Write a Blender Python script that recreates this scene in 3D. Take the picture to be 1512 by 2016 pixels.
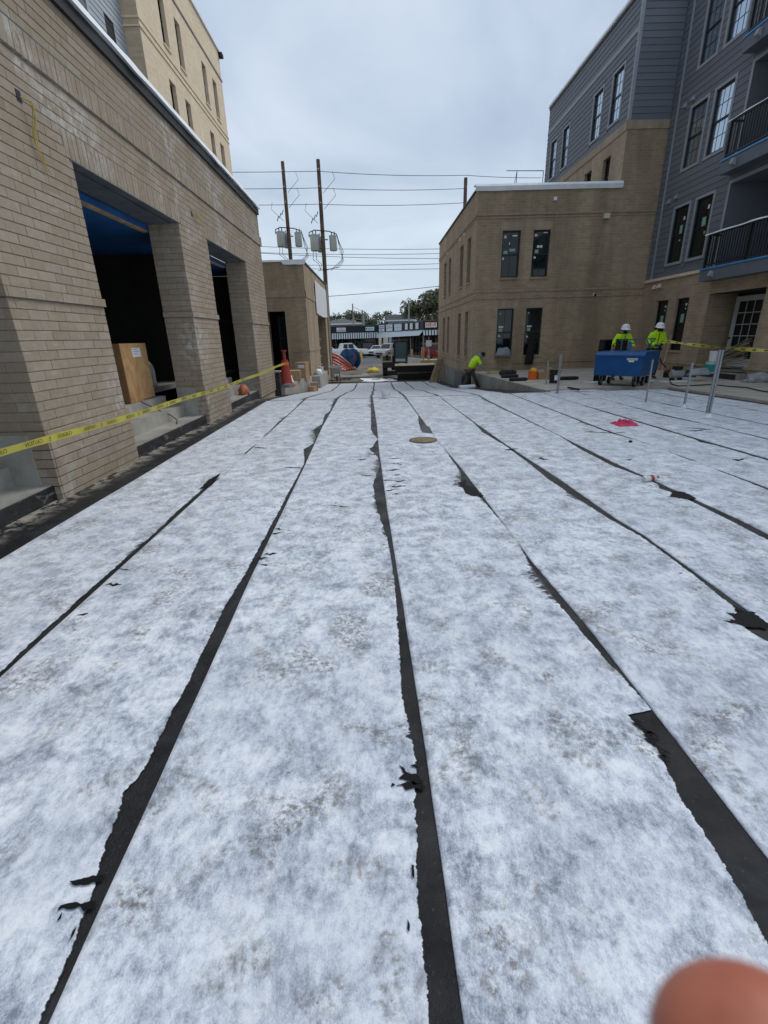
import bpy, bmesh, math, random
from mathutils import Vector, Matrix, noise as mnoise
random.seed(7)
R_ = math.radians
for o in list(bpy.data.objects): bpy.data.objects.remove(o)
SC = bpy.context.scene
COL = SC.collection

# ------------------------------------------------------------------ camera
W0, H0 = 1512.0, 2016.0
CX, CY, FPX = 756.0, 1008.0, 919.6456
EYE = Vector((0, 0, 1.6))
def _n(v): return v / v.length
_f = _n(Vector((738 - CX, 663 - CY, FPX)))
_d = Vector((822 - CX, 3456 - CY, FPX)); _d = _n(_d - _f * _d.dot(_f))
_r = _d.cross(_f)
if _r.x < 0: _r = -_r
AXX, AXY, AXZ = _r, _f, -_d          # world axes in camera coords (x right, y down, z forward)
def ray(px, py):
    c = Vector(((px - CX) / FPX, (py - CY) / FPX, 1.0))
    return Vector((AXX.dot(c), AXY.dot(c), AXZ.dot(c)))
def c2w(c):
    c = Vector(c); return Vector((AXX.dot(c), AXY.dot(c), AXZ.dot(c)))
def gz(px, py, z=0.0):
    d = ray(px, py); return EYE + d * ((z - EYE.z) / d.z)
def gy(px, py, y):
    d = ray(px, py); return EYE + d * (y / d.y)
def gx(px, py, x):
    d = ray(px, py); return EYE + d * (x / d.x)
def proj(p):
    v = Vector(p) - EYE
    c = AXX * v.x + AXY * v.y + AXZ * v.z
    return (CX + FPX * c.x / c.z, CY + FPX * c.y / c.z) if c.z > 0.01 else None

cam = bpy.data.cameras.new('camera'); camo = bpy.data.objects.new('camera', cam); COL.objects.link(camo)
rt, up, bk = c2w((1, 0, 0)), c2w((0, -1, 0)), c2w((0, 0, -1))
camo.matrix_world = Matrix(((rt.x, up.x, bk.x, EYE.x), (rt.y, up.y, bk.y, EYE.y), (rt.z, up.z, bk.z, EYE.z), (0, 0, 0, 1)))
cam.sensor_fit = 'VERTICAL'; cam.sensor_height = 24.0; cam.sensor_width = 18.0
cam.lens = 24.0 * FPX / H0
cam.clip_start = 0.004; cam.clip_end = 3000
cam.dof.use_dof = True; cam.dof.focus_distance = 6.0; cam.dof.aperture_fstop = cam.lens / 1.8
SC.camera = camo
SC.render.resolution_x, SC.render.resolution_y = 768, 1024
SC.render.engine = 'CYCLES'
SC.view_settings.view_transform = 'Standard'; SC.view_settings.look = 'None'
SC.view_settings.gamma = 1.0; SC.view_settings.exposure = 0.0; SC.view_settings.use_curve_mapping = False

# ------------------------------------------------------------------ world + sun (overcast)
SUN_EL, SUN_AZ = R_(50), R_(48)       # azimuth measured from +Y towards +X
wd = bpy.data.worlds.new('World'); SC.world = wd; wd.use_nodes = True
nt = wd.node_tree; nt.nodes.clear()
N = nt.nodes.new; L = nt.links.new
out = N('ShaderNodeOutputWorld'); mix = N('ShaderNodeMixShader')
bgA = N('ShaderNodeBackground'); bgB = N('ShaderNodeBackground')
sky = N('ShaderNodeTexSky'); sky.sky_type = 'NISHITA'; sky.sun_disc = False
sky.sun_elevation = SUN_EL; sky.sun_rotation = SUN_AZ; sky.air_density = 1.3; sky.dust_density = 2.0
L(sky.outputs[0], bgA.inputs[0]); bgA.inputs[1].default_value = 0.10
tc = N('ShaderNodeTexCoord'); sep = N('ShaderNodeSeparateXYZ'); L(tc.outputs['Generated'], sep.inputs[0])
# flat cloud layer: direction divided by height, so clouds stretch towards the horizon
mx = N('ShaderNodeMath'); mx.operation = 'MAXIMUM'; L(sep.outputs[2], mx.inputs[0]); mx.inputs[1].default_value = 0.0
ad = N('ShaderNodeMath'); ad.operation = 'ADD'; L(mx.outputs[0], ad.inputs[0]); ad.inputs[1].default_value = 0.22
dx = N('ShaderNodeMath'); dx.operation = 'DIVIDE'; L(sep.outputs[0], dx.inputs[0]); L(ad.outputs[0], dx.inputs[1])
dy = N('ShaderNodeMath'); dy.operation = 'DIVIDE'; L(sep.outputs[1], dy.inputs[0]); L(ad.outputs[0], dy.inputs[1])
cb = N('ShaderNodeCombineXYZ'); L(dx.outputs[0], cb.inputs[0]); L(dy.outputs[0], cb.inputs[1])
n1 = N('ShaderNodeTexNoise'); n1.inputs['Scale'].default_value = 1.15; n1.inputs['Detail'].default_value = 6
n1.inputs['Roughness'].default_value = 0.5; n1.inputs['Distortion'].default_value = 0.4
L(cb.outputs[0], n1.inputs['Vector'])
cr = N('ShaderNodeValToRGB'); L(n1.outputs['Fac'], cr.inputs[0])
cr.color_ramp.elements[0].position = 0.36; cr.color_ramp.elements[0].color = (0.43, 0.535, 0.70, 1)
cr.color_ramp.elements[1].position = 0.66; cr.color_ramp.elements[1].color = (0.75, 0.845, 0.965, 1)
# thinner cloud near the horizon lets more light through
hz = N('ShaderNodeMapRange'); L(sep.outputs[2], hz.inputs[0]); hz.inputs[1].default_value = 0.0; hz.inputs[2].default_value = 0.32
hz.inputs[3].default_value = 0.62; hz.inputs[4].default_value = 0.0
hm = N('ShaderNodeMixRGB'); L(hz.outputs[0], hm.inputs[0]); L(cr.outputs[0], hm.inputs[1]); hm.inputs[2].default_value = (0.74, 0.88, 0.97, 1)
L(hm.outputs[0], bgB.inputs[0]); bgB.inputs[1].default_value = 1.0
mix.inputs[0].default_value = 0.90
L(bgA.outputs[0], mix.inputs[1]); L(bgB.outputs[0], mix.inputs[2]); L(mix.outputs[0], out.inputs[0])

sl = bpy.data.lights.new('sun', 'SUN'); sl.energy = 1.5; sl.angle = R_(25); sl.color = (1.0, 0.95, 0.88)
slo = bpy.data.objects.new('sun', sl); COL.objects.link(slo)
sd = Vector((math.sin(SUN_AZ) * math.cos(SUN_EL), math.cos(SUN_AZ) * math.cos(SUN_EL), math.sin(SUN_EL)))
slo.rotation_euler = sd.to_track_quat('Z', 'Y').to_euler(); slo.location = (0, 60, 80)

# ------------------------------------------------------------------ materials
MATS = {}
class NB:
    def __init__(s, name):
        s.m = bpy.data.materials.new(name); s.m.use_nodes = True
        s.nt = s.m.node_tree; s.b = s.nt.nodes['Principled BSDF']; s.out = s.nt.nodes['Material Output']
    def n(s, t, **kw):
        x = s.nt.nodes.new(t)
        for k, v in kw.items(): setattr(x, k, v)
        return x
    def l(s, a, b): s.nt.links.new(a, b)
    def noise(s, scale, vec=None, detail=4, rough=.55, dist=0.0):
        t = s.n('ShaderNodeTexNoise'); t.inputs['Scale'].default_value = scale; t.inputs['Detail'].default_value = detail
        t.inputs['Roughness'].default_value = rough; t.inputs['Distortion'].default_value = dist
        if vec is not None: s.l(vec, t.inputs['Vector'])
        return t.outputs['Fac']
    def rng(s, v, a, b, c=0.0, d=1.0):
        t = s.n('ShaderNodeMapRange'); s.l(v, t.inputs[0])
        for i, q in enumerate((a, b, c, d)): t.inputs[i + 1].default_value = q
        return t.outputs[0]
    def math(s, op, a, b=None):
        t = s.n('ShaderNodeMath', operation=op)
        for i, q in enumerate((a, b)):
            if q is None: continue
            if isinstance(q, (int, float)): t.inputs[i].default_value = q
            else: s.l(q, t.inputs[i])
        return t.outputs[0]
    def mix(s, f, a, b, mode='MIX'):
        t = s.n('ShaderNodeMixRGB', blend_type=mode)
        for i, q in enumerate((f, a, b)):
            if isinstance(q, (int, float)): t.inputs[i].default_value = q
            elif isinstance(q, tuple): t.inputs[i].default_value = (*q, 1) if len(q) == 3 else q
            else: s.l(q, t.inputs[i])
        return t.outputs[0]
    def pos(s): return s.n('ShaderNodeNewGeometry').outputs['Position']
    def scaled(s, v, sc):
        t = s.n('ShaderNodeVectorMath', operation='MULTIPLY'); s.l(v, t.inputs[0]); t.inputs[1].default_value = sc
        return t.outputs[0]
    def col(s, c):
        if isinstance(c, tuple): s.b.inputs['Base Color'].default_value = (*c, 1)
        else: s.l(c, s.b.inputs['Base Color'])
    def bump(s, h, strength=.3, dist=.01):
        t = s.n('ShaderNodeBump'); t.inputs['Strength'].default_value = strength; t.inputs['Distance'].default_value = dist
        s.l(h, t.inputs['Height']); s.l(t.outputs[0], s.b.inputs['Normal'])
def pm(name, c, rough=.7, var=.18, scale=6.0, bump=.15, metal=0.0, spec=.4, dirt=None, bd=.004):
    if name in MATS: return MATS[name]
    b = NB(name)
    t = b.n('ShaderNodeTexCoord').outputs['Object']
    n = b.noise(scale, t, 6, .6)
    lo = tuple(max(0, x * (1 - var)) for x in c); hi = tuple(min(1, x * (1 + var)) for x in c)
    cc = b.mix(b.rng(n, .3, .7), lo, hi)
    if dirt:
        cc = b.mix(b.rng(b.noise(scale * .35, t, 7, .7), .5, .72, 0, .8), cc, dirt)
    b.col(cc); b.b.inputs['Roughness'].default_value = rough; b.b.inputs['Metallic'].default_value = metal
    b.b.inputs['Specular IOR Level'].default_value = spec
    if bump: b.bump(b.noise(scale * 6, t, 5, .65), bump, bd)
    MATS[name] = b.m
    return b.m
def brick_piece_mat():
    b = NB('brick_clay'); p = b.pos()
    ri = b.n('ShaderNodeNewGeometry').outputs['Random Per Island']
    oi = b.n('ShaderNodeObjectInfo').outputs['Random']
    r = b.math('FRACT', b.math('ADD', ri, oi))
    cr = b.n('ShaderNodeValToRGB'); b.l(r, cr.inputs[0])
    E = cr.color_ramp.elements; E[0].position = 0; E[0].color = (.315, .258, .192, 1); E[1].position = 1; E[1].color = (.40, .345, .275, 1)
    for q, c in ((.3, (.365, .312, .245, 1)), (.55, (.34, .282, .212, 1)), (.8, (.375, .315, .258, 1))):
        e = E.new(q); e.color = c
    c = b.mix(b.rng(b.noise(13, p, 6, .7), .38, .66, 0, .45), cr.outputs[0], (.30, .215, .13))
    c = b.mix(b.rng(b.noise(60, p, 4, .7), .45, .7, 0, .3), c, (.22, .175, .125))
    # wire-cut streaks
    c = b.mix(b.rng(b.noise(1.0, b.scaled(p, (60, 9, 9)), 4, .6), .45, .7, 0, .25), c, (.45, .39, .31))
    # pale efflorescence, patchy, and mortar smears
    e1 = b.rng(b.noise(.6, p, 5, .6, .6), .50, .64); e2 = b.rng(b.noise(9, b.scaled(p, (1, 1, .8)), 7, .75), .44, .60)
    c = b.mix(b.math('MULTIPLY', b.math('MULTIPLY', e1, e2), .75), c, (.66, .645, .62))
    sm = b.math('MULTIPLY', b.rng(b.noise(1, b.scaled(p, (3, 3, 26)), 6, .7), .56, .66), b.rng(b.noise(1.4, p, 3), .45, .6))
    c = b.mix(b.math('MULTIPLY', sm, .4), c, (.56, .53, .48))
    b.col(c); b.b.inputs['Roughness'].default_value = .9; b.b.inputs['Specular IOR Level'].default_value = .2
    b.bump(b.noise(70, p, 5, .7), .35, .006)
    MATS['brick_clay'] = b.m; return b.m
def brick_wall_mat(name, axis, c1, c2, mortar, bw=.3, bh=.1, stain=0.0):
    b = NB(name); p = b.pos(); sp = b.n('ShaderNodeSeparateXYZ'); b.l(p, sp.inputs[0])
    cb = b.n('ShaderNodeCombineXYZ'); b.l(sp.outputs[1 if axis == 'x' else 0], cb.inputs[0]); b.l(sp.outputs[2], cb.inputs[1])
    t = b.n('ShaderNodeTexBrick'); b.l(cb.outputs[0], t.inputs['Vector'])
    t.inputs['Color1'].default_value = (*c1, 1); t.inputs['Color2'].default_value = (*c2, 1); t.inputs['Mortar'].default_value = (*mortar, 1)
    t.inputs['Scale'].default_value = 1; t.inputs['Mortar Size'].default_value = .010; t.inputs['Mortar Smooth'].default_value = .3
    t.inputs['Brick Width'].default_value = bw; t.inputs['Row Height'].default_value = bh; t.inputs['Bias'].default_value = 0
    c = b.mix(b.rng(b.noise(8, p, 6, .7), .38, .7, 0, .28), t.outputs[0], tuple(x * .7 for x in c1))
    c = b.mix(b.rng(b.noise(1.3, p, 5, .6, .5), .55, .78, 0, .4), c, tuple(min(1, x * 1.4) for x in c2))
    if stain:   # damp, darker runs down the wall
        s = b.rng(b.noise(1.0, b.scaled(cb.outputs[0], (.9, .13, 1)), 5, .6, .3), .42, .62, 0, stain)
        c = b.mix(s, c, tuple(x * .5 for x in c1))
    b.col(c); b.b.inputs['Roughness'].default_value = .9; b.b.inputs['Specular IOR Level'].default_value = .2
    b.bump(b.math('SUBTRACT', b.math('MULTIPLY', b.noise(40, p, 4, .6), .25), t.outputs['Fac']), .5, .008)
    MATS[name] = b.m; return b.m
def fabric_mat():
    b = NB('white_fleece'); uv = b.n('ShaderNodeUVMap').outputs[0]; p = b.pos()
    su = b.n('ShaderNodeSeparateXYZ'); b.l(uv, su.inputs[0]); u = su.outputs[0]; v = su.outputs[1]
    oi = b.n('ShaderNodeObjectInfo').outputs['Random']
    va = b.n('ShaderNodeVectorMath', operation='ADD'); b.l(p, va.inputs[0])
    ov = b.n('ShaderNodeCombineXYZ'); b.l(b.math('MULTIPLY', oi, 37.0), ov.inputs[2]); b.l(ov.outputs[0], va.inputs[1]); q = va.outputs[0]
    mott = b.noise(6.5, q, 10, .70, .12)                      # cloudy fibre mottling
    wisp = b.noise(1.0, b.scaled(q, (34, 21, 30)), 7, .75, .25)
    fib = b.noise(1.0, b.scaled(q, (260, 150, 90)), 3, .7)
    fine = b.math('ADD', b.math('ADD', b.math('MULTIPLY', mott, .48), b.math('MULTIPLY', wisp, .34)), b.math('MULTIPLY', fib, .18))
    cr = b.n('ShaderNodeValToRGB'); b.l(fine, cr.inputs[0]); E = cr.color_ramp.elements
    E[0].position = .40; E[0].color = (.21, .24, .29, 1); E[1].position = .595; E[1].color = (.93, .95, .97, 1)
    e = E.new(.45); e.color = (.42, .46, .53, 1); e = E.new(.492); e.color = (.60, .65, .72, 1); e = E.new(.54); e.color = (.79, .83, .885, 1)
    c = cr.outputs[0]
    big = b.rng(b.noise(1.1, q, 4, .55, .4), .40, .66)
    c = b.mix(b.math('MULTIPLY', big, .25), c, (.42, .46, .54))
    # foot traffic grime
    g = b.math('MULTIPLY', b.rng(b.noise(3.0, q, 5, .6, .5), .53, .64), b.rng(b.noise(34, q, 7, .78), .46, .58))
    c = b.mix(b.math('MULTIPLY', g, .85), c, (.16, .145, .13))
    g2 = b.math('MULTIPLY', b.rng(b.noise(1.7, b.scaled(q, (1, 1.3, 1)), 4, .6), .62, .74), b.rng(b.noise(17, q, 6, .7), .48, .60))
    c = b.mix(b.math('MULTIPLY', g2, .55), c, (.30, .25, .17))
    # boot prints: one possible print per cell, turned at random, broken up by tread and wear
    for sc_, off_, pr_ in ((2.1, 3.7, .52), (3.1, 11.3, .62)):
        vo = b.n('ShaderNodeTexVoronoi', voronoi_dimensions='2D'); vo.inputs['Scale'].default_value = sc_
        qa = b.n('ShaderNodeVectorMath', operation='ADD'); b.l(p, qa.inputs[0]); qa.inputs[1].default_value = (off_, off_ * 1.7, 0); b.l(qa.outputs[0], vo.inputs['Vector'])
        lv = b.n('ShaderNodeVectorMath', operation='SUBTRACT'); b.l(qa.outputs[0], lv.inputs[0]); b.l(vo.outputs['Position'], lv.inputs[1])
        sc3 = b.n('ShaderNodeSeparateColor'); b.l(vo.outputs['Color'], sc3.inputs[0])
        ro_ = b.n('ShaderNodeVectorRotate', rotation_type='Z_AXIS'); b.l(lv.outputs[0], ro_.inputs['Vector']); b.l(b.math('MULTIPLY', sc3.outputs[0], 6.28), ro_.inputs['Angle'])
        le = b.n('ShaderNodeVectorMath', operation='LENGTH'); b.l(b.scaled(ro_.outputs[0], (19, 7.2, 0)), le.inputs[0])
        sx = b.n('ShaderNodeSeparateXYZ'); b.l(ro_.outputs[0], sx.inputs[0])
        tread = b.rng(b.math('SINE', b.math('MULTIPLY', sx.outputs[1], 210.0)), -.5, .3, .5, 1)
        wear = b.rng(b.noise(24, q, 6, .75), .44, .60)
        on = b.math('GREATER_THAN', sc3.outputs[1], pr_)
        fp = b.math('MULTIPLY', b.math('MULTIPLY', b.rng(le.outputs['Value'], .7, 1.05, 1, 0), b.math('MULTIPLY', tread, wear)), b.math('MULTIPLY', on, b.rng(sc3.outputs[2], 0, 1, .25, .8)))
        c = b.mix(fp, c, (.17, .155, .135))
    # small dark spots
    sp = b.math('MULTIPLY', b.rng(b.noise(30, q, 6, .7), .70, .72), b.rng(b.noise(2.2, q, 3), .5, .6))
    c = b.mix(b.math('MULTIPLY', sp, .85), c, (.06, .055, .05))
    # tar dragged over the lapped edge (u = metres from that edge)
    drag = b.noise(1.0, b.scaled(q, (11, 30, 1)), 8, .78, .3)
    gate = b.rng(b.noise(.9, q, 3, .5), .56, .66)
    reach = b.math('ADD', .008, b.math('MULTIPLY', gate, .15))
    tm = b.math('SUBTRACT', drag, b.math('MULTIPLY', b.math('DIVIDE', u, reach), .22))
    tar = b.rng(tm, .40, .425)
    drag2 = b.noise(1.0, b.scaled(q, (7, 26, 1)), 8, .75)
    far = b.math('MULTIPLY', b.rng(drag2, .655, .675), b.rng(b.noise(.8, q, 3, .5), .60, .65))
    tar = b.math('MAXIMUM', tar, far)
    c = b.mix(tar, c, (.016, .016, .018))
    b.col(c); b.b.inputs['Roughness'].default_value = .85; b.b.inputs['Specular IOR Level'].default_value = .25
    b.b.inputs['Sheen Weight'].default_value = .6; b.b.inputs['Sheen Roughness'].default_value = .45
    b.bump(b.math('ADD', wisp, b.math('MULTIPLY', fib, .5)), .3, .008)
    MATS['white_fleece'] = b.m; return b.m
def membrane_mat():
    b = NB('black_bitumen'); p = b.pos(); sp = b.n('ShaderNodeSeparateXYZ'); b.l(p, sp.inputs[0])
    c = b.mix(b.rng(b.noise(5, p, 6, .65), .35, .7), (.006, .0065, .008), (.017, .018, .020))
    c = b.mix(b.rng(b.noise(2.6, p, 8, .7, .4), .48, .70, 0, .7), c, (.045, .047, .052))
    c = b.mix(b.math('MULTIPLY', b.rng(b.noise(55, p, 5, .7), .60, .68), .5), c, (.10, .10, .10))
    # dried mortar droppings along the left wall foot
    near = b.math('SUBTRACT', 1.0, b.rng(sp.outputs[0], -3.50, -3.24))
    m = b.math('MULTIPLY', b.rng(b.noise(4.5, p, 8, .78, .5), .47, .55), near)
    c = b.mix(b.math('MULTIPLY', m, .9), c, (.42, .39, .33))
    b.col(c); b.l(b.rng(b.noise(3.5, p, 6, .65), .35, .65, .38, .8), b.b.inputs['Roughness']); b.b.inputs['Specular IOR Level'].default_value = .35
    b.bump(b.math('ADD', b.noise(120, p, 4, .7), b.math('MULTIPLY', b.noise(14, p, 5, .65), 1.2)), .5, .010)
    MATS['black_bitumen'] = b.m; return b.m
def siding_mat(name, c):
    b = NB(name); p = b.pos(); ri = b.n('ShaderNodeObjectInfo').outputs['Random']
    t = b.mix(ri, tuple(x * .93 for x in c), tuple(x * 1.07 for x in c))
    t = b.mix(b.rng(b.noise(1.6, p, 5, .6), .4, .75, 0, .25), t, tuple(x * .8 for x in c))
    b.col(t); b.b.inputs['Roughness'].default_value = .6; b.b.inputs['Specular IOR Level'].default_value = .3
    b.bump(b.noise(1, b.scaled(p, (9, 9, 120)), 4, .6), .2, .004)
    MATS[name] = b.m; return b.m
def concrete_mat(name, c, streak=.4):
    b = NB(name); p = b.pos()
    k = b.mix(b.rng(b.noise(2.2, p, 7, .65), .35, .7), tuple(x * .75 for x in c), tuple(x * 1.18 for x in c))
    k = b.mix(b.rng(b.noise(1, b.scaled(p, (5, 5, .5)), 5, .6), .5, .72, 0, streak), k, tuple(x * .55 for x in c))
    k = b.mix(b.rng(b.noise(30, p, 4, .7), .55, .75, 0, .4), k, tuple(x * .6 for x in c))
    b.col(k); b.b.inputs['Roughness'].default_value = .88; b.b.inputs['Specular IOR Level'].default_value = .25
    b.bump(b.noise(45, p, 6, .7), .3, .006)
    MATS[name] = b.m; return b.m
def coat_mat():
    b = NB('black_coating'); p = b.pos()
    c = b.mix(b.rng(b.noise(6, p, 6, .7), .4, .7), (.012, .012, .014), (.035, .035, .04))
    w = b.rng(b.noise(4.0, b.scaled(p, (1, 1, 2.4)), 9, .78, 1.2), .56, .66, 0, .8)
    c = b.mix(w, c, (.30, .29, .27))
    b.col(c); b.b.inputs['Roughness'].default_value = .4; b.bump(b.noise(14, p, 6, .7), .6, .02)
    MATS['black_coating'] = b.m; return b.m
def ply_mat():
    b = NB('plywood'); t = b.n('ShaderNodeTexCoord').outputs['Object']
    g = b.noise(1, b.scaled(t, (14, 3.5, 2.2)), 6, .6, 1.6)
    c = b.mix(b.rng(g, .3, .7), (.36, .19, .075), (.60, .38, .18))
    c = b.mix(b.rng(b.noise(7, t, 2, .4), .70, .74, 0, .8), c, (.14, .07, .03))
    b.col(c); b.b.inputs['Roughness'].default_value = .75; b.bump(g, .15, .003); MATS['plywood'] = b.m; return b.m
def asphalt_mat():
    b = NB('asphalt'); p = b.pos()
    c = b.mix(b.rng(b.noise(.35, p, 6, .6), .35, .7), (.045, .047, .05), (.085, .088, .092))
    c = b.mix(b.rng(b.noise(60, p, 3, .6), .5, .7, 0, .5), c, (.12, .12, .12))
    b.col(c); b.b.inputs['Roughness'].default_value = .8; b.bump(b.noise(80, p, 4), .3, .01); MATS['asphalt'] = b.m; return b.m
def dirt_mat():
    b = NB('bare_earth'); p = b.pos()
    c = b.mix(b.rng(b.noise(.8, p, 7, .65), .35, .68), (.095, .075, .05), (.22, .19, .145))
    c = b.mix(b.rng(b.noise(14, p, 6, .7), .52, .7, 0, .6), c, (.30, .28, .24))
    b.col(c); b.b.inputs['Roughness'].default_value = .95; b.bump(b.noise(7, p, 8, .7), .9, .08); MATS['bare_earth'] = b.m; return b.m
def glass_mat(name, c, rough=.04, ior=1.5, metal=0.0):
    b = NB(name); b.col(c); b.b.inputs['Roughness'].default_value = rough; b.b.inputs['IOR'].default_value = ior
    b.b.inputs['Metallic'].default_value = metal
    p = b.pos(); b.bump(b.noise(1.7, p, 2), .05, .02)
    MATS[name] = b.m; return b.m
def leaf_mat(name, c):
    b = NB(name); r = b.n('ShaderNodeNewGeometry').outputs['Random Per Island']
    b.col(b.mix(r, tuple(x * .55 for x in c), tuple(x * 1.5 for x in c))); b.b.inputs['Roughness'].default_value = .6
    MATS[name] = b.m; return b.m
def emis_none(): pass

BRICK = brick_piece_mat()
MORTAR = concrete_mat('mortar', (.44, .38, .30), .1)
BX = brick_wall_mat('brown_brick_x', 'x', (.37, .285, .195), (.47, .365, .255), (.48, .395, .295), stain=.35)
BY = brick_wall_mat('brown_brick_y', 'y', (.345, .258, .165), (.445, .34, .225), (.455, .37, .27), stain=.55)  # front faces: same brick toned darker, their shade put into the colour
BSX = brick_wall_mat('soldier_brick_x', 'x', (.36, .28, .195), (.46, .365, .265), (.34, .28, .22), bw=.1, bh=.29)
BSY = brick_wall_mat('soldier_brick_y', 'y', (.325, .245, .165), (.42, .33, .23), (.31, .255, .195), bw=.1, bh=.29)  # front copy of the soldier brick, toned darker for the shaded side
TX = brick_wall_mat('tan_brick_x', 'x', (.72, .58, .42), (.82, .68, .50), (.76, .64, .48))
TY = brick_wall_mat('tan_brick_y', 'y', (.52, .40, .27), (.62, .49, .34), (.56, .45, .32))  # tower end faces: shade of that side put into a darker tan
FLEECE = fabric_mat(); MEMB = membrane_mat(); COAT = coat_mat(); PLY = ply_mat(); ASPH = asphalt_mat(); DIRT = dirt_mat()
GRAYS = siding_mat('grey_siding', (.150, .163, .185)); LGRAY = siding_mat('pale_siding', (.40, .44, .48))
TRIMG = pm('grey_trim', (.30, .32, .35), .6, .08, 4, .05)
TRIMD = pm('dark_fascia', (.13, .145, .17), .6, .08, 4, .05)
CONC = concrete_mat('concrete', (.40, .385, .345)); CONCD = concrete_mat('grey_concrete', (.27, .265, .25), .5)
PLAZA = concrete_mat('plaza_concrete', (.48, .44, .37), .1)
WRAP = pm('white_wrap', (.80, .83, .84), .45, .08, 3, .3, bd=.02)
BLACK = pm('black_rubber', (.014, .014, .015), .6, .3, 8, .2)
BLKMET = pm('black_metal', (.012, .012, .014), .45, .2, 8, .05)
FRAME = pm('dark_window_frame', (.010, .011, .013), .4, .2, 8, .03)
GALV = pm('galvanised_steel', (.30, .315, .34), .45, .2, 20, .1, metal=.55)
WOOD = pm('raw_lumber', (.45, .31, .17), .8, .3, 5, .2, dirt=(.28, .18, .09))
WOODG = pm('weathered_lumber', (.30, .24, .17), .85, .3, 5, .2)
POLEM = pm('creosote_pole', (.13, .085, .06), .9, .35, 3, .3)
CARD = pm('cardboard', (.40, .26, .14), .85, .15, 5, .1)
INT = pm('dark_interior', (.035, .033, .03), .9, .3, 2, .1)  # darkness of the unlit rooms put into the base colour
BLUEC = pm('blue_membrane', (.02, .12, .34), .5, .25, 2, .1)
GLASSD = glass_mat('dark_glass', (.006, .012, .013), .05, 1.5)
GLASSC = glass_mat('coated_glass', (.50, .58, .66), .05, 1.5, metal=.85)
HIVIS = pm('hi_vis_lime', (.50, .85, .01), .7, .12, 6, .3)
WHITE = pm('white_plastic', (.80, .80, .79), .4, .05, 5, .03)
RED = pm('safety_red', (.36, .045, .035), .55, .15, 6, .1)
ORANGE = pm('safety_orange', (.80, .16, .025), .5, .12, 6, .1)
YELLOW = pm('tape_yellow', (.50, .44, .07), .4, .08, 12, .05)
BLUE = pm('job_box_blue', (.003, .075, .24), .35, .12, 3, .05, dirt=(.02, .10, .22))
STEELB = pm('lintel_steel', (.10, .115, .13), .5, .25, 4, .1, dirt=(.18, .19, .2))
PAPER = pm('white_paper', (.70, .72, .74), .8, .05, 8, .02)
GREENP = pm('green_sticker', (.22, .42, .33), .6, .1, 8, .02)
SKIN = pm('skin', (.42, .20, .13), .55, .12, 30, .1)
SKINF = None

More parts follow.
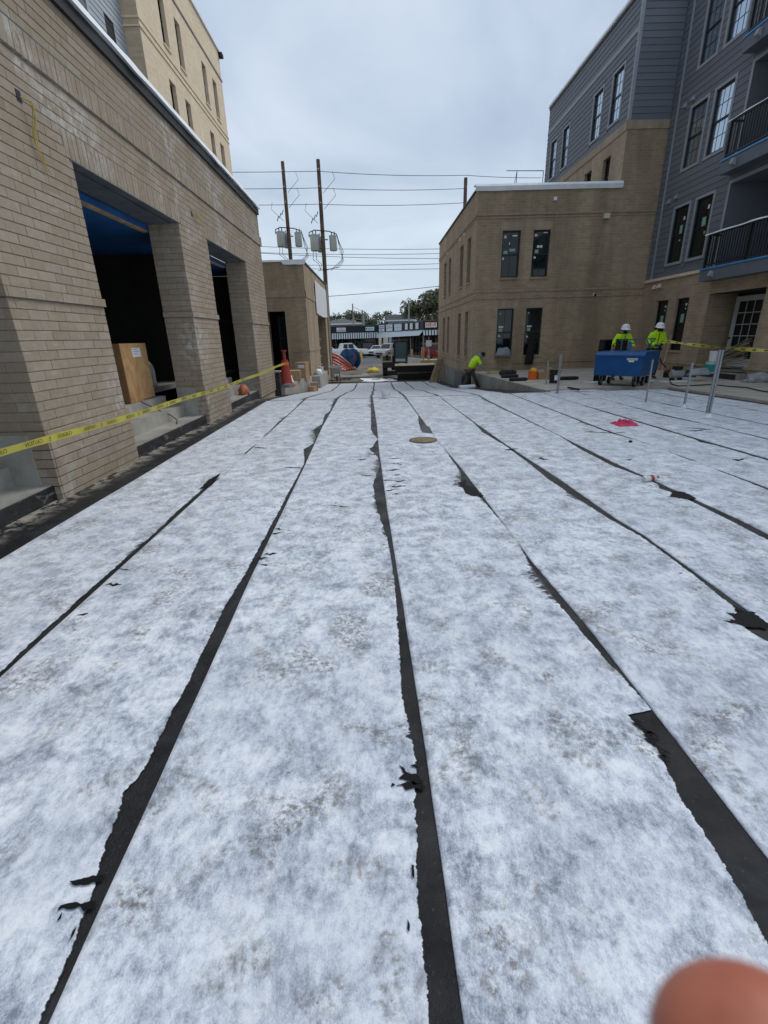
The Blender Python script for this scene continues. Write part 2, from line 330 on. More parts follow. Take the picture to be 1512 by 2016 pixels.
# ------------------------------------------------------------------ mesh helpers
def wloc(o):
    v = Vector((0, 0, 0))
    while o is not None: v += Vector(o.location); o = o.parent
    return v
class MB:
    def __init__(s): s.v = []; s.f = []
    def add(s, vs, fs):
        k = len(s.v); s.v += [tuple(p) for p in vs]; s.f += [tuple(i + k for i in f) for f in fs]; return s
    def box(s, x0, x1, y0, y1, z0, z1):
        return s.add([(x0, y0, z0), (x1, y0, z0), (x1, y1, z0), (x0, y1, z0), (x0, y0, z1), (x1, y0, z1), (x1, y1, z1), (x0, y1, z1)],
                     [(3, 2, 1, 0), (4, 5, 6, 7), (0, 1, 5, 4), (1, 2, 6, 5), (2, 3, 7, 6), (3, 0, 4, 7)])
    def obox(s, c, size, M=None):
        a, b, d = (q / 2 for q in size); c = Vector(c)
        P = [Vector(p) for p in ((-a, -b, -d), (a, -b, -d), (a, b, -d), (-a, b, -d), (-a, -b, d), (a, -b, d), (a, b, d), (-a, b, d))]
        if M is not None: P = [M @ p for p in P]
        return s.add([c + p for p in P], [(3, 2, 1, 0), (4, 5, 6, 7), (0, 1, 5, 4), (1, 2, 6, 5), (2, 3, 7, 6), (3, 0, 4, 7)])
    def bar(s, p, q, w, h=None):
        p, q = Vector(p), Vector(q); d = q - p; h = h or w
        z = _n(d); ref = Vector((0, 0, 1)) if abs(z.z) < .95 else Vector((1, 0, 0))
        x = _n(ref.cross(z)); y = z.cross(x)
        M = Matrix((x, y, z)).transposed()
        return s.obox((p + q) / 2, (w, h, d.length), M)
    def quad(s, a, b, c, d): return s.add([a, b, c, d], [(0, 1, 2, 3)])
    def tube(s, pts, r, n=8, caps=True):
        pts = [Vector(p) for p in pts]; rs = r if isinstance(r, (list, tuple)) else [r] * len(pts)
        k = len(s.v); px = None
        for i, p in enumerate(pts):
            t = _n(pts[min(i + 1, len(pts) - 1)] - pts[max(i - 1, 0)])
            ref = px if px is not None else (Vector((0, 0, 1)) if abs(t.z) < .9 else Vector((1, 0, 0)))
            x = ref - t * ref.dot(t)
            if x.length < 1e-5: x = t.orthogonal()
            x = _n(x); px = x; y = t.cross(x)
            for j in range(n):
                a = 2 * math.pi * j / n; s.v.append(tuple(p + (x * math.cos(a) + y * math.sin(a)) * rs[i]))
        for i in range(len(pts) - 1):
            for j in range(n):
                a = k + i * n + j; b = k + i * n + (j + 1) % n; s.f.append((a, b, b + n, a + n))
        if caps:
            s.f.append(tuple(k + j for j in range(n))[::-1]); e = k + (len(pts) - 1) * n; s.f.append(tuple(e + j for j in range(n)))
        return s
    def lathe(s, prof, c=(0, 0, 0), n=16, M=None):
        k = len(s.v); c = Vector(c)
        for r, z in prof:
            for j in range(n):
                a = 2 * math.pi * j / n; p = Vector((r * math.cos(a), r * math.sin(a), z))
                s.v.append(tuple(c + (M @ p if M is not None else p)))
        for i in range(len(prof) - 1):
            for j in range(n):
                a = k + i * n + j; b = k + i * n + (j + 1) % n; s.f.append((a, b, b + n, a + n))
        s.f.append(tuple(k + j for j in range(n))[::-1]); e = k + (len(prof) - 1) * n; s.f.append(tuple(e + j for j in range(n)))
        return s
    def prism(s, pts, vec):
        k = len(s.v); n = len(pts); v = Vector(vec)
        s.v += [tuple(p) for p in pts] + [tuple(Vector(p) + v) for p in pts]
        s.f.append(tuple(range(k, k + n))[::-1]); s.f.append(tuple(range(k + n, k + 2 * n)))
        for i in range(n): s.f.append((k + i, k + (i + 1) % n, k + n + (i + 1) % n, k + n + i))
        return s
    def ball(s, c, r, n=10, m=7, M=None):
        prof = [(max(1e-4, math.sin(math.pi * i / m)), -math.cos(math.pi * i / m)) for i in range(m + 1)]
        S = Matrix.Diagonal(Vector(r if isinstance(r, (tuple, list)) else (r, r, r)))
        if M is not None: S = M @ S
        return s.lathe(prof, c, n, S)
    def build(s, name, mat, parent=None, local=False, smooth=False, recalc=True, label=None, cat=None, group=None, kind=None, loc=None):
        me = bpy.data.meshes.new(name)
        off = Vector((0, 0, 0))
        if parent is not None and not local: off = wloc(parent)
        if loc is not None: off = Vector(loc)
        me.from_pydata([tuple(Vector(p) - off) for p in s.v], [], s.f); me.update()
        if recalc:
            bm = bmesh.new(); bm.from_mesh(me); bmesh.ops.recalc_face_normals(bm, faces=bm.faces); bm.to_mesh(me); bm.free()
        if smooth:
            for p in me.polygons: p.use_smooth = True
            try: me.set_sharp_from_angle(angle=R_(40))
            except Exception: pass
        me.materials.append(mat)
        o = bpy.data.objects.new(name, me); COL.objects.link(o)
        if parent is not None: o.parent = parent
        if loc is not None: o.location = loc
        tag(o, label, cat, group, kind)
        return o
def tag(o, label=None, cat=None, group=None, kind=None):
    if label: o['label'] = label
    if cat: o['category'] = cat
    if group: o['group'] = group
    if kind: o['kind'] = kind
    return o
def thing(name, loc, label, cat, group=None, rz=0.0):
    e = bpy.data.objects.new(name, None); COL.objects.link(e); e.location = loc; e.rotation_euler = (0, 0, rz)
    e.empty_display_size = .1
    return tag(e, label, cat, group)
def copy_tree(o, parent=None):
    c = o.copy(); COL.objects.link(c); c.parent = parent
    for ch in list(o.children): copy_tree(ch, c)
    return c
def text_obj(txt, size, mat, name, M, parent, depth=.002, local_off=None, font_scale=(1, 1)):
    cu = bpy.data.curves.new(name, 'FONT'); cu.body = txt; cu.size = size; cu.extrude = depth / 2; cu.align_x = 'CENTER'; cu.align_y = 'CENTER'
    cu.resolution_u = 2
    t = bpy.data.objects.new(name, cu); COL.objects.link(t)
    dg = bpy.context.evaluated_depsgraph_get(); me = bpy.data.meshes.new_from_object(t.evaluated_get(dg))
    bpy.data.objects.remove(t); me.transform(Matrix.Diagonal((font_scale[0], font_scale[1], 1, 1))); me.transform(M)
    off = wloc(parent) if parent is not None else Vector((0, 0, 0))
    me.transform(Matrix.Translation(-off))
    me.materials.clear(); me.materials.append(mat)
    o = bpy.data.objects.new(name, me); COL.objects.link(o)
    if parent is not None: o.parent = parent
    return o
def holes_wall(mb, plane, c, u0, u1, z0, z1, holes, reveal, s):
    """front face at c with rectangular holes; reveals run s*reveal inwards"""
    P = (lambda u, z, k=0.0: (c + s * k, u, z)) if plane == 'x' else (lambda u, z, k=0.0: (u, c + s * k, z))
    us = sorted({u0, u1} | {h[0] for h in holes} | {h[1] for h in holes}); us = [u for u in us if u0 <= u <= u1]
    zs = sorted({z0, z1} | {h[2] for h in holes} | {h[3] for h in holes}); zs = [z for z in zs if z0 <= z <= z1]
    for a, b in zip(us, us[1:]):
        for d, e in zip(zs, zs[1:]):
            m, n = (a + b) / 2, (d + e) / 2
            if any(h[0] < m < h[1] and h[2] < n < h[3] for h in holes): continue
            mb.quad(P(a, d), P(b, d), P(b, e), P(a, e))
    for a, b, d, e in holes:
        mb.quad(P(a, d), P(a, e), P(a, e, reveal), P(a, d, reveal)); mb.quad(P(b, d), P(b, e), P(b, e, reveal), P(b, d, reveal))
        mb.quad(P(a, e), P(b, e), P(b, e, reveal), P(a, e, reveal)); mb.quad(P(a, d), P(b, d), P(b, d, reveal), P(a, d, reveal))
def window(parent, plane, c, s, a, b, z0, z1, rec=.08, glass=None, muntins=None, trim=None, sill=None, stickers=(), fw=.05):
    """double-hung window in a wall plane; s = inward direction"""
    glass = glass or GLASSD
    def bx(mb, u0, u1, k0, k1, e0, e1):
        lo, hi = sorted((c + s * k0, c + s * k1))
        if plane == 'x': mb.box(lo, hi, u0, u1, e0, e1)
        else: mb.box(u0, u1, lo, hi, e0, e1)
    zm = (z0 + z1) / 2
    m = MB(); bx(m, a, a + fw, rec, rec + .07, z0, z1); bx(m, b - fw, b, rec, rec + .07, z0, z1)
    bx(m, a + fw, b - fw, rec, rec + .07, z0, z0 + fw); bx(m, a + fw, b - fw, rec, rec + .07, z1 - fw, z1)
    w = m.build('window', FRAME, parent)
    m = MB(); bx(m, a + fw, b - fw, rec + .012, rec + .055, zm - .03, zm + .03); m.build('sash_rail', FRAME, w)
    for e0, e1, k in ((z0 + fw, zm - .03, .045), (zm + .03, z1 - fw, .035)):
        m = MB(); bx(m, a + fw, b - fw, rec + k, rec + k + .008, e0, e1); m.build('pane', glass, w)
        if muntins:
            nc, nr = muntins; m = MB(); du = (b - a - 2 * fw) / nc; dz = (e1 - e0) / nr
            for i in range(1, nc): u = a + fw + du * i; bx(m, u - .008, u + .008, rec + k - .006, rec + k - .001, e0, e1)
            for i in range(1, nr): q = e0 + dz * i; bx(m, a + fw, b - fw, rec + k - .010, rec + k - .0065, q - .008, q + .008)
            m.build('muntin_grid', FRAME, w)
    if trim:
        t = .09; m = MB(); bx(m, a - t, a, -.03, .0, z0 - t, z1 + t); bx(m, b, b + t, -.03, .0, z0 - t, z1 + t)
        bx(m, a, b, -.03, .0, z1, z1 + t); bx(m, a, b, -.034, .0, z0 - t, z0); m.build('window_trim', trim, w)
    if sill: m = MB(); bx(m, a - .04, b + .04, -.05, rec, z0 - .075, z0 - .002); m.build('sill', sill, w)
    for (fu, fz, wu, wz, mt) in stickers:
        u = a + (b - a) * fu; q = z0 + (z1 - z0) * fz; k = .030 if q > zm else .040
        m = MB(); bx(m, u - wu / 2, u + wu / 2, rec + k - .004, rec + k - .001, q - wz / 2, q + wz / 2); m.build('sticker', mt, w)
    return w
def siding(parent, plane, c, s, u0, u1, z0, z1, holes, mat, ex=.2, name='siding_board'):
    z = z0
    while z < z1 - .02:
        e = min(z + ex, z1); cuts = [(u0, u1)]
        for h in holes:
            if h[2] < e - .02 and h[3] > z + .02:
                new = []
                for a, b in cuts:
                    if h[1] <= a or h[0] >= b: new.append((a, b)); continue
                    if h[0] > a: new.append((a, h[0]))
                    if h[1] < b: new.append((h[1], b))
                cuts = new
        for a, b in cuts:
            if b - a < .03: continue
            p = [(c - s * .022, z - .012), (c - s * .006, e - .004), (c + s * .004, e - .004), (c + s * .004, z - .012)]
            if plane == 'x': pts = [(q, a, w) for q, w in p]; vec = (0, b - a, 0)
            else: pts = [(a, q, w) for q, w in p]; vec = (b - a, 0, 0)
            MB().prism(pts, vec).build(name, mat, parent)
        z = e
def pw(tab, y):
    if y <= tab[0][0]: return tab[0][1]
    for (a, p), (b, q) in zip(tab, tab[1:]):
        if y <= b: return p + (q - p) * (y - a) / (b - a)
    return tab[-1][1]

# ------------------------------------------------------------------ SETTING: ground, deck, ramp, plaza
RAMP = [(13.3, 0), (14.2, -.05), (16, -.2), (18, -.35), (20, -.53), (23.5, -.84), (27, -1.02), (31.2, -1.18)]
FARG = RAMP + [(34, -1.22), (45, -1.25), (55, -1.15), (65, -1.0), (2500, -1.0)]
def zg(y): return pw(FARG, y)
def struct(o): o['kind'] = 'structure'; return o
def strip_sheet(name, mat, x0, x1, ys, zf, kind='structure', thick=0):
    m = MB(); n = len(ys)
    for y in ys:
        z = zf(y); m.v += [(x0, y, z), (x1, y, z)]
    for i in range(n - 1): m.f.append((2 * i, 2 * i + 1, 2 * i + 3, 2 * i + 2))
    return m.build(name, mat, None, kind=kind, recalc=False)
ys_far = [-60, 0, 10, 13, 14, 16, 18, 20, 23.5, 27, 31, 34, 40, 45, 50, 55, 60, 65, 80, 120, 300, 900, 2500]
strip_sheet('ground', DIRT, -900, 900, ys_far, lambda y: zg(y) - (.35 if y < 31 else .12 if y < 34 else .012))
m = MB()    # parking lot asphalt
ya = [52, 55, 60, 65, 70, 80, 100, 140]
for y in ya: m.v += [(-60, y, zg(y)), (60, y, zg(y))]
for i in range(len(ya) - 1): m.f.append((2 * i, 2 * i + 1, 2 * i + 3, 2 * i + 2))
m.build('parking_lot', ASPH, recalc=False, kind='structure')
m = MB()    # rough earth between deck and lot, real lumps
nx, ny = 60, 60
for j in range(ny + 1):
    y = 31.2 + (54 - 31.2) * j / ny
    for i in range(nx + 1):
        x = -9 + 18 * i / nx
        h = max(0, mnoise.fractal(Vector((x * .5, y * .3, 3.1)), 1.0, 2.0, 5)) * .38 * max(0, min(1, (y - 35.5) / 3)) * max(0, min(1, (53 - y) / 4))
        m.v.append((x, y, zg(y) - .005 + h))
for j in range(ny):
    for i in range(nx):
        a = j * (nx + 1) + i; m.f.append((a, a + 1, a + nx + 2, a + nx + 1))
m.build('dirt_strip', DIRT, recalc=False, smooth=True, kind='structure')
m = MB()    # black waterproofing membrane on the courtyard deck
ys_m = [-4 + i * .5 for i in range(35)] + [13.3, 14.2, 15, 16, 17, 18, 19, 20, 21, 22, 23.5, 25, 27, 29, 31.2]
ys_m = sorted(set(ys_m))
for y in ys_m:
    xr = 9.0 if y <= 10.3 else 8.6 if y < 13.5 else 4.85 if y < 20 else 4.2
    m.v += [(-3.85, y, zg(y)), (xr, y, zg(y)), (-3.85, y, zg(y) - .3), (xr, y, zg(y) - .3)]
for i in range(len(ys_m) - 1):
    a = 4 * i; b = a + 4
    m.f += [(a, a + 1, b + 1, b), (a + 1, a + 3, b + 3, b + 1), (a + 2, a, b, b + 2)]
m.f += [(0, 1, 3, 2), (4 * len(ys_m) - 4, 4 * len(ys_m) - 3, 4 * len(ys_m) - 1, 4 * len(ys_m) - 2)]
m.build('waterproof_membrane', MEMB, kind='structure')
m = MB()    # plaza slab with its edge wall
PZ = .06
poly = [(9.0, -4), (8.75, 9.0), (8.6, 10.3), (8.3, 13.55), (7.4, 13.95), (6.4, 13.85), (4.82, 13.6), (4.3, 20.0), (4.24, 21.7), (14.5, 21.7), (14.5, -4)]
m.prism([(x, y, -1.2) for x, y in poly], (0, 0, 1.2 + PZ))
plaza = m.build('plaza_slab', PLAZA, kind='structure')
m = MB()    # cast retaining wall face and formwork panels with open joints
a, b = Vector((4.80, 13.75, 0)), Vector((4.285, 20.0, 0)); nrm = Vector((-.997, -.08, 0))
segs = 7
for i in range(segs):
    p = a.lerp(b, i / segs + .004); q = a.lerp(b, (i + 1) / segs - .004)
    pts = [p + Vector((0, 0, zg(p.y) - .15)), q + Vector((0, 0, zg(q.y) - .15)), q + Vector((0, 0, PZ - .004)), p + Vector((0, 0, PZ - .004))]
    MB().prism(pts, nrm * .05).build('wall_panel', CONC, plaza)
MB().box(4.0, 4.24, 20.05, 20.3, -1.0, PZ + .004).build('wall_end', CONC, plaza)

# --- white fleece sheets on the deck
CLEAN = {
 'L2': [(0, -1.98), (13.3, -1.99)],
 'L1': [(.6, -.87), (3, -.94), (6, -.99), (9, -1.06), (13, -1.07)],
 'C0': [(.6, .172), (1.4, .16), (2.5, .13), (4.4, .07), (7, .01), (9, -.01), (13, -.1)],
 'R1': [(1, 1.21), (2.2, 1.18), (3.1, 1.12), (4.3, 1.09), (5.8, 1.05), (7.2, .97), (12.5, .83)],
 'R2': [(2.2, 2.19), (3.5, 2.18), (3.9, 2.13), (5.2, 2.08), (7, 1.96), (9.2, 1.87), (12, 1.77)],
 'R3': [(3.8, 3.17), (5, 3.09), (5.8, 3.03), (7.6, 2.98), (12, 2.85)],
 'R4': [(4.6, 4.09), (5.8, 4.05), (7, 4.0), (8, 3.9), (10, 3.86), (13, 3.78)],
 'R5': [(5.8, 5.0), (7, 4.92), (8, 4.88), (9.5, 4.83), (12.2, 4.68)],
 'R6': [(6.9, 5.9), (8.4, 5.79), (9.5, 5.68), (12, 5.62)],
 'R7': [(8, 6.75), (9.3, 6.68), (11.1, 6.54), (13, 6.45)],
 'R8': [(9.2, 7.72), (10.7, 7.68), (12, 7.55)]}
GAP = {
 'L2': [(1, .03), (1.97, .03), (2.4, .045), (2.8, .05), (3.3, .05), (3.78, .035), (4.5, .06), (5.3, .05), (5.79, -.02), (6.6, -.02), (7, .03), (8, -.01), (8.6, .02), (9.7, .05), (11, .02), (13, .05)],
 'L1': [(.66, .02), (.92, .035), (1.05, .07), (1.3, .11), (1.44, .08), (1.88, .075), (2.53, .085), (3.12, .05), (3.32, .055), (4.4, .04), (6.2, .02), (6.5, .05), (7.1, .13), (7.5, .02), (8.0, .03), (8.7, .14), (9.3, .03), (10.5, .10), (11, .03), (12.4, .08)],
 'C0': [(.63, .085), (.91, .088), (1.42, .045), (1.71, .07), (2.52, .04), (3.5, .03), (4.37, .10), (5.16, .125), (5.98, .015), (6.5, .03), (7.0, .15), (7.1, .10), (7.7, .01), (8.6, .12), (12, .07)],
 'R1': [(.78, .17), (1.0, .15), (1.2, .14), (1.41, .10), (1.60, .125), (1.625, .0), (1.75, .01), (2.06, .05), (2.46, .06), (3.1, .03), (3.5, -.01), (4.3, .02), (4.9, .05), (5, .16), (5.5, .05), (6.3, .03), (7, -.01), (8, .0), (8.4, .15), (9, .12), (10, .02), (12, .03)],
 'R2': [(2.0, .10), (2.2, .15), (2.35, .05), (2.7, .04), (3.3, .03), (3.7, .05), (4.5, .10), (5.2, .12), (6, .07), (7, .04), (8, .1), (9, .03), (12, .02)],
 'R3': [(3.8, .09), (4.5, .06), (4.7, .12), (4.85, .04), (5.2, .05), (5.6, .10), (6.5, .09), (7.2, .04), (7.6, .01), (9, .04), (11, .05)],
 'R4': [(4.6, .05), (5.3, .03), (5.45, -.02), (5.6, -.01), (5.8, .04), (6.5, -.01), (7, .01), (7.6, .07), (8.5, .05), (10, .04)],
 'R5': [(5.8, .07), (6.6, .07), (6.8, .14), (7, .07), (8, .07), (9, .06), (9.5, .08), (11, .03), (12, .03)],
 'R6': [(6.9, .06), (8, .03), (9, .10), (10, .05), (12, .02)],
 'R7': [(8, .05), (9.2, .05), (10.5, .08), (11, .03)],
 'R8': [(9, .03), (12, .05)]}
SHEETS = []
def jag(y, seed):
    return .008 * mnoise.noise(Vector((y * 9, seed, 0))) + .006 * mnoise.noise(Vector((y * 33, seed, 2))) + .004 * mnoise.noise(Vector((y * 90, seed, 5)))
def make_sheet(lf, rf, y0, y1, zf, seed, label, group, lclean=True):
    """left edge lf(y) is the neat factory edge, right edge rf(y) the torn, tarred one"""
    ys = []; y = y0
    while y < y1:
        ys.append(y); y += .008 if .4 < y < 2.6 else .015 if 0 < y < 4.5 else .03 if 0 < y < 8 else .08 if y > 0 else .2
    ys.append(y1); verts = []; us = []; faces = []; fr = (-1, 0, .02, .33, .7, .93, 1)
    for y in ys:
        l = lf(y) + .0025 * mnoise.noise(Vector((y * 3, seed, 8))); r = rf(y) + jag(y, seed)
        for k in fr:
            if k < 0: verts.append((l - .002, y, zf(y) + .0005)); us.append((r - l, y)); continue
            x = l + (r - l) * k
            wv = .0045 * (1 if k == 0 else 0) + .004 * mnoise.noise(Vector((x * 3.0, y * 1.2, seed * 3.3))) + .004
            verts.append((x, y, zf(y) + .004 + wv * (.4 if k in (0, 1) else 1))); us.append((r - x, y))
    K = len(fr)
    for i in range(len(ys) - 1):
        for j in range(K - 1): a = i * K + j; faces.append((a, a + 1, a + K + 1, a + K))
    me = bpy.data.meshes.new('fleece_sheet'); me.from_pydata(verts, [], faces); me.update()
    ul = me.uv_layers.new(name='UVMap')
    for lp in me.loops: ul.data[lp.index].uv = us[lp.vertex_index]
    for p in me.polygons: p.use_smooth = True
    me.materials.append(FLEECE)
    o = bpy.data.objects.new('fleece_sheet', me); COL.objects.link(o)
    SHEETS.append((o, lf, rf, y0, y1)); return tag(o, label, 'fabric sheet', group)
order = ['L2', 'L1', 'C0', 'R1', 'R2', 'R3', 'R4', 'R5', 'R6', 'R7', 'R8']
sheet_lab = {
 -1: 'white fleece sheet running beside the arcade plinth',
 0: 'white fleece sheet second from the arcade plinth, thin black seams',
 1: 'white fleece sheet left of the centre seam with wide torn black blob',
 2: 'white fleece sheet with the round manhole cover set in it',
 3: 'white fleece sheet just right of the manhole cover seam',
 4: 'white fleece sheet whose seam carries the plastic bottle',
 5: 'white fleece sheet between the bottle and the pink rag',
 6: 'white fleece sheet under the crumpled pink rag',
 7: 'white fleece sheet just past the pink rag, towards the steel posts',
 8: 'white fleece sheet at the foot of the wide double steel post',
 9: 'white fleece sheet pierced by the thin steel post',
 10: 'white fleece sheet along the plaza slab edge'}
for i in range(-1, len(order)):
    lf = (lambda y: -3.05 + .012 * mnoise.noise(Vector((y * .6, 1, 1)))) if i < 0 else (lambda y, k=order[i]: pw(CLEAN[k], y))
    if i + 1 < len(order): rf = lambda y, k=order[i + 1]: pw(CLEAN[k], y) - pw(GAP[k], y)
    else: rf = lambda y: pw([(0, 8.75), (9, 8.55), (10.3, 8.4), (13.4, 8.1)], y)
    y1 = 13.25 + .05 * random.random() if i < 5 else 13.45 if i < 9 else 13.4
    make_sheet(lf, rf, -3.5, y1, lambda y: 0.0 + .0004 * i, i + 2.5, sheet_lab[i], 'white fleece sheets laid on the deck')
NEARX = [-3.0, -2.0, -1.08, -.1, .84, 1.76, 2.85, 3.8]
FARX = [-3.33, -2.28, -1.15, -.09, .98, 1.94, 3.01, 3.75]
rl = ['white fleece sheet on the ramp beside the low concrete planter', 'white fleece sheet on the ramp, second from the planter', 'white fleece sheet on the ramp below the wheelbarrow',
      'white fleece sheet on the ramp in line with the puddle', 'white fleece sheet on the ramp in line with the mini excavator', 'white fleece sheet on the ramp in line with the black panel stack', 'white fleece sheet on the ramp beside the bending worker']
for i in range(7):
    def ed(k, y): return NEARX[k] + (FARX[k] - NEARX[k]) * (y - 13.3) / 17.7 + (.05 * mnoise.noise(Vector((y * .25, k, 4))) if k else 0)
    make_sheet(lambda y, i=i: ed(i, y), lambda y, i=i: ed(i + 1, y) - .07 - .08 * max(0, mnoise.noise(Vector((y * .35, i * 2.2, 1)))), 13.36, 31.0 - .1 * random.random(),
               lambda y: zg(y) + .0004, i + 40, rl[i], 'white fleece sheets laid on the ramp')
# loose sheet corner by the plaza edge
make_sheet(lambda y: 4.95, lambda y: pw([(12.9, 6.9), (13.7, 6.3)], y), 13.36, 13.72, lambda y: .012, 77, 'loose white fleece corner lapping onto the plaza slab edge', None)

# tar dragged and dripped over the fleece
TAR = pm('tar', (.008, .008, .010), .75, .3, 12, .3, spec=.2); TARG = pm('tar_dusty', (.07, .075, .085), .7, .3, 12, .2)
def smear(pts, seed=0, mat=None, z=.0118):
    c = sum(pts, Vector((0, 0, 0))) / len(pts); par = None
    for o, lf, rf, a, b in SHEETS:
        if a <= c.y <= b and lf(c.y) - .12 <= c.x <= rf(c.y) + .15: par = o
    if par is None: return
    out_ = []; n = len(pts); per = sum((pts[(i + 1) % n] - pts[i]).length for i in range(n)); st_ = max(.006, per / 90)
    for i in range(n):
        a, b = pts[i], pts[(i + 1) % n]; k = max(1, int((b - a).length / st_))
        for j in range(k):
            p = a.lerp(b, j / k); w = Vector((mnoise.noise(Vector((p.x * 45, p.y * 45, seed))), mnoise.noise(Vector((p.x * 45, p.y * 45, seed + 9))), 0)) * min(.02, per * .05); out_.append((p.x + w.x, p.y + w.y, z))
    m = MB(); m.v = out_; m.f = [tuple(range(len(out_)))]; m.build('tar_smear', mat or TAR, par, recalc=False)
def psm(l, seed=0, mat=None): smear([gz(x, y, .012) for x, y in l], seed, mat)
psm([(202, 1720), (165, 1728), (135, 1737), (141, 1743), (172, 1738), (202, 1736)]); psm([(192, 1772), (150, 1778), (112, 1784), (116, 1791), (155, 1789), (188, 1789)], 2)
psm([(150, 1825), (142, 1832), (138, 1850), (146, 1838)], 3); psm([(122, 1795), (112, 1812), (119, 1810)], 4)
psm([(828, 1528), (803, 1519), (788, 1508), (797, 1524), (784, 1530), (808, 1539), (828, 1546)], 5); psm([(780, 1544), (802, 1540), (832, 1544), (834, 1552), (800, 1552)], 6); psm([(772, 1541), (778, 1545), (770, 1549)], 7)
psm([(803, 1810), (808, 1818), (806, 1835), (801, 1828)], 8); psm([(810, 1700), (815, 1702), (815, 1730), (811, 1725)], 9)
psm([(1425, 1223), (1447, 1217), (1428, 1205), (1452, 1208), (1440, 1188), (1462, 1201), (1484, 1206), (1512, 1228), (1512, 1240), (1470, 1233)], 10)
for i in range(12):
    t = i / 11; x, y = 1240 + 62 * t + 8 * math.sin(i * 5), 1412 + 75 * t; psm([(x, y), (x + 14, y + 3 + 4 * math.sin(i)), (x + 34 - 10 * t, y + 14), (x + 12, y + 9)], 20 + i)
psm([(1318, 977), (1326, 966), (1346, 968), (1372, 981), (1350, 983)], 40); psm([(903, 951), (919, 944), (915, 955), (936, 959), (952, 976), (930, 976), (917, 971), (911, 960)], 41)
psm([(834, 835), (846, 841), (852, 853), (832, 851), (827, 843)], 42, TARG); psm([(391, 964), (411, 944), (435, 931), (416, 956)], 43)
for i, (x, y, L_) in enumerate(((765, 902, 28), (770, 912, 22), (758, 925, 30), (775, 935, 16), (752, 945, 40), (766, 957, 34), (758, 966, 20), (720, 893, 25), (712, 935, 22), (780, 948, 18), (772, 972, 12), (648, 995, 42), (705, 905, 18), (1232, 905, 14), (1150, 850, 60), (1195, 852, 40), (990, 885, 30), (1060, 902, 22), (1330, 843, 70), (1345, 848, 60), (560, 920, 40), (500, 880, 26), (1440, 905, 34), (520, 1090, 26), (500, 1110, 30), (505, 1098, 22), (535, 1050, 18), (540, 1040, 14), (210, 1150, 30), (150, 1210, 26), (235, 1120, 22))):
    h = (1.5 + 1.8 * abs(math.sin(i * 3.1))) * (.35 if L_ >= 40 else .7); tl = 3 * math.sin(i * 1.9); q1, q2, q3 = (math.sin(i * k_) for k_ in (2.3, 4.1, 7.7)); psm([(x, y), (x + L_ * .22, y - h * (.5 + .5 * q1)), (x + L_ * .45, y + h * .2 * q2 + tl * .3), (x + L_ * .62, y - h * (.7 + .5 * q3) + tl * .5), (x + L_, y + tl), (x + L_ * .7, y + h * .5 + tl * .6), (x + L_ * .4, y + h * (1 + .6 * q2)), (x + L_ * .15, y + h * .3)], 60 + i)
rs = random.Random(5)
for i in range(48):
    k = rs.choice(order[:9]); y = rs.uniform(.7, 12.5); w = max(0, pw(GAP[k], y)); x = pw(CLEAN[k], y) - w - abs(rs.gauss(0, .07)) - .01; L_ = rs.uniform(.008, .05); h = rs.uniform(.003, .009)
    smear([Vector((x, y, 0)), Vector((x + L_ * .5, y - h, 0)), Vector((x + L_, y + rs.uniform(-.01, .01), 0)), Vector((x + L_ * .5, y + h, 0))], 200 + i)

# ------------------------------------------------------------------ LEFT ARCADE BUILDING
XL = -3.53; XB = -4.09
LB = thing('arcade_building', (XL, 5, 0), 'tan brick arcade building with tall open bays, unfinished parapet wrap and taped-off steps', 'building')
PIERS = [(5.0, 6.72), (9.92, 11.48), (14.65, 16.85)]
ZO = 3.65; ZT = 5.35; Y0L = -1.0; Y1L = 16.85
m = MB()
for a, b in PIERS: m.box(XB, XL - .012, a + .012, b - .012, -.3, ZO)
m.box(XB, XL - .012, Y0L, Y1L - .012, ZO + .02, ZT - .05)
m.box(XB, XL - .012, Y0L, 1.6, -.3, ZO)
m.build('mortar_core', MORTAR, LB)
bricks = []     # (axis, c_out, u0, u1, z0, z1): outward face plane
def lay(axis, c, spans, z0, z1, k, prot=0.0, L_=.3):
    for a, b in spans:
        u = math.floor(a / L_) * L_ - (L_ / 2 if k % 2 else 0)
        while u < b:
            p, q = max(u, a), min(u + L_, b)
            if q - p > .035: bricks.append((axis, c, p + .002, q - .002, z0 + .004, z1 - .005, prot))
            u += L_
def solid(z0, z1):
    if z0 >= ZO - .01: return [(Y0L, Y1L)]
    return [(Y0L, 1.6)] + [p for p in PIERS]
k = 0; z = -.05
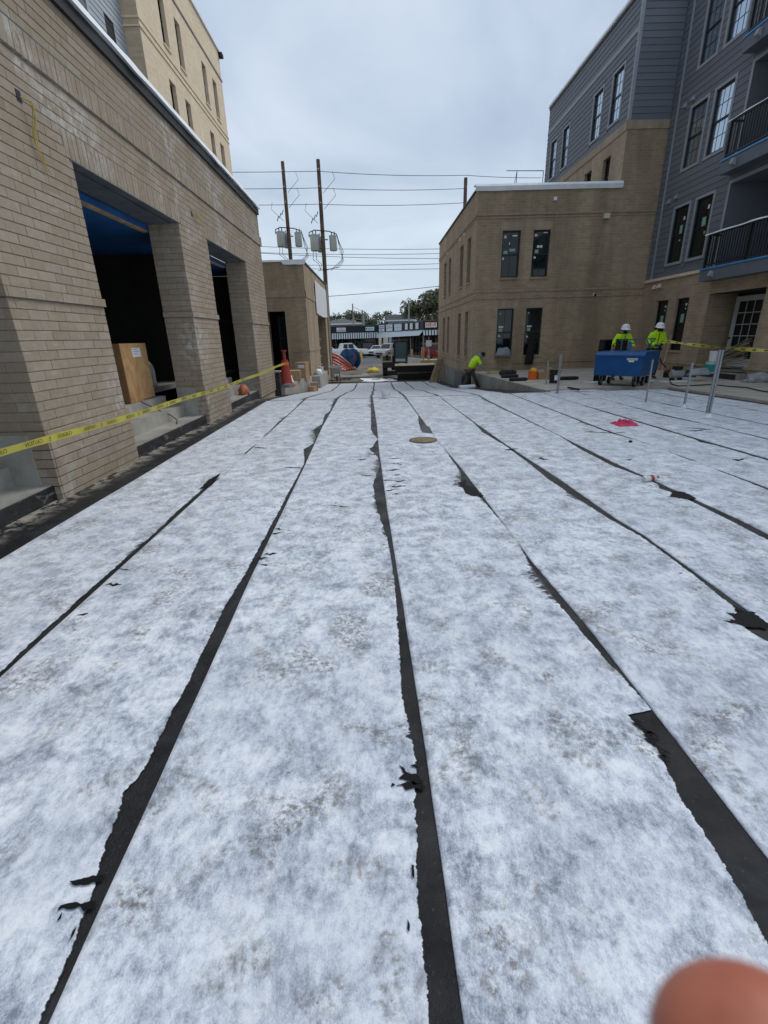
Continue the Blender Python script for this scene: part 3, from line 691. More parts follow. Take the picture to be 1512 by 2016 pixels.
while z < ZT - .01:
    z1 = z + .1
    if abs(z - 3.65) < .01:      # soldier lintels over the bays, plain bond between
        for a, b in ((1.6, 5.0), (6.72, 9.92), (11.48, 14.65)):
            u = a - .1
            while u < b + .1: bricks.append(('x', XL, u + .005, u + .092, 3.655, 3.945, .0)); u += .0975
        for j in range(3): lay('x', XL, [(Y0L, 1.5)] + [(p[0] + .1, p[1] - .1 if p[1] < 16 else p[1]) for p in PIERS], z + .1 * j, z + .1 * j + .1, k + j)
        z += .3; k += 3; continue
    if abs(z - 4.35) < .01:      # projecting soldier band
        u = Y0L
        while u < Y1L + .02: bricks.append(('x', XL, u + .004, u + .094, 4.37, 4.615, .028)); u += .098
        z += .3; k += 3; continue
    pr = .0
    if z < .74: pr = .03
    if abs(z - 2.05) < .01: pr = .028
    lay('x', XL, solid(z, z1), z, z1, k, pr)
    if z < ZO - .01:
        for a, b in PIERS:
            lay('yn', a, [(XB, XL + pr - .004)], z, z1, k + 1, pr)
            lay('yp', b, [(XB, XL + pr - .004)], z, z1, k + 1, pr)
    elif z > ZO: lay('yp', Y1L, [(XB, XL - .004)], z, z1, k + 1, 0)
    z = round(z1, 3); k += 1
def brick_box(b):
    ax, c, a, e, z0, z1, pr = b; j = (math.sin(a * 91.7 + z0 * 57.3) * .5) * .003
    if ax == 'x': return (XL - .015, XL + pr + j, a, e, z0, z1)
    if ax == 'yn': return (a, e, c - pr - j, c + .015, z0, z1)
    return (a, e, c - .015, c + pr + j, z0, z1)
def parea(b):
    x0, x1, y0, y1, z0, z1 = brick_box(b)
    P = [proj(p) for p in ((x1, y0, z0), (x1, y1, z0), (x1, y1, z1), (x1, y0, z1))] if b[0] == 'x' else [proj(p) for p in ((x0, y0, z0), (x1, y0, z0), (x1, y0, z1), (x0, y0, z1))]
    if b[0] == 'yp' or any(p is None for p in P): return 0
    if not any(-20 < p[0] < W0 + 20 and -20 < p[1] < H0 for p in P): return 0
    return abs(sum(P[i][0] * P[(i + 1) % 4][1] - P[(i + 1) % 4][0] * P[i][1] for i in range(4))) / 2
bricks.sort(key=parea, reverse=True)
cache = {}
lbw = wloc(LB)
for b in bricks[:300]:
    x0, x1, y0, y1, z0, z1 = brick_box(b); sz = (round(x1 - x0, 3), round(y1 - y0, 3), round(z1 - z0, 3))
    if sz not in cache:
        me = bpy.data.meshes.new('brick'); q = MB().box(-sz[0] / 2, sz[0] / 2, -sz[1] / 2, sz[1] / 2, -sz[2] / 2, sz[2] / 2)
        me.from_pydata(q.v, [], q.f); bm = bmesh.new(); bm.from_mesh(me)
        bmesh.ops.bevel(bm, geom=list(bm.edges), offset=.003, segments=1, affect='EDGES'); bm.to_mesh(me); bm.free()
        me.materials.append(BRICK); cache[sz] = me
    o = bpy.data.objects.new('brick', cache[sz]); COL.objects.link(o); o.parent = LB
    o.location = Vector(((x0 + x1) / 2, (y0 + y1) / 2, (z0 + z1) / 2)) - lbw
m = MB()
for b in bricks[300:]: m.box(*brick_box(b))
m.build('brickwork', BRICK, LB, kind='stuff')
# flush dark strip standing in for the shade of the joint above the band
MB().box(XL - .02, XL + .002, Y0L, Y1L, 4.618, 4.648).build('joint_shade', STEELB, LB)
m = MB()     # steel lintel angles
for a, b in ((1.6, 5.0), (6.72, 9.92), (11.48, 14.65)):
    m.box(XL - .13, XL + .012, a - .05, b + .05, ZO - .012, ZO - .001); m.box(XB + .02, XL - .14, a, b, ZO - .03, ZO - .018)
m.build('lintel', STEELB, LB)
for a, b in ((6.72, 9.92), (11.48, 14.65)): MB().box(-4.20, -4.105, a + .02, b - .02, ZO - .155, ZO - .035).build('wood_blocking', WOOD, LB)
# concrete steps with black coated fronts
for a, b in ((1.6, 4.97), (6.75, 9.89), (11.51, 14.62)):
    s = MB().box(-3.98, -3.60, a, b, -.3, .17).box(-4.33, -3.982, a, b, -.3, .39).box(-4.7, -4.332, a, b, -.3, .58).build('steps', CONC, LB)
    MB().box(-3.598, -3.572, a, b, -.3, .155).build('coating', COAT, s)
    MB().box(-4.08, -3.70, b - .02, b + .026, .17, .72).build('cheek_wall', CONC, s)
# room behind
MB().box(-9.6, -4.702, -1, 16.6, .60, .70).build('interior_floor', CONCD, LB)
MB().box(-9.6, -4.10, -1, 16.6, 3.52, 3.62).build('ceiling', BLUEC, LB)
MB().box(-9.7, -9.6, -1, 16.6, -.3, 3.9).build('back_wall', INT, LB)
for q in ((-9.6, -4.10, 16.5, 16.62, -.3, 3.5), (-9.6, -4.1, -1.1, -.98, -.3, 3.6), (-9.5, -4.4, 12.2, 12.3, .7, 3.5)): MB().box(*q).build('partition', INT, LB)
MB().box(-9.7, -4.08, -1, 16.8, 4.9, 5.0).build('roof', CONCD, LB)
# parapet cap: black flashing and white wrap with a wavy free edge
m = MB(); n = 150
for i in range(n + 1):
    y = Y0L + (Y1L + .06 - Y0L) * i / n; w = mnoise.noise(Vector((y * 1.3, 0, 0))) * .5 + mnoise.noise(Vector((y * 3.1, 5, 0))) * .25
    m.v += [(-4.15, y, 5.50), (XL - .02, y, 5.55), (XL + .04 + .02 * w, y, 5.52 + .02 * w), (XL + .10 + .05 * w, y, 5.385 - .10 * w), (XL + .03, y, 5.40)]
for i in range(n):
    for j in range(4): a = 5 * i + j; m.f.append((a, a + 1, a + 6, a + 5))
m.build('parapet_wrap', WRAP, LB, recalc=False, smooth=True)
MB().box(-4.1, XL + .05, Y0L, Y1L + .012, 5.22, 5.375).build('flashing', BLACK, LB)
# hanging yellow conductors
for (y, zz, ln) in ((5.98, 3.97, .62), (10.75, 3.96, .16)):
    m = MB(); m.box(XL - .01, XL + .006, y - .05, y + .02, zz - .05, zz + .05); jb = m.build('junction_box', BLKMET, LB)
    for q in range(3):
        r = random.Random(q + int(y)); pts = [(XL, y, zz)]
        if ln > .3:
            for t in range(1, 9): f = t / 8; pts.append((XL + .05 + .03 * math.sin(f * 4 + q), y + .10 * f + .05 * math.sin(f * 7) + .02 * q * f, zz - ln * f ** 1.3 + .02 * (1 - f)))
        else:
            for t in range(1, 7): f = t / 6; pts.append((XL + .04 + .05 * f, y + .42 * f, zz + .03 * math.sin(f * 5 + q) - .03 * q * f))
        MB().tube(pts, .0055, 5).build('wire', pm('wire_yellow', (.50, .36, .08), .5), jb, smooth=True)
# studs seen through the second bay
st = MB().box(-4.55, -4.47, 13.2, 13.34, .60, 3.3).build('door_frame', WOOD, LB)
MB().box(-4.50, -4.46, 13.42, 13.47, .60, 3.1).build('door_jamb', GALV, st)

# ------------------------------------------------------------------ SECOND BRICK PAVILION (left, beyond the arcade)
Y2 = 26.8; X2 = -3.55
P2 = thing('brick_pavilion', (X2, Y2, -.9), 'small tan brick pavilion with white banner and loose roof membrane corner', 'building')
m = MB(); holes_wall(m, 'y', Y2, -9, X2, -1.3, 5.3, [(-5.62, -4.70, -.6, 2.98)], .5, 1); m.build('front_wall', BY, P2, recalc=False)
m = MB(); holes_wall(m, 'x', X2, Y2, 38.3, -1.3, 5.3, [(31.9, 36.8, -1.05, 2.95)], .6, -1); m.build('side_wall', BX, P2, recalc=False)
MB().box(-9, X2 - .05, Y2 + .05, 38.25, 4.8, 4.9).build('roof', CONCD, P2)
m = MB().box(-9, X2 + .028, Y2 - .03, Y2 - .001, 3.64, 3.97); m.build('soldier_band', BSY, P2)
MB().box(X2 + .001, X2 + .03, Y2 - .03, 38.3, 3.64, 3.97).build('soldier_band', BSX, P2)
MB().box(X2 - .9, X2 + .025, Y2 - .025, Y2 - .002, .93, 1.0).build('ledge', BSY, P2)
MB().box(X2 + .001, X2 + .025, Y2 - .025, 31.88, .93, 1.0).build('ledge', BSX, P2)
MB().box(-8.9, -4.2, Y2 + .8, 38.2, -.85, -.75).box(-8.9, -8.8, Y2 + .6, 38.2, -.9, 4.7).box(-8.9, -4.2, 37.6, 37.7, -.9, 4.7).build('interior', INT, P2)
window(P2, 'y', Y2 + .45, 1, -5.2, -4.7, .6, 2.7, .02)
m = MB(); n = 30
for i in range(n + 1):
    x = -6 + (X2 + .1 + 6) * i / n; w = mnoise.noise(Vector((x * 2, 9, 0)))
    dr = .05 if x < -4.6 else .18 + .06 * w
    m.v += [(x, Y2 + .3, 5.36), (x, Y2 - .04, 5.37 + .02 * w), (x, Y2 - .06, 5.33 - dr)]
for i in range(n): a = 3 * i; m.f += [(a, a + 1, a + 4, a + 3), (a + 1, a + 2, a + 5, a + 4)]
m.build('roof_wrap', WRAP, P2, recalc=False, smooth=True)
MB().box(X2 - .3, X2 + .05, Y2 + .05, 38.35, 5.26, 5.34).build('flashing', BLACK, P2)
m = MB(); n = 20     # banner
for i in range(n + 1):
    y = 31.0 + 7.0 * i / n; w = .04 * mnoise.noise(Vector((y * 1.1, 2, 0)))
    for z in (3.05 - .1 * math.sin(i / n * 3.1), 3.9, 4.85): m.v.append((X2 + .06 + w, y, z))
for i in range(n):
    for j in range(2): a = 3 * i + j; m.f.append((a, a + 3, a + 4, a + 1))
m.build('banner', PAPER, P2, recalc=False, smooth=True)
MB().tube([(X2 + .10, 38.2, 5.3), (X2 + .10, 38.2, -1.2)], .06, 8).build('downspout', pm('beige_pipe', (.5, .42, .34)), P2, smooth=True)
m = MB()
for i in range(5): m.box(-4.6, -3.75, 33.6, 34.6, -.7 + i * .55, -.63 + i * .55)
m.box(-4.58, -4.5, 33.62, 33.7, -1.0, 1.9).box(-3.85, -3.77, 33.62, 33.7, -1.0, 1.9).build('storage_rack', WOODG, P2)

# ------------------------------------------------------------------ LEFT TOWER
XT = -8.85
TW = thing('brick_tower', (XT, 24, -1), 'pale tan brick apartment tower with paired narrow windows and grey siding wing', 'building')
tw_w = [(a, b, z0, z1) for z0, z1 in ((13.87, 15.70), (10.83, 12.65), (7.8, 9.62), (4.8, 6.6)) for a, b in ((26.5, 27.25), (28.4, 29.12), (32.05, 32.78), (33.87, 34.62))]
m = MB(); holes_wall(m, 'x', XT, 24.0, 36.0, -1.2, 17.75, tw_w, .25, -1); m.build('east_wall', TX, TW, recalc=False)
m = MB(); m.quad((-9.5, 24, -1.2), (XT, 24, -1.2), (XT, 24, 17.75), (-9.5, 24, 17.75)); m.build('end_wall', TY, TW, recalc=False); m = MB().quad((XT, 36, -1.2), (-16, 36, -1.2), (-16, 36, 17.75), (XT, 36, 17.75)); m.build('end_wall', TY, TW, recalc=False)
MB().box(-16, XT - .02, 24.02, 35.98, 17.2, 17.3).build('roof', CONCD, TW)
for z in (13.22, 13.48, 16.32):
    MB().box(-9.5, XT + .035, 23.965, 36.035, z, z + (.06 if z < 16 else .10)).build('string_course', TX if z < 16 else pm('mauve_flashing', (.20, .15, .14)), TW)
MB().box(-9.5, XT + .09, 23.93, 36.12, 17.75, 17.86).build('coping', WRAP, TW)
MB().box(XT - .2, XT + .22, 35.9, 36.25, 17.55, 17.74).build('scupper', BLKMET, TW)
for (a, b, z0, z1) in tw_w[:8]: window(TW, 'x', XT, -1, a, b, z0, z1, .17, sill=TX)
m = MB(); m.quad((-9.52, -2, -1.2), (-9.52, 24, -1.2), (-9.52, 24, 17.4), (-9.52, -2, 17.4)); m.build('wing_wall', INT, TW, recalc=False)
ww = [(22.4, 23.1, 10.95, 12.76)]
siding(TW, 'x', -9.5, -1, 21.25, 23.98, 6.5, 16.5, ww, LGRAY, .2)
siding(TW, 'x', -9.5, -1, 12.0, 21.08, 6.5, 16.5, [], GRAYS, .4)
window(TW, 'x', -9.48, -1, *ww[0], .03, fw=.07)
MB().box(-9.5, -9.45, 21.1, 21.24, 5, 16.5).build('corner_trim', LGRAY, TW)

# ------------------------------------------------------------------ RIGHT APARTMENT BUILDING
YF = 21.5; XW = 4.22; XC = 9.8; XG = 11.4; ROOF = 12.9
RB = thing('apartment_building', (XW, YF, 0), 'brown brick and grey siding apartment building with stacked balconies', 'building')
fw_ = [(5.28, 6.02, 3.76, 5.47), (6.54, 7.23, 3.76, 5.47), (5.25, 5.95, .68, 2.58), (6.47, 7.18, .68, 2.58)]
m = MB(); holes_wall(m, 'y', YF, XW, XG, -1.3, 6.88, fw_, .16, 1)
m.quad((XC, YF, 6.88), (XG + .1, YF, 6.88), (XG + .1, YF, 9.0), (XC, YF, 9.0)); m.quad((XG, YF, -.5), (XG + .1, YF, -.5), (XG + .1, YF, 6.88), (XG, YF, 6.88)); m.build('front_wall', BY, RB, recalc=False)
wwn = [(22.6, 23.42, 3.74, 5.5), (24.4, 25.3, 3.74, 5.5), (28.15, 28.98, 3.74, 5.5), (29.9, 30.9, 3.74, 5.5),
       (22.66, 23.45, .62, 2.57), (24.58, 25.42, .62, 2.57), (28.35, 29.1, .62, 2.57), (30.15, 31.0, .62, 2.57)]
m = MB(); holes_wall(m, 'x', XW, YF, 33.2, -.1, 6.9, wwn, .25, 1); m.build('west_wall', BX, RB, recalc=False)
MB().box(XW + .02, XW + .3, YF + .3, 33.2, -1.6, -.102).box(XW - .02, XW + .02, YF - .01, 33.25, -1.6, -.1).build('foundation', CONCD, RB)
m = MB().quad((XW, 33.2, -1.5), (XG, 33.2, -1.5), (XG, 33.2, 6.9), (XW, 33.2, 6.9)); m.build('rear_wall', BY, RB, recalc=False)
MB().box(XW + .05, XG, YF + .05, 33.15, 6.3, 6.4).build('low_roof', CONCD, RB)
def band(z0, z1, pr, x1=XG, y1=33.2, soldier=True, nm='string_course'):
    MB().box(XW - pr, x1, YF - pr, YF - .001, z0, z1).build(nm, BSY if soldier else BY, RB)
    MB().box(XW - pr, XW - .001, YF - pr + .001, y1, z0, z1).build(nm, BSX if soldier else BX, RB)
band(3.22, 3.30, .03); band(2.96, 3.02, .03); band(6.0, 6.06, .035); band(5.9, 5.94, .02); band(.36, .43, .035, soldier=False)
for z0, z1 in ((5.47, 5.76), (2.58, 2.87)):     # soldier heads over each window
    for a, b, *_ in fw_[:2]: MB().box(a - .05, b + .05, YF - .006, YF - .001, z0, z1).build('soldier_head', BSY, RB)
stk = [[(.2, .88, .09, .10, PAPER), (.72, .9, .2, .05, WHITE), (.45, .74, .035, .08, WHITE), (.62, .60, .24, .10, GREENP), (.25, .54, .16, .16, GREENP), (.14, .42, .07, .09, PAPER)],
       [(.2, .90, .11, .09, PAPER), (.76, .95, .17, .035, WHITE), (.38, .66, .11, .09, WHITE), (.56, .66, .08, .09, WHITE), (.3, .55, .15, .16, GREENP), (.22, .43, .09, .08, PAPER)],
       [(.22, .9, .07, .07, GREENP), (.3, .62, .20, .06, PAPER), (.28, .55, .14, .14, GREENP), (.22, .43, .07, .07, PAPER)],
       [(.22, .9, .07, .07, GREENP), (.3, .62, .20, .06, PAPER), (.28, .55, .14, .14, GREENP), (.22, .40, .07, .07, PAPER)]]
for h, s in zip(fw_, stk): window(RB, 'y', YF, 1, *h, .09, sill=BY, stickers=s, muntins=(2, 1))
for h in wwn: window(RB, 'x', XW, 1, *h, .17, sill=BX)
# white parapet wrap on the low roof
m = MB(); n = 60
for i in range(n + 1):
    x = XW - .12 + (XC + .1 - XW + .12) * i / n; w = mnoise.noise(Vector((x * 1.1, 3, 0))) * .7 + mnoise.noise(Vector((x * 3.3, 1, 0))) * .3
    m.v += [(x, YF + .35, 7.06), (x, YF - .02, 7.07), (x, YF - .10 - .02 * w, 6.98), (x, YF - .06 + .02 * w, 6.83 + .025 * w), (x, YF - .01, 6.84)]
for i in range(n):
    for j in range(4): a = 5 * i + j; m.f.append((a, a + 1, a + 6, a + 5))
m.build('parapet_wrap', WRAP, RB, recalc=False, smooth=True)
MB().box(XW - .05, XW + .3, YF + .1, 33.25, 6.9, 6.97).build('flashing', BLACK, RB)
MB().box(7.22, 7.34, YF - .06, YF - .002, 6.46, 6.58).build('vent_cover', WHITE, RB)
MB().box(9.27, 9.5, YF - .14, YF - .002, 5.79, 5.97).build('light_box', pm('cream_paint', (.62, .56, .44)), RB)
b = MB().box(9.24, 9.36, YF - .05, YF - .002, 2.98, 3.08).build('security_camera', WHITE, RB); MB().ball((9.3, YF - .09, 3.02), .05).build('lens_dome', BLKMET, b, smooth=True)
for y in (23.9, 25.0, 29.0): MB().box(XW - .12, XW - .002, y, y + .1, 5.72, 5.86).build('wall_light', TX, RB)
# tall block, west face above the low roof
tb = [(22.66, 23.34, 6.9, 8.27), (24.45, 25.2, 6.9, 8.27), (28.0, 28.7, 6.9, 8.27)]
m = MB(); holes_wall(m, 'x', XC, YF, 31.0, 6.3, 9.0, tb, .2, 1); m.build('upper_west_brick', BX, RB, recalc=False)
for h in tb: window(RB, 'x', XC, 1, *h, .13)
MB().box(XC - .03, XG - .02, YF - .03, YF - .001, 8.72, 9.0).build('soldier_course', BSY, RB)
MB().box(XC - .03, XC - .001, YF - .029, 31.0, 8.72, 9.0).build('soldier_course', BSX, RB)
ts = [(22.35, 23.2, 9.38, 11.05), (24.1, 24.95, 9.38, 11.05), (27.7, 28.47, 9.38, 11.05), (29.38, 30.22, 9.38, 11.05)]
tsm = [(a - .09, b + .09, c - .09, d + .09) for a, b, c, d in ts]
m = MB(); holes_wall(m, 'x', XC + .006, YF + .006, 31.0, 9.0, ROOF, ts, .12, 1); m.quad((XC + .006, YF + .006, 9.0), (XG + .1, YF + .006, 9.0), (XG + .1, YF + .006, ROOF), (XC + .006, YF + .006, ROOF)); m.build('sheathing', TRIMD, RB, recalc=False)
siding(RB, 'x', XC, 1, YF + .08, 30.95, 9.012, 11.62, tsm, GRAYS)
siding(RB, 'x', XC, 1, YF + .08, 30.95, 11.80, ROOF, [], GRAYS)
siding(RB, 'y', YF, 1, XC + .08, XG - .03, 9.012, ROOF, [], GRAYS)
MB().box(XC - .03, XC - .001, YF + .08, 30.95, 11.62, 11.78).build('belt_trim', TRIMG, RB)
MB().box(XC - .03, XC + .08, YF - .03, YF + .08, 9.0, ROOF).build('corner_trim', TRIMG, RB)
for h in ts: window(RB, 'x', XC, 1, *h, .03, glass=GLASSC, muntins=(2, 2), trim=TRIMG)
m = MB(); n = 40
for i in range(n + 1):
    y = YF - .1 + (31.1 - YF) * i / n; w = .025 * mnoise.noise(Vector((y * 2.2, 7, 0)))
    m.v += [(XC + .3, y, ROOF + .10), (XC - .07, y, ROOF + .09 + w), (XC - .09, y, ROOF - .03 + w), (XC - .02, y, ROOF - .06)]
for i in range(n):
    for j in range(3): a = 4 * i + j; m.f.append((a, a + 1, a + 5, a + 4))
m.build('roof_edge_wrap', WRAP, RB, recalc=False, smooth=True)
MB().box(XC - .03, XC + .02, YF - .02, 31.0, ROOF - .16, ROOF - .02).build('roof_flashing', BLACK, RB)
MB().box(XC + .05, 18, YF + .05, 31, ROOF - .2, ROOF - .1).box(XG + .05, 18, 6, YF + .04, ROOF - .2, ROOF - .1).build('roof', CONCD, RB)
# balcony wing, wall plane x = XG facing the court
YA = 17.25; YE = 6.0; YP = 14.75
floors = [(3.95, 5.78), (7.02, 8.83), (9.98, 11.8)]
gw = [(a, b, z0, z1) for z0, z1 in floors for a, b in ((19.28, 20.15), (18.0, 18.87))]
gb = [(19.6, 20.4, .80, 2.65), (18.3, 19.06, .83, 2.65)]
log_ = [(YE, YA, 3.42, 5.84), (YE, YA, 6.45, 8.86), (YE, YA, 9.45, 11.9)]
m = MB(); holes_wall(m, 'x', XG, YE, YF, -.1, 3.45, gb + [(YP, YA, -.1, 2.67)], .16, 1); m.build('ground_floor_brick', BX, RB, recalc=False)
m = MB(); holes_wall(m, 'x', XG + .006, YE, YF + .05, 3.40, ROOF, gw + log_, .12, 1); m.build('sheathing', TRIMD, RB, recalc=False)
gtm = [(a - .09, b + .09, c - .09, d + .09) for a, b, c, d in gw]
lgm = [(YE, YA + .1, c - .1, d + .1) for a, b, c, d in log_]
siding(RB, 'x', XG, 1, YE, YF - .03, 3.50, ROOF, gtm + lgm + [(21.0, 21.1, 3, 13)], GRAYS)
MB().box(XG - .035, XG - .001, 21.0, 21.1, 3.5, ROOF).build('corner_trim', TRIMG, RB)
MB().box(XG - .06, XG - .001, 17.95, YF - .04, 3.40, 3.50).build('stone_cap', TX, RB)
MB().box(XG - .035, XG - .001, YE, YF - .04, .36, .43).build('base_ledge', BX, RB)
ss = [[(.35, .78, .09, .11, PAPER), (.45, .58, .16, .32, GREENP), (.45, .40, .05, .05, PAPER)], [(.3, .82, .1, .12, PAPER), (.45, .58, .2, .32, GREENP), (.3, .40, .09, .1, CARD)]]
for i, h in enumerate(gw):
    if i < 2: window(RB, 'x', XG, 1, *h, .03, muntins=(3, 2), trim=TRIMG, stickers=ss[i])
    else: window(RB, 'x', XG, 1, *h, .03, glass=GLASSC, muntins=(3, 2), trim=TRIMG)
for h in gb: window(RB, 'x', XG, 1, *h, .09, sill=BX, stickers=[(.4, .88, .1, .08, PAPER), (.55, .62, .2, .3, GREENP), (.4, .8, .05, .05, PAPER)])
for y, z in ((20.55, 6.12), (20.1, 6.18), (20.5, 9.06), (20.05, 9.1), (20.6, 3.18), (20.25, 3.2)):
    MB().prism([(XG - .12, y, z - .06), (XG - .002, y, z - .06), (XG - .002, y, z + .08), (XG - .05, y, z + .08)], (0, .14, 0)).build('vent_hood', TRIMG if z > 4 else TX, RB)
# loggias and balconies
for k, (a, b, z0, z1) in enumerate(log_):
    m = MB()
    m.quad((XG + .03, YA - .004, z0 - .3), (13.2, YA - .004, z0 - .3), (13.2, YA - .004, z1), (XG + .03, YA - .004, z1)); m.quad((13.2, YE, z0 - .3), (13.2, YA, z0 - .3), (13.2, YA, z1), (13.2, YE, z1))
    m.quad((XG + .03, YE, z1 - .006), (13.2, YE, z1 - .006), (13.2, YA, z1 - .006), (XG + .03, YA, z1 - .006)); m.build('loggia', GRAYS, RB, recalc=False)
    MB().box(XG - .02, XG - .001, YA, YA + .1, z0, z1 + .1).box(XG - .02, XG - .001, YE, YA, z1, z1 + .1).build('loggia_trim', TRIMG, RB)
    zf = z0 - .02
    bal = MB().box(10.98, 13.2, YE, 17.32, zf - .35, zf).build('balcony', TRIMD, RB)
    MB().box(10.95, 11.02, YE, 17.34, zf + .001, zf + .045).box(11.021, XG, 17.28, 17.34, zf + .001, zf + .045).build('edge_film', pm('blue_film', (.06, .30, .62), .35), bal)
    for y in (16.6, 13.2, 9.8): MB().prism([(10.86, y, zf - .22), (10.978, y, zf - .28), (10.978, y, zf - .08), (10.90, y, zf - .08)], (0, .14, 0)).build('scupper', TRIMG, bal)
    r = MB().box(11.02, 11.07, YE, 17.28, zf + 1.0, zf + 1.05).box(11.02, 11.07, YE, 17.28, zf + .12, zf + .16)
    r.box(11.071, XG, 17.22, 17.27, zf + 1.0, zf + 1.05)
    y = YE
    while y < 17.2: r.box(11.035, 11.055, y, y + .02, zf + .16, zf + 1.0); y += .115
    for y in (17.22, 15.4, 13.5, 11.6, 9.7, 7.8): r.box(11.015, 11.075, y, y + .06, zf + .05, zf + 1.06)
    x = 11.16
    while x < XG - .03: r.box(x, x + .02, 17.235, 17.255, zf + .1, zf + 1.0); x += .11
    r.build('railing', BLKMET, bal)
    if k < 2:
        n = 40; m = MB()
        for i in range(n + 1):
            y = YE + (17.45 - YE) * i / n; w = mnoise.noise(Vector((y * 1.6, k * 7, 0))) * .02
            for q in range(6): t = q / 5 * math.pi; m.v.append((11.045 + .055 * math.cos(t), y, zf + 1.04 + (.05 + w) * math.sin(t) + w))
        for i in range(n):
            for q in range(5): a_ = 6 * i + q; m.f.append((a_, a_ + 1, a_ + 7, a_ + 6))
        m.build('rail_wrap', WRAP, bal, recalc=False, smooth=True)
# ground floor alcove with the french door
m = MB(); m.quad((XG + .03, YA - .004, 0), (13.0, YA - .004, 0), (13.0, YA - .004, 2.67), (XG + .03, YA - .004, 2.67)); m.build('alcove_side', BY, RB, recalc=False)
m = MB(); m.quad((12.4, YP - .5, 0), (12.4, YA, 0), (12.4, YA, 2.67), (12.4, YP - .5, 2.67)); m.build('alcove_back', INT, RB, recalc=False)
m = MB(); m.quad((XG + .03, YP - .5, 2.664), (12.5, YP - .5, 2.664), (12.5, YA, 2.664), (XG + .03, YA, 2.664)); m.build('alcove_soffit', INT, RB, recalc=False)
m = MB(); m.quad((XG + .03, YP + .004, 0), (12.5, YP + .004, 0), (12.5, YP + .004, 2.67), (XG + .03, YP + .004, 2.67)); m.build('alcove_side', BY, RB, recalc=False)
slab = MB().box(11.1, 12.5, YP + .02, 17.2, PZ, .24).build('door_step', CONC, RB); MB().box(11.07, 11.098, YP + .02, 17.2, PZ + .001, .22).build('coating', COAT, slab)
da, db = 15.75, 17.15
dr = MB(); xd = 12.36
dr.box(xd - .06, xd, da, da + .18, .26, 2.56).box(xd - .06, xd, db - .18, db, .26, 2.56).box(xd - .06, xd, da + .18, db - .18, 2.40, 2.56).box(xd - .06, xd, da + .18, db - .18, .26, .60)
dr = dr.build('french_door', pm('door_primer', (.52, .54, .54), .5, .08), RB)
gw_, gh = (db - da - .36) / 3, 1.8 / 5
for i in range(3):
    for j in range(5): MB().box(xd - .035, xd - .025, da + .18 + gw_ * i, da + .18 + gw_ * (i + 1), .6 + gh * j, .6 + gh * (j + 1)).build('pane', GLASSD, dr)
m = MB()
for i in (1, 2): m.box(xd - .05, xd - .038, da + .18 + gw_ * i - .012, da + .18 + gw_ * i + .012, .6, 2.4)
for j in range(1, 5): m.box(xd - .048, xd - .0365, da + .18, db - .18, .6 + gh * j - .012, .6 + gh * j + .012)
m.build('muntin_grid', MATS['door_primer'], dr)
MB().ball((xd - .09, db - .09, 1.25), .035).build('door_knob', BLKMET, dr, smooth=True)

# ------------------------------------------------------------------ LEFT SIDE OBJECTS
def rbox(name, mat, c, size, rz=0.0, bevel=.01, parent=None, **kw):
    """one bevelled box, origin at its base centre"""
    me = bpy.data.meshes.new(name); q = MB().box(-size[0] / 2, size[0] / 2, -size[1] / 2, size[1] / 2, 0, size[2]); me.from_pydata(q.v, [], q.f)
    bm = bmesh.new(); bm.from_mesh(me); bmesh.ops.recalc_face_normals(bm, faces=bm.faces)
    if bevel: bmesh.ops.bevel(bm, geom=list(bm.edges), offset=bevel, segments=2, affect='EDGES')
    bm.to_mesh(me); bm.free(); me.materials.append(mat)
    o = bpy.data.objects.new(name, me); COL.objects.link(o); o.location = c; o.rotation_euler = (0, 0, rz)
    if parent is not None: o.parent = parent
    return tag(o, **kw)
def crumple(name, mat, c, size, seed, parent=None, sub=3, amp=.35, **kw):
    """crumpled cloth / bag lump resting on its base"""
    bm = bmesh.new(); bmesh.ops.create_icosphere(bm, subdivisions=sub, radius=1)
    for v in bm.verts:
        d = Vector(v.co); k = 1 + amp * mnoise.fractal(d * 1.7 + Vector((seed, 0, 0)), 1.0, 2.0, 4) + .18 * abs(mnoise.noise(d * 5 + Vector((0, seed, 0))))
        v.co = Vector((d.x * k * size[0] / 2, d.y * k * size[1] / 2, max(-.25, d.z * k) * size[2] / 1.3 + size[2] * .19))
    me = bpy.data.meshes.new(name); bm.to_mesh(me); bm.free(); me.materials.append(mat)
    for p in me.polygons: p.use_smooth = True
    o = bpy.data.objects.new(name, me); COL.objects.link(o); o.location = c
    if parent is not None: o.parent = parent
    return tag(o, **kw)
# plywood crate on the upper step
cx0 = -4.42; p0 = gx(258.5, 790, cx0); p1 = gx(305.7, 779, cx0)
ca, cb_ = p0.y, p1.y; cz = .585
cr_ = thing('plywood_crate', (cx0, (ca + cb_) / 2, cz), 'tall plywood crate with a white paper stapled on, standing on the arcade steps', 'crate')
MB().box(cx0 - .02, cx0, ca, (ca + cb_) / 2 - .02, cz, 1.6).build('panel', PLY, cr_)
MB().box(cx0 - .02, cx0 - .003, (ca + cb_) / 2 - .018, cb_, cz + .02, 1.6).build('panel', PLY, cr_)
MB().box(cx0 - .28, cx0 - .022, ca + .02, cb_ - .02, cz, 1.585).build('carcass', PLY, cr_)
MB().box(cx0 - .28, cx0 - .001, ca - .02, ca - .002, cz, 1.6).build('side_panel', pm('shaded_plywood', (.30, .16, .07), .8, .2), cr_)  # side turned from the sun, its shade put into a darker plywood tone
pp = (ca + cb_) / 2
MB().box(cx0 + .001, cx0 + .004, pp - .1, pp + .22, 1.36, 1.52).build('paper', PAPER, cr_)
m = MB()
for i, z in enumerate((1.5, 1.46, 1.42)): m.box(cx0 + .0042, cx0 + .0048, pp - .06, pp + .1 + .04 * (i % 2), z - .012, z)
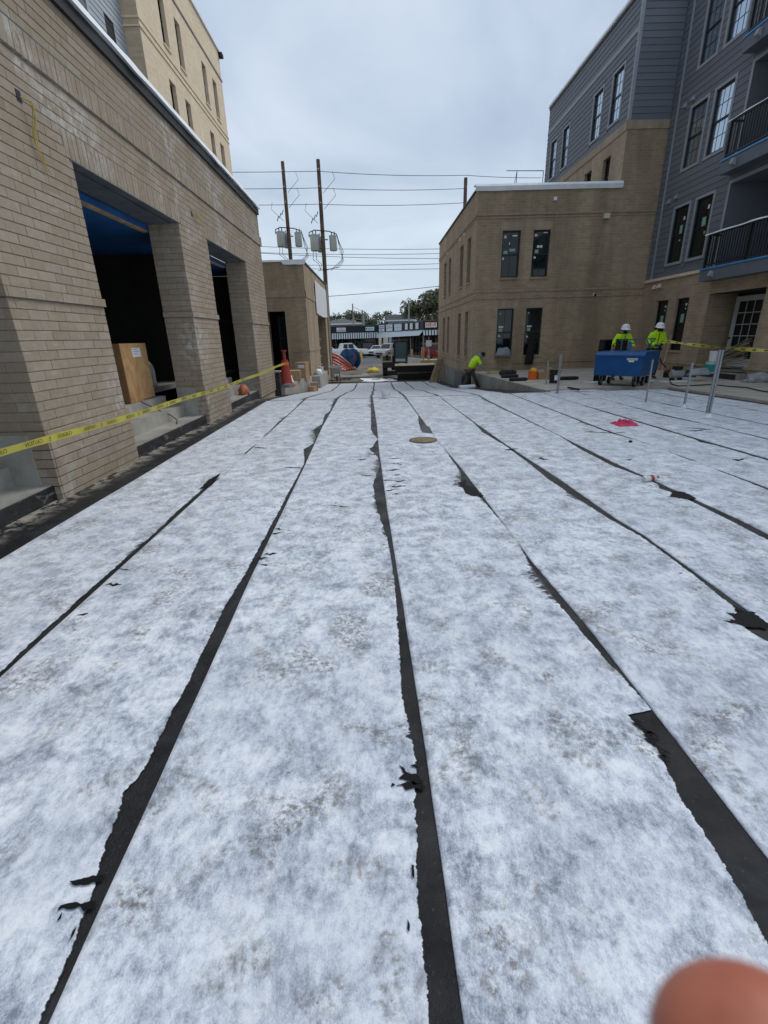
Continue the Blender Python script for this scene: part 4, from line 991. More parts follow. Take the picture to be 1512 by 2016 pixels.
m.build('paper_print', pm('grey_print', (.35, .37, .40)), cr_)
# things stored inside the bay
rbox('tile_pack', pm('grey_pack', (.33, .35, .37)), (-5.25, 10.1, .70), (.6, .8, .22), .1, label='grey tile pack on the floor inside the arcade bay', cat='box')
rbox('white_case', pm('pale_case', (.45, .48, .52)), (-5.5, 10.3, .921), (.55, .8, .20), .25, label='pale blue-grey case on top of the tile pack', cat='box')
crumple('plastic_bag', pm('clear_film', (.5, .5, .5), .2), (-5.0, 10.75, .70), (.3, .35, .5), 3, label='crumpled translucent bag beside the arcade pier', cat='bag')
MB().tube([(-4.3, ca + .1, .60), (-4.1, ca + .25, .43), (-3.95, ca + .42, .30), (-3.88, ca + .52, .185), (-3.8, ca + .3, .18), (-3.72, ca + .1, .18)], .008, 6).build('power_cable', BLACK, smooth=True, label='thin black cable trailing down the steps from the crate', cat='cable')
pts = [gz(0, 965, .178), gz(20, 958, .178), gz(45, 950, .18), gz(58, 943, .178), gz(50, 938, .178), gz(30, 940, .18), gz(18, 946, .178), gz(28, 953, .178), gz(48, 952, .186), gz(60, 945, .178)]
MB().tube([Vector((min(p.x, -3.64), p.y, p.z)) for p in pts], .008, 6).build('rope', WHITE, smooth=True, label='loop of white rope lying on the first step', cat='rope')
crumple('mesh_bag', pm('orange_net', (.42, .13, .06), .6, .4, 30), (-3.74, 13.6, .17), (.30, .42, .26), 8, label='orange mesh bag of debris on the step of the far bay', cat='bag')
# caution tape along the arcade
def caution_tape(pts, w, label, mirrored=True, text=True, every=.62):
    e = thing('caution_tape', pts[0], label, 'tape')
    m = MB()
    for i, p in enumerate(pts):
        p = Vector(p); t = .012 * math.sin(i * 1.7); m.v += [tuple(p + Vector((t, 0, -w / 2))), tuple(p + Vector((.004 - t, 0, w / 2)))]
    for i in range(len(pts) - 1): a = 2 * i; m.f.append((a, a + 2, a + 3, a + 1))
    m.build('tape', YELLOW, e, recalc=False, smooth=True)
    return e
tp = []
for i in range(41):
    f = i / 40; y = 3.2 + (17.45 - 3.2) * f
    tp.append((-3.27 + .04 * f, y, .745 - .06 * math.sin(f * math.pi) + .13 * max(0, f - .6) + .01 * math.sin(f * 23)))
tape = caution_tape(tp, .068, 'yellow caution tape stretched along the brick arcade, lettering seen in reverse')
INK = pm('tape_ink', (.05, .05, .02), .6, .1)
def tape_at(y):
    f = (y - 3.2) / (17.45 - 3.2); i = min(39, int(f * 40)); g = f * 40 - i; a, b = Vector(tp[i]), Vector(tp[i + 1]); return a.lerp(b, g), _n(b - a)
y = 3.5; i = 0
while y < 12:
    p, d = tape_at(y); w = ('CAUTION', 'CUIDADO')[i % 2]
    ux = -d; uz = Vector((0, 0, 1)); nx_ = Vector((1, 0, 0))
    M = Matrix(((ux.x, uz.x, nx_.x, p.x + .020), (ux.y, uz.y, nx_.y, p.y), (ux.z, uz.z, nx_.z, p.z + .003), (0, 0, 0, 1)))
    text_obj(w, .054, INK, 'lettering', M, tape, .001, font_scale=(.95, 1))
    y += .46; i += 1
    if i % 2:
        p, d = tape_at(y - .23); m = MB()
        for q in range(3): m.box(p.x + .019, p.x + .020, p.y - .012, p.y + .012, p.z - .018 + .016 * q, p.z - .010 + .016 * q)
        m.build('symbol', INK, tape)
# coated concrete stub at the arcade corner
sb = thing('coated_stub', (-3.6, 17.1, -.4), 'knee-high concrete stub coated black beside the last arcade pier', 'post')
q = MB(); q.box(-3.80, -3.36, 16.95, 17.25, -.42, .53); q.build('shaft', COAT, sb); MB().box(-3.81, -3.34, 16.94, 17.26, .531, .575).build('cap', CONC, sb)
# low planter walls and the things on them
pl = thing('planter_wall', (-3.4, 18.2, -.5), 'low grey concrete planter wall running along the ramp', 'wall')
n = 6
for i in range(n):
    a, b = 17.6 + 8.4 * i / n, 17.6 + 8.4 * (i + 1) / n - .02
    zt = -.02 - .05 * i
    MB().prism([(-3.42, a, zg(a) - .2), (-3.42, b, zg(b) - .2), (-3.42, b, zt), (-3.42, a, zt)], (-.45, 0, 0)).build('wall_panel', CONC, pl)
pl2 = thing('planter_wall', (-3.3, 27.2, -1), 'short concrete planter wall at the foot of the banner wall', 'wall')
MB().box(-3.55 + .04, -3.1, 26.9, 31.4, -1.3, -.36).build('wall_panel', CONC, pl2)
# cone
def frustum_cone(name, c, h, r0, r1, label, group=None):
    e = thing(name, c, label, 'traffic cone', group)
    c = Vector(c)
    MB().lathe([(r0 * .98, .035), (r0 * .92, .06), (r1 * 1.15, h * .93), (r1, h)], c, 20).build('body', RED, e, smooth=True)
    rbox('base', pm('dull_red', (.40, .05, .04)), (0, 0, 0), (r0 * 2.5, r0 * 2.5, .036), 0, .01, parent=e)
    f = lambda z: r0 * .92 + (r1 * 1.15 - r0 * .92) * (z - .06) / (h * .93 - .06)
    MB().lathe([(f(h * .80) + .004, h * .80), (f(h * .92) + .004, h * .92)], c, 20).build('collar', ORANGE, e, smooth=True)
    MB().lathe([(r1 * .55, h), (r1 * .5, h + .28), (r1 * .9, h + .29), (r1 * .9, h + .33)], c, 12).build('handle', RED, e, smooth=True)
    return e
frustum_cone('traffic_cone', (-3.28, 17.75, -.02), .92, .24, .11, 'tall faded red traffic cone holding the end of the caution tape')
crumple('work_gloves', pm('grey_cloth', (.20, .20, .21), .9, .3, 10), (-3.2, 17.45, -.03), (.34, .2, .14), 5, label='crumpled grey work gloves at the foot of the red cone', cat='gloves')
rbox('cardboard_box', CARD, (-3.62, 21.6, -.12), (.55, .8, .42), .12, .008, label='wide open cardboard box on the planter beside the pavilion', cat='box', group='cardboard boxes on the planter')
b = rbox('cardboard_box', CARD, (-3.55, 23.6, -.2), (.5, .75, .75), -.1, .008, label='tall cardboard box with a white label on the planter', cat='box', group='cardboard boxes on the planter')
rbox('label_sheet', PAPER, (.05, -.378, .5), (.3, .004, .14), 0, 0, parent=b)
rbox('cardboard_box', CARD, (-3.14, 24.4, zg(24.4)), (.36, .5, .42), .15, .008, label='cardboard box standing on the ramp against the planter', cat='box', group='cardboard boxes on the planter')
rbox('cardboard_box', CARD, (-3.13, 23.5, zg(23.5)), (.32, .42, .26), -.2, .008, label='small flat cardboard box on the ramp in front of the planter', cat='box', group='cardboard boxes on the planter')
crumple('plastic_bag', WHITE, (-3.6, 20.0, -.12), (.36, .7, .34), 12, label='white plastic bag on the planter beside the red cone', cat='bag', group='white plastic bags')
crumple('plastic_bag', WHITE, (-3.3, 28.1, -.36), (.4, .6, .32), 21, label='white plastic bag on the short planter at the banner wall', cat='bag', group='white plastic bags')
bk = thing('bucket', (-3.32, 29.6, -.36), 'small white bucket on the short planter by the pavilion', 'bucket')
MB().lathe([(.13, 0), (.16, .34), (.168, .34), (.168, .36), (.155, .36), (.125, .03)], (-3.32, 29.6, -.36), 16).build('pail', WHITE, bk, smooth=True)
MB().tube([(-3.48, 29.6, -.02), (-3.47, 29.58, -.12), (-3.32, 29.5, -.2), (-3.17, 29.58, -.12), (-3.16, 29.6, -.02)], .004, 5).build('handle', GALV, bk)
MB().prism([(-3.41, 17.28, -.35), (-3.41, 17.6, -.45), (-3.41, 17.42, .2), (-3.41, 17.30, .3)], (.012, 0, 0)).build('white_flap', WRAP, label='torn white membrane flap hanging beside the black stub', cat='membrane')
# pail standing on the deck crest
bk = thing('bucket', (.25, 13.15, .01), 'translucent white pail standing on the fleece at the top of the ramp', 'bucket')
MB().lathe([(.105, 0), (.125, .21), (.132, .21), (.132, .225), (.12, .225), (.10, .02)], (.25, 13.15, .012), 18).build('pail', WHITE, bk, smooth=True)
MB().tube([(.13, 13.15, .21), (.15, 13.06, .12), (.25, 13.02, .09), (.35, 13.06, .12), (.37, 13.15, .21)], .003, 5).build('handle', GALV, bk)
# manhole cover
mc = thing('manhole_cover', (.73, 7.48, .004), 'round rusty manhole cover set flush in the white fleece', 'manhole cover')
RUST = pm('rusty_iron', (.22, .17, .10), .8, .5, 9, .5, dirt=(.05, .045, .04))
MB().lathe([(.225, .006), (.225, .020), (.21, .022), (.207, .015)], (.73, 7.48, 0), 32).build('ring', pm('iron_ring', (.10, .085, .06), .7, .3), mc)
MB().lathe([(.203, .006), (.203, .018)], (.73, 7.48, 0), 32).build('lid', RUST, mc)
m = MB()
for i in range(-3, 4):
    h = math.sqrt(.18 ** 2 - (i * .055) ** 2); m.box(.73 - h, .73 + h, 7.48 + i * .055 - .012, 7.48 + i * .055 + .012, .0192, .023)
m.build('tread_ribs', pm('worn_iron', (.34, .27, .16), .7, .4, 12), mc, kind='stuff')
# bottle
bt = thing('plastic_bottle', tuple(gz(1280, 947, .012)), 'empty clear plastic bottle with red label lying on a seam', 'bottle')
c0 = Vector(bt.location); ang = Matrix.Rotation(R_(20), 3, 'Z') @ Matrix.Rotation(R_(90), 3, 'Y')
CLEAR = pm('clear_pet', (.62, .64, .64), .15, .15, 20, .3)
MB().lathe([(.028, 0), (.034, .01), (.033, .04), (.030, .055), (.033, .07), (.034, .12), (.029, .16), (.016, .185), (.013, .19), (.013, .205)], c0 + Vector((-.1, -.036, .034)), 14, ang).build('body', CLEAR, bt, smooth=True)
MB().lathe([(.0347, .085), (.0347, .13)], c0 + Vector((-.1, -.036, .034)), 14, ang).build('label_band', RED, bt, smooth=True)
MB().lathe([(.0155, .196), (.0155, .215)], c0 + Vector((-.1, -.036, .034)), 14, ang).build('cap', RED, bt, smooth=True)
# pink rag
pr = gz(1230, 836, .012)
m = MB(); n = 26; rng_ = random.Random(4)
for j in range(n + 1):
    for i in range(n + 1):
        u, v = i / n - .5, j / n - .5; r = max(abs(u), abs(v)) * 2
        h = (1 - r ** 3) * (.035 + .10 * abs(mnoise.fractal(Vector((u * 5, v * 6, 2)), 1, 2, 4)))
        m.v.append((pr.x + u * .36 * (1 + .25 * mnoise.noise(Vector((v * 3, 0, 1)))), pr.y + v * .34 * (1 + .4 * mnoise.noise(Vector((u * 3, 3, 0)))), .012 + max(.003, h)))
for j in range(n):
    for i in range(n): a = j * (n + 1) + i; m.f.append((a, a + 1, a + n + 2, a + n + 1))
m.build('rag', pm('pink_cloth', (.62, .05, .13), .85, .2, 12, .3), recalc=False, smooth=True, label='crumpled bright pink rag lying on the fleece', cat='rag')
rbox('tar_lump', BLACK, tuple(gz(1241, 871, .012)), (.05, .04, .03), .4, .008, label='small black lump of tar on the fleece below the pink rag', cat='debris')

# ------------------------------------------------------------------ RIGHT SIDE OBJECTS (plaza)
def steel_post(px, py, z, h, w, label, double=False, flange=True):
    p = gz(px, py, z); e = thing('steel_post', p, label, 'post', 'galvanised posts on the deck')
    if double:
        for d in (-w * .42, w * .42): MB().tube([p + Vector((d, 0, 0)), p + Vector((d, 0, h))], w * .36, 10).build('pipe', GALV, e, smooth=True)
        MB().box(p.x - .05, p.x + .05, p.y - .012, p.y + .012, z + h * .5, z + h * .5 + .03).build('clamp', GALV, e)
    else: MB().box(p.x - w / 2, p.x + w / 2, p.y - w / 2, p.y + w / 2, z, z + h).build('pipe', GALV, e)
    if flange:
        m = MB(); m.lathe([(w * 1.5, 0), (w * 1.15, .015), (w * .95, .06), (w * .9, .075)], p + Vector((0, 0, .006)), 12); m.build('flashing_boot', WRAP, e, smooth=True)
    return e
steel_post(1097, 775, 0, 1.02, .045, 'thin pair of steel pipes standing at the plaza slab edge', True, False)
steel_post(1271, 793, 0, .96, .028, 'thin steel post in front of the blue job box', False, False)
steel_post(1346, 803, 0, .93, .036, 'steel post with a white boot at its foot, pale tip on top', False)
steel_post(1392, 822, 0, 1.22, .062, 'tall double steel post with a white boot', True)
steel_post(1075, 757, PZ, .72, .03, 'slim steel stake between the cardboard box and the black bucket', False, False)
steel_post(1152, 722, PZ, .95, .05, 'forked steel stake close to the brown brick wall', False, False)
def bxy(px, py, z=PZ): return tuple(gz(px, py, z))
for (px, py, sz, rz, lb) in ((1003, 744, (.62, .24, .13), .1, 'black rolled bag beside the concrete retaining wall top'), (1020, 750, (.62, .26, .12), .15, 'black rolled bag in front of the other black bags'), (1000, 740, (.62, .22, .22), 0, 'black bulky bag behind the two rolled bags'), (1119, 748, (.66, .2, .12), 0, 'black rolled bag behind the black bucket')):
    c = bxy(px, py); e = thing('tool_roll', c, lb, 'bag', 'black bags on the plaza'); c = Vector(c)
    r = sz[2] / 2; n = 9
    MB().tube([(c.x - sz[0] / 2 + sz[0] * i / n, c.y + .02 * math.sin(i * 2 + rz * 9), c.z + r) for i in range(n + 1)], [r * (.7 if i in (0, n) else 1 + .06 * math.sin(i * 3)) for i in range(n + 1)], 10).build('roll', BLACK, e, smooth=True)
    for d in (-.18, .18): MB().lathe([(r * 1.09, -.015), (r * 1.09, .015)], c + Vector((d, 0, r)), 10, Matrix.Rotation(R_(90), 3, 'Y')).build('strap', BLKMET, e)
def bucket(px, py, r, h, mat, label, z=PZ, lid=None, name='bucket'):
    c = Vector(bxy(px, py, z)); e = thing(name, c, label, 'bucket')
    MB().lathe([(r * .88, 0), (r, h * .93), (r * 1.06, h * .93), (r * 1.06, h), (r * .95, h), (r * .85, .03)], c, 18).build('pail', mat, e, smooth=True)
    MB().tube([c + Vector((r * 1.05 * math.cos(t), -r * .5 * math.sin(t) - .0, h * .9 - r * 1.1 * math.sin(t))) for t in [math.pi * k / 10 for k in range(11)]], .005, 5).build('handle', GALV, e, smooth=True)
    return e
ob = bucket(1048, 747, .165, .27, ORANGE, 'orange bucket with a yellow rag heaped on top'); c = Vector(ob.location)
crumple('rag', pm('yellow_cloth', (.80, .42, .03), .8, .15), c + Vector((.02, 0, .235)), (.22, .22, .15), 31, label='yellow rag stuffed in the orange bucket', cat='rag')
rbox('cardboard_box', CARD, bxy(1066, 746), (.36, .3, .24), .1, .006, label='low cardboard box beside the orange bucket', cat='box')
rbox('cardboard_box', CARD, bxy(1079, 746), (.2, .35, .38), .05, .006, label='narrow upright cardboard box behind the black bucket', cat='box')
bb = bucket(1091, 754, .175, .40, BLACK, 'black bucket with a white label on the plaza'); c = Vector(bb.location)
MB().box(c.x - .07, c.x + .05, c.y - .178, c.y - .168, c.z + .1, c.z + .25).build('label_sheet', PAPER, bb)
MB().tube([bxy(1118, 763, .075), bxy(1140, 767, .075)], .03, 8).build('pipe_offcut', BLACK, smooth=True, label='short black pipe offcut lying at the plaza edge', cat='pipe')
# blue rolling job boxes
def job_box(xc, yc, w, d, zb, h, label, rz):
    c = Vector((xc, yc, PZ)); e = thing('job_box', c, label, 'tool cart', 'blue rolling job boxes', rz)
    B = MB()
    prof = [(-w / 2, zb), (w / 2 - .05, zb), (w / 2, zb + .3), (w / 2 + .02, zb + h), (-w / 2 - .02, zb + h), (-w / 2, zb + .3)]
    B.prism([(x, -d / 2, z) for x, z in prof], (0, d, 0)); B.build('bin', BLUE, e, local=True)
    MB().box(-w / 2 - .04, w / 2 + .04, -d / 2 - .03, -d / 2 + .02, zb + h - .02, zb + h + .02).build('rim', BLUE, e, local=True)
    MB().prism([(-w / 2 - .02, -d / 2, zb + h), (-w / 2 - .02, d / 2, zb + h), (-w / 2 - .02, d / 2, zb + h + .12), (-w / 2 - .02, -d / 2 + .12, zb + h + .11)], (w + .04, 0, 0)).build('lid', BLUE, e, local=True)
    for x in (-w * .22, w * .25):
        MB().tube([(x + .025 * math.cos(t), -d / 2 - .012, zb + h + .03 + .035 * math.sin(t)) for t in [2 * math.pi * k / 12 for k in range(13)]], .007, 6, False).build('lifting_ring', GALV, e, local=True, smooth=True)
    MB().box(w * .18, w * .40, -d / 2 - .006, -d / 2 - .001, zb + h * .80, zb + h * .90).build('warning_label', PAPER, e, local=True)
    MB().box(w * .22, w * .33, -d / 2 - .006, -d / 2 - .001, zb + h * .71, zb + h * .79).build('serial_label', WHITE, e, local=True)
    m = MB(); m.box(w * .19, w * .39, -d / 2 - .0075, -d / 2 - .0062, zb + h * .84, zb + h * .865); m.build('label_print', RED, e, local=True)
    for sx in (-1, 1):
        for sy in (-1, 1):
            x, y = sx * (w / 2 - .18), sy * (d / 2 - .12)
            cst = MB().box(x - .04, x + .04, y - .05, y + .05, zb - .012, zb - .001).box(x - .045, x - .037, y - .02, y + .02, .09, zb - .012).box(x + .037, x + .045, y - .02, y + .02, .09, zb - .012).build('caster', GALV, e, local=True)
            Mx = Matrix.Rotation(R_(90), 3, 'Y')
            MB().lathe([(.06, -.03), (.10, -.026), (.105, 0), (.10, .026), (.06, .03)], (x, y, .105), 18, Mx).build('tyre', BLACK, cst, local=True, smooth=True)
            MB().lathe([(.055, -.033), (.055, .033)], (x, y, .105), 12, Mx).build('hub', GALV, cst, local=True, smooth=True)
    return e
job_box(7.27, 14.22, 1.34, .80, .30, .55, 'blue rolling job box on black casters at the plaza edge', R_(-50))
job_box(8.12, 14.72, .62, .55, .28, .55, 'narrow blue job box standing behind the larger one', R_(-50))
rc = gy(1222, 690, 14.75)
m = MB(); m.bar((rc.x, 14.75, .97), (rc.x, 14.75, 1.32), .03).bar((rc.x - .1, 14.75, 1.32), (rc.x + 1.0, 14.75, 1.34), .03).bar((rc.x + .7, 14.75, .97), (rc.x + 1.0, 14.75, 1.34), .03).bar((rc.x + .95, 14.75, .97), (rc.x + .75, 14.75, 1.3), .03)
m.build('cart_rack', pm('blue_grey_steel', (.06, .11, .16), .5), label='blue-grey steel rack frame rising from the job box', cat='rack')
# black glass panels
def glossy_panel(x0, px1, y, z0, z1, lean, label, sheen=True):
    e = thing('glossy_sheet', (x0, y, z0), label, 'panel', 'black panels behind the job box')
    MB().prism([(x0, y, z0), (px1, y, z0), (px1 + lean, y + .02, z1), (x0 + lean, y + .02, z1)], (0, .03, 0)).build('sheet', pm('black_gloss', (.006, .006, .008), .18, .2), e)
    MB().prism([(x0 + lean * .95 + .02, y - .002, z1 - .03), (px1 + lean - .02, y - .002, z1 - .03), (px1 + lean - .02, y + .02, z1 - .012), (x0 + lean + .02, y + .02, z1 - .012)], (0, -.004, 0)).build('edge_trim', BLKMET, e)
    return e
q0, q1 = gy(1173, 713, 15.6), gy(1200, 668, 15.6); q2 = gy(1236, 668, 15.2)
glossy_panel(q0.x, q1.x + .05, 15.6, PZ, q1.z, .06, 'black glossy panel standing upright next to the job box')
glossy_panel(q1.x + .02, q2.x, 15.2, .62, q2.z + .02, .03, 'black glossy panel carried by the worker behind the job box')
MB().box(q1.x + .42, q1.x + .52, 15.17, 15.195, .98, 1.25).build('bottle_reflection', pm('reflection_blue', (.08, .16, .42), .3), label='blue bottle reflection added as a flat block on the black panel', cat='reflection')  # reflection of a blue bottle in the gloss, modelled as a flat block
# things along the wing foot
for (px, py, s_, sd_, lb) in ((1376, 738, (.6, .3, .22), 41, 'crumpled grey bag on the door step beside the bucket'), (1500, 752, (1.0, .5, .28), 44, 'crumpled clear plastic heap on the plaza by the brick pier')):
    z_ = .24 if px < 1400 else PZ
    crumple('plastic_heap', pm('grey_film', (.34, .35, .37), .3, .3, 9), bxy(px, py, z_), s_, sd_, label=lb, cat='bag')
tb_ = bucket(1396, 735, .15, .36, pm('teal_white', (.55, .66, .64), .4, .1), 'white and teal bucket on the door step', z=.24); c = Vector(tb_.location)
MB().lathe([(.157, .06), (.165, .28)], c, 18).build('print_band', pm('teal_print', (.02, .30, .29), .5), tb_, smooth=True)
bt2 = thing('bucket', c + Vector((.03, 0, .365)), 'small white tub stacked on the teal bucket', 'bucket')
MB().lathe([(.11, 0), (.125, .26), (.132, .26), (.132, .28)], c + Vector((.03, 0, .365)), 16).build('pail', WHITE, bt2, smooth=True)
MB().lathe([(.134, .0), (.134, .018), (.12, .024)], c + Vector((.03, 0, .646)), 16).build('lid', WHITE, bt2, smooth=True)
rng_ = random.Random(11)
for i in range(15):     # pile of warped strips beside the door
    z0_ = .27 + i * .052; x = 11.25 + .03 * math.sin(i * 2.1); y0_, y1_ = 14.95 - .02 * (i % 3), 16.2 - .05 * (i % 4)
    m = MB(); n = 10; sag = .05 + .028 * i; w = .16 + .03 * rng_.random()
    for j in range(n + 1):
        f = j / n; y = y0_ + (y1_ - y0_) * f; z = z0_ + sag * .55 * (1 - f) ** 1.5 - .026 * i * f * .9 + .01 * mnoise.noise(Vector((f * 4, i, 0)))
        z = max(z, .255 + .018 * i); xx = x - .10 * f + .05 * rng_.random()
        m.v += [(xx, y, z), (xx + w, y, z + .01), (xx, y, z + .014), (xx + w, y, z + .024)]
    for j in range(n):
        a = 4 * j; m.f += [(a, a + 1, a + 5, a + 4), (a + 2, a + 6, a + 7, a + 3), (a, a + 4, a + 6, a + 2), (a + 1, a + 3, a + 7, a + 5)]
    m.f += [(0, 2, 3, 1), (4 * n, 4 * n + 1, 4 * n + 3, 4 * n + 2)]
    m.build('warped_strip', WOODG if i % 3 else pm('pale_strip', (.52, .46, .38), .85), label=('lowest warped strip of the pile by the french door' if i == 0 else 'topmost warped strip of the pile by the french door' if i == 14 else 'warped pale strip in the middle of the pile by the french door'), cat='strip', group='warped strips piled by the french door')
MB().tube([bxy(1300, 738, .1), bxy(1320, 680, .1 + .0)][:1] + [tuple(gx(1322, 660, 11.3))], .016, 6).build('broom_handle', WOOD, smooth=True, label='long wooden handle leaning on the brick below the windows', cat='broom')
# torch / tool clutter near the wing
tk = thing('gas_torch', bxy(1262 + 50, 743), 'dark portable heater lying by the job boxes with a copper glint', 'tool'); c = Vector(tk.location)
MB().lathe([(.11, 0), (.12, .18), (.07, .24), (.05, .30)], c, 14).build('body', BLKMET, tk, smooth=True)
MB().lathe([(.085, .241), (.09, .33), (.06, .335)], c + Vector((0, 0, 0)), 14).build('burner', pm('copper', (.55, .27, .12), .35, .2, metal=.7), tk, smooth=True)
MB().tube([c + Vector((-.05, 0, .3)), c + Vector((-.25, .05, .5)), c + Vector((-.3, .05, .62))], .02, 6).build('handle', BLACK, tk, smooth=True)
ge = thing('air_compressor', bxy(1330, 748), 'small grey compressor on the plaza with a black hose', 'tool'); c = Vector(ge.location)
MB().lathe([(.10, -.2), (.13, -.17), (.13, .17), (.10, .2)], c + Vector((0, 0, .19)), 14, Matrix.Rotation(R_(90), 3, 'Y')).build('tank', pm('grey_paint', (.32, .34, .36), .4), ge, smooth=True)
MB().box(c.x - .12, c.x + .12, c.y - .09, c.y + .09, c.z + .321, c.z + .42).build('motor', BLKMET, ge)
m = MB()
MB().box(c.x - .15, c.x - .1, c.y - .1, c.y + .1, c.z, c.z + .06).build('foot', BLACK, ge); MB().box(c.x + .1, c.x + .15, c.y - .1, c.y + .1, c.z, c.z + .06).build('foot', BLACK, ge)
hp = [(1318, 748), (1322, 756), (1335, 760), (1365, 759), (1400, 757), (1440, 761), (1470, 763), (1500, 770), (1530, 774)]
MB().tube([Vector(bxy(x, y, PZ + .014)) for x, y in hp], .016, 6).build('air_hose', BLACK, smooth=True, label='black hose snaking across the plaza from the compressor', cat='hose')
crumple('rag', pm('blue_cloth', (.05, .10, .20), .9), bxy(1357, 742), (.4, .3, .1), 51, label='dark blue rag behind the compressor on the plaza', cat='rag')
for (px, py, w, d, rz, lb) in ((1172, 752, .62, .4, .2, 'white sheet scrap on the plaza under the job box end'), (1330, 751, .9, .34, .1, 'white sheet scrap lying under the compressor'), (1270, 749, .5, .4, -.2, 'white sheet scrap between the two job boxes')):
    rbox('sheet_scrap', WRAP, bxy(px, py), (w, d, .006), rz, 0, label=lb, cat='sheet scrap')
# right-hand tape
ta, tb2 = gy(1306, 671, 15.4), gy(1540, 692, 12.0); tp2 = [ta.lerp(tb2, i / 24) + Vector((0, 0, -.04 * math.sin(math.pi * i / 24))) for i in range(25)]
t2 = thing('caution_tape', ta, 'yellow caution tape strung across the plaza in front of the french door', 'tape')
m = MB()
for i, p in enumerate(tp2):
    t = i * .35; s_, c_ = .035 * math.sin(t) , .035 * abs(math.cos(t)) + .012
    m.v += [tuple(p + Vector((-s_, -s_ * .3, -c_))), tuple(p + Vector((s_, s_ * .3, c_)))]
for i in range(24): a = 2 * i; m.f.append((a, a + 2, a + 3, a + 1))
m.build('tape', YELLOW, t2, recalc=False, smooth=True)
for i in range(1, 24, 2):
    p = tp2[i]; q = tp2[i + 1] if i < 23 else tp2[i]; d = (q - p) * .7; n_ = Vector((-.006, -.012, 0)); up_ = Vector((0, 0, .014))
    MB().prism([p + n_ - up_, p + d + n_ - up_, p + d + n_ + up_, p + n_ + up_], (-.001, -.002, 0)).build('lettering', INK, t2)
MB().tube([bxy(1405, 748, PZ), tuple(Vector(bxy(1405, 748, PZ)) + Vector((.35, .3, .42)))], .02, 8).build('white_pipe', WHITE, smooth=True, label='short white pipe leaning behind the tall double post', cat='pipe')
gsk = gx(990, 693, 0.0) if False else None
crumple('grey_bundle', pm('grey_fleece', (.26, .27, .30), .9, .2, 10), (5.55, YF - .16, .67), (.62, .3, .36), 61, label='rolled grey jacket on the window sill', cat='jacket')
jk = crumple('black_jacket', pm('black_cloth', (.012, .012, .013), .9), (6.72, YF - .14, .30), (.34, .16, .85), 66, label='black jacket hanging below the second ground floor window', cat='jacket', amp=.2)

# ------------------------------------------------------------------ MIDDLE GROUND (site entrance)
def gp(px, py):      # pixel -> far ground profile
    d = ray(px, py); y = 14.0
    for _ in range(4000):
        y += .02
        if EYE.z + d.z / d.y * y <= zg(y): break
    return Vector((d.x / d.y * y, y, zg(y)))
# puddle
pc = gp(742, 748); m = MB(); n = 40; ring = []
for i in range(n):
    a = 2 * math.pi * i / n; k = 1 + .25 * mnoise.noise(Vector((math.cos(a) * 1.3, math.sin(a) * 1.3, 4)))
    ring.append((pc.x + .5 + .9 * k * math.cos(a), 33.6 + 1.9 * k * math.sin(a), zg(33) + .03))
m.v = ring; m.f = [tuple(range(n))]
wb = NB('water'); wb.col((.10, .105, .10)); wb.b.inputs['Roughness'].default_value = .03; wb.b.inputs['Specular IOR Level'].default_value = .9; wb.bump(wb.noise(9, wb.pos(), 3), .04, .01)
m.build('puddle', wb.m, recalc=False, kind='structure')
m = MB(); n = 24
for j in range(n + 1):
    for i in range(n + 1):
        u, v = i / n, j / n; x = -1.0 + 2.3 * u + .15 * math.sin(v * 5); y = 31.7 + 3.4 * v * (1 - .35 * u) + .1 * mnoise.noise(Vector((u * 4, v, 0)))
        m.v.append((x, y, zg(y) + .035 + .05 * max(0, mnoise.noise(Vector((u * 5, v * 4, 2))))))
for j in range(n):
    for i in range(n): a = j * (n + 1) + i; m.f.append((a, a + 1, a + n + 2, a + n + 1))
m.build('fleece_scrap', WRAP, recalc=False, smooth=True, label='wrinkled white sheet on the mud just past the ramp end', cat='sheet')
# wheelbarrow
wbp = gp(661, 750); wbp.y = 32.2; wbp = Vector((gy(661, 740, 32.2).x, 32.2, zg(32.2)))
we = thing('wheelbarrow', wbp, 'grey wheelbarrow parked at the end of the ramp', 'wheelbarrow')
P_ = lambda x, y, z: tuple(wbp + Vector((x, y, z)))
m = MB(); T = [(-.40, -.28, .98), (.40, -.28, .98), (.46, .75, 1.05), (-.46, .75, 1.05)]; B_ = [(-.24, -.05, .55), (.24, -.05, .55), (.24, .40, .52), (-.24, .40, .52)]
m.add([P_(*p) for p in T + B_], [(4, 5, 6, 7), (0, 1, 5, 4), (1, 2, 6, 5), (2, 3, 7, 6), (3, 0, 4, 7)])
TRAY = pm('grey_tray', (.42, .42, .40), .6, .3, 6, dirt=(.16, .14, .11))
m.build('tray', TRAY, we, recalc=False)
MB().tube([P_(*p) for p in T] + [P_(*T[0])], .02, 6).build('tray_rim', TRAY, we, smooth=True)
for s in (-1, 1):
    MB().tube([P_(s * .30, -.75, .75), P_(s * .26, 0, .50), P_(s * .08, .95, .28)], .022, 6).build('handle', WOODG, we, smooth=True)
    MB().tube([P_(s * .28, -.1, .52), P_(s * .30, -.15, .02), P_(s * .26, .3, .03), P_(s * .22, .4, .45)], .016, 6).build('leg', BLKMET, we, smooth=True)
wh = MB().lathe([(.12, -.04), (.19, -.04), (.20, 0), (.19, .04), (.12, .04)], P_(0, .98, .21), 18, Matrix.Rotation(R_(90), 3, 'Y')).build('wheel', BLACK, we, smooth=True)
MB().lathe([(.115, -.03), (.115, .03)], P_(0, .98, .21), 14, Matrix.Rotation(R_(90), 3, 'Y')).build('rim', pm('red_rim', (.3, .05, .04)), wh, smooth=True)
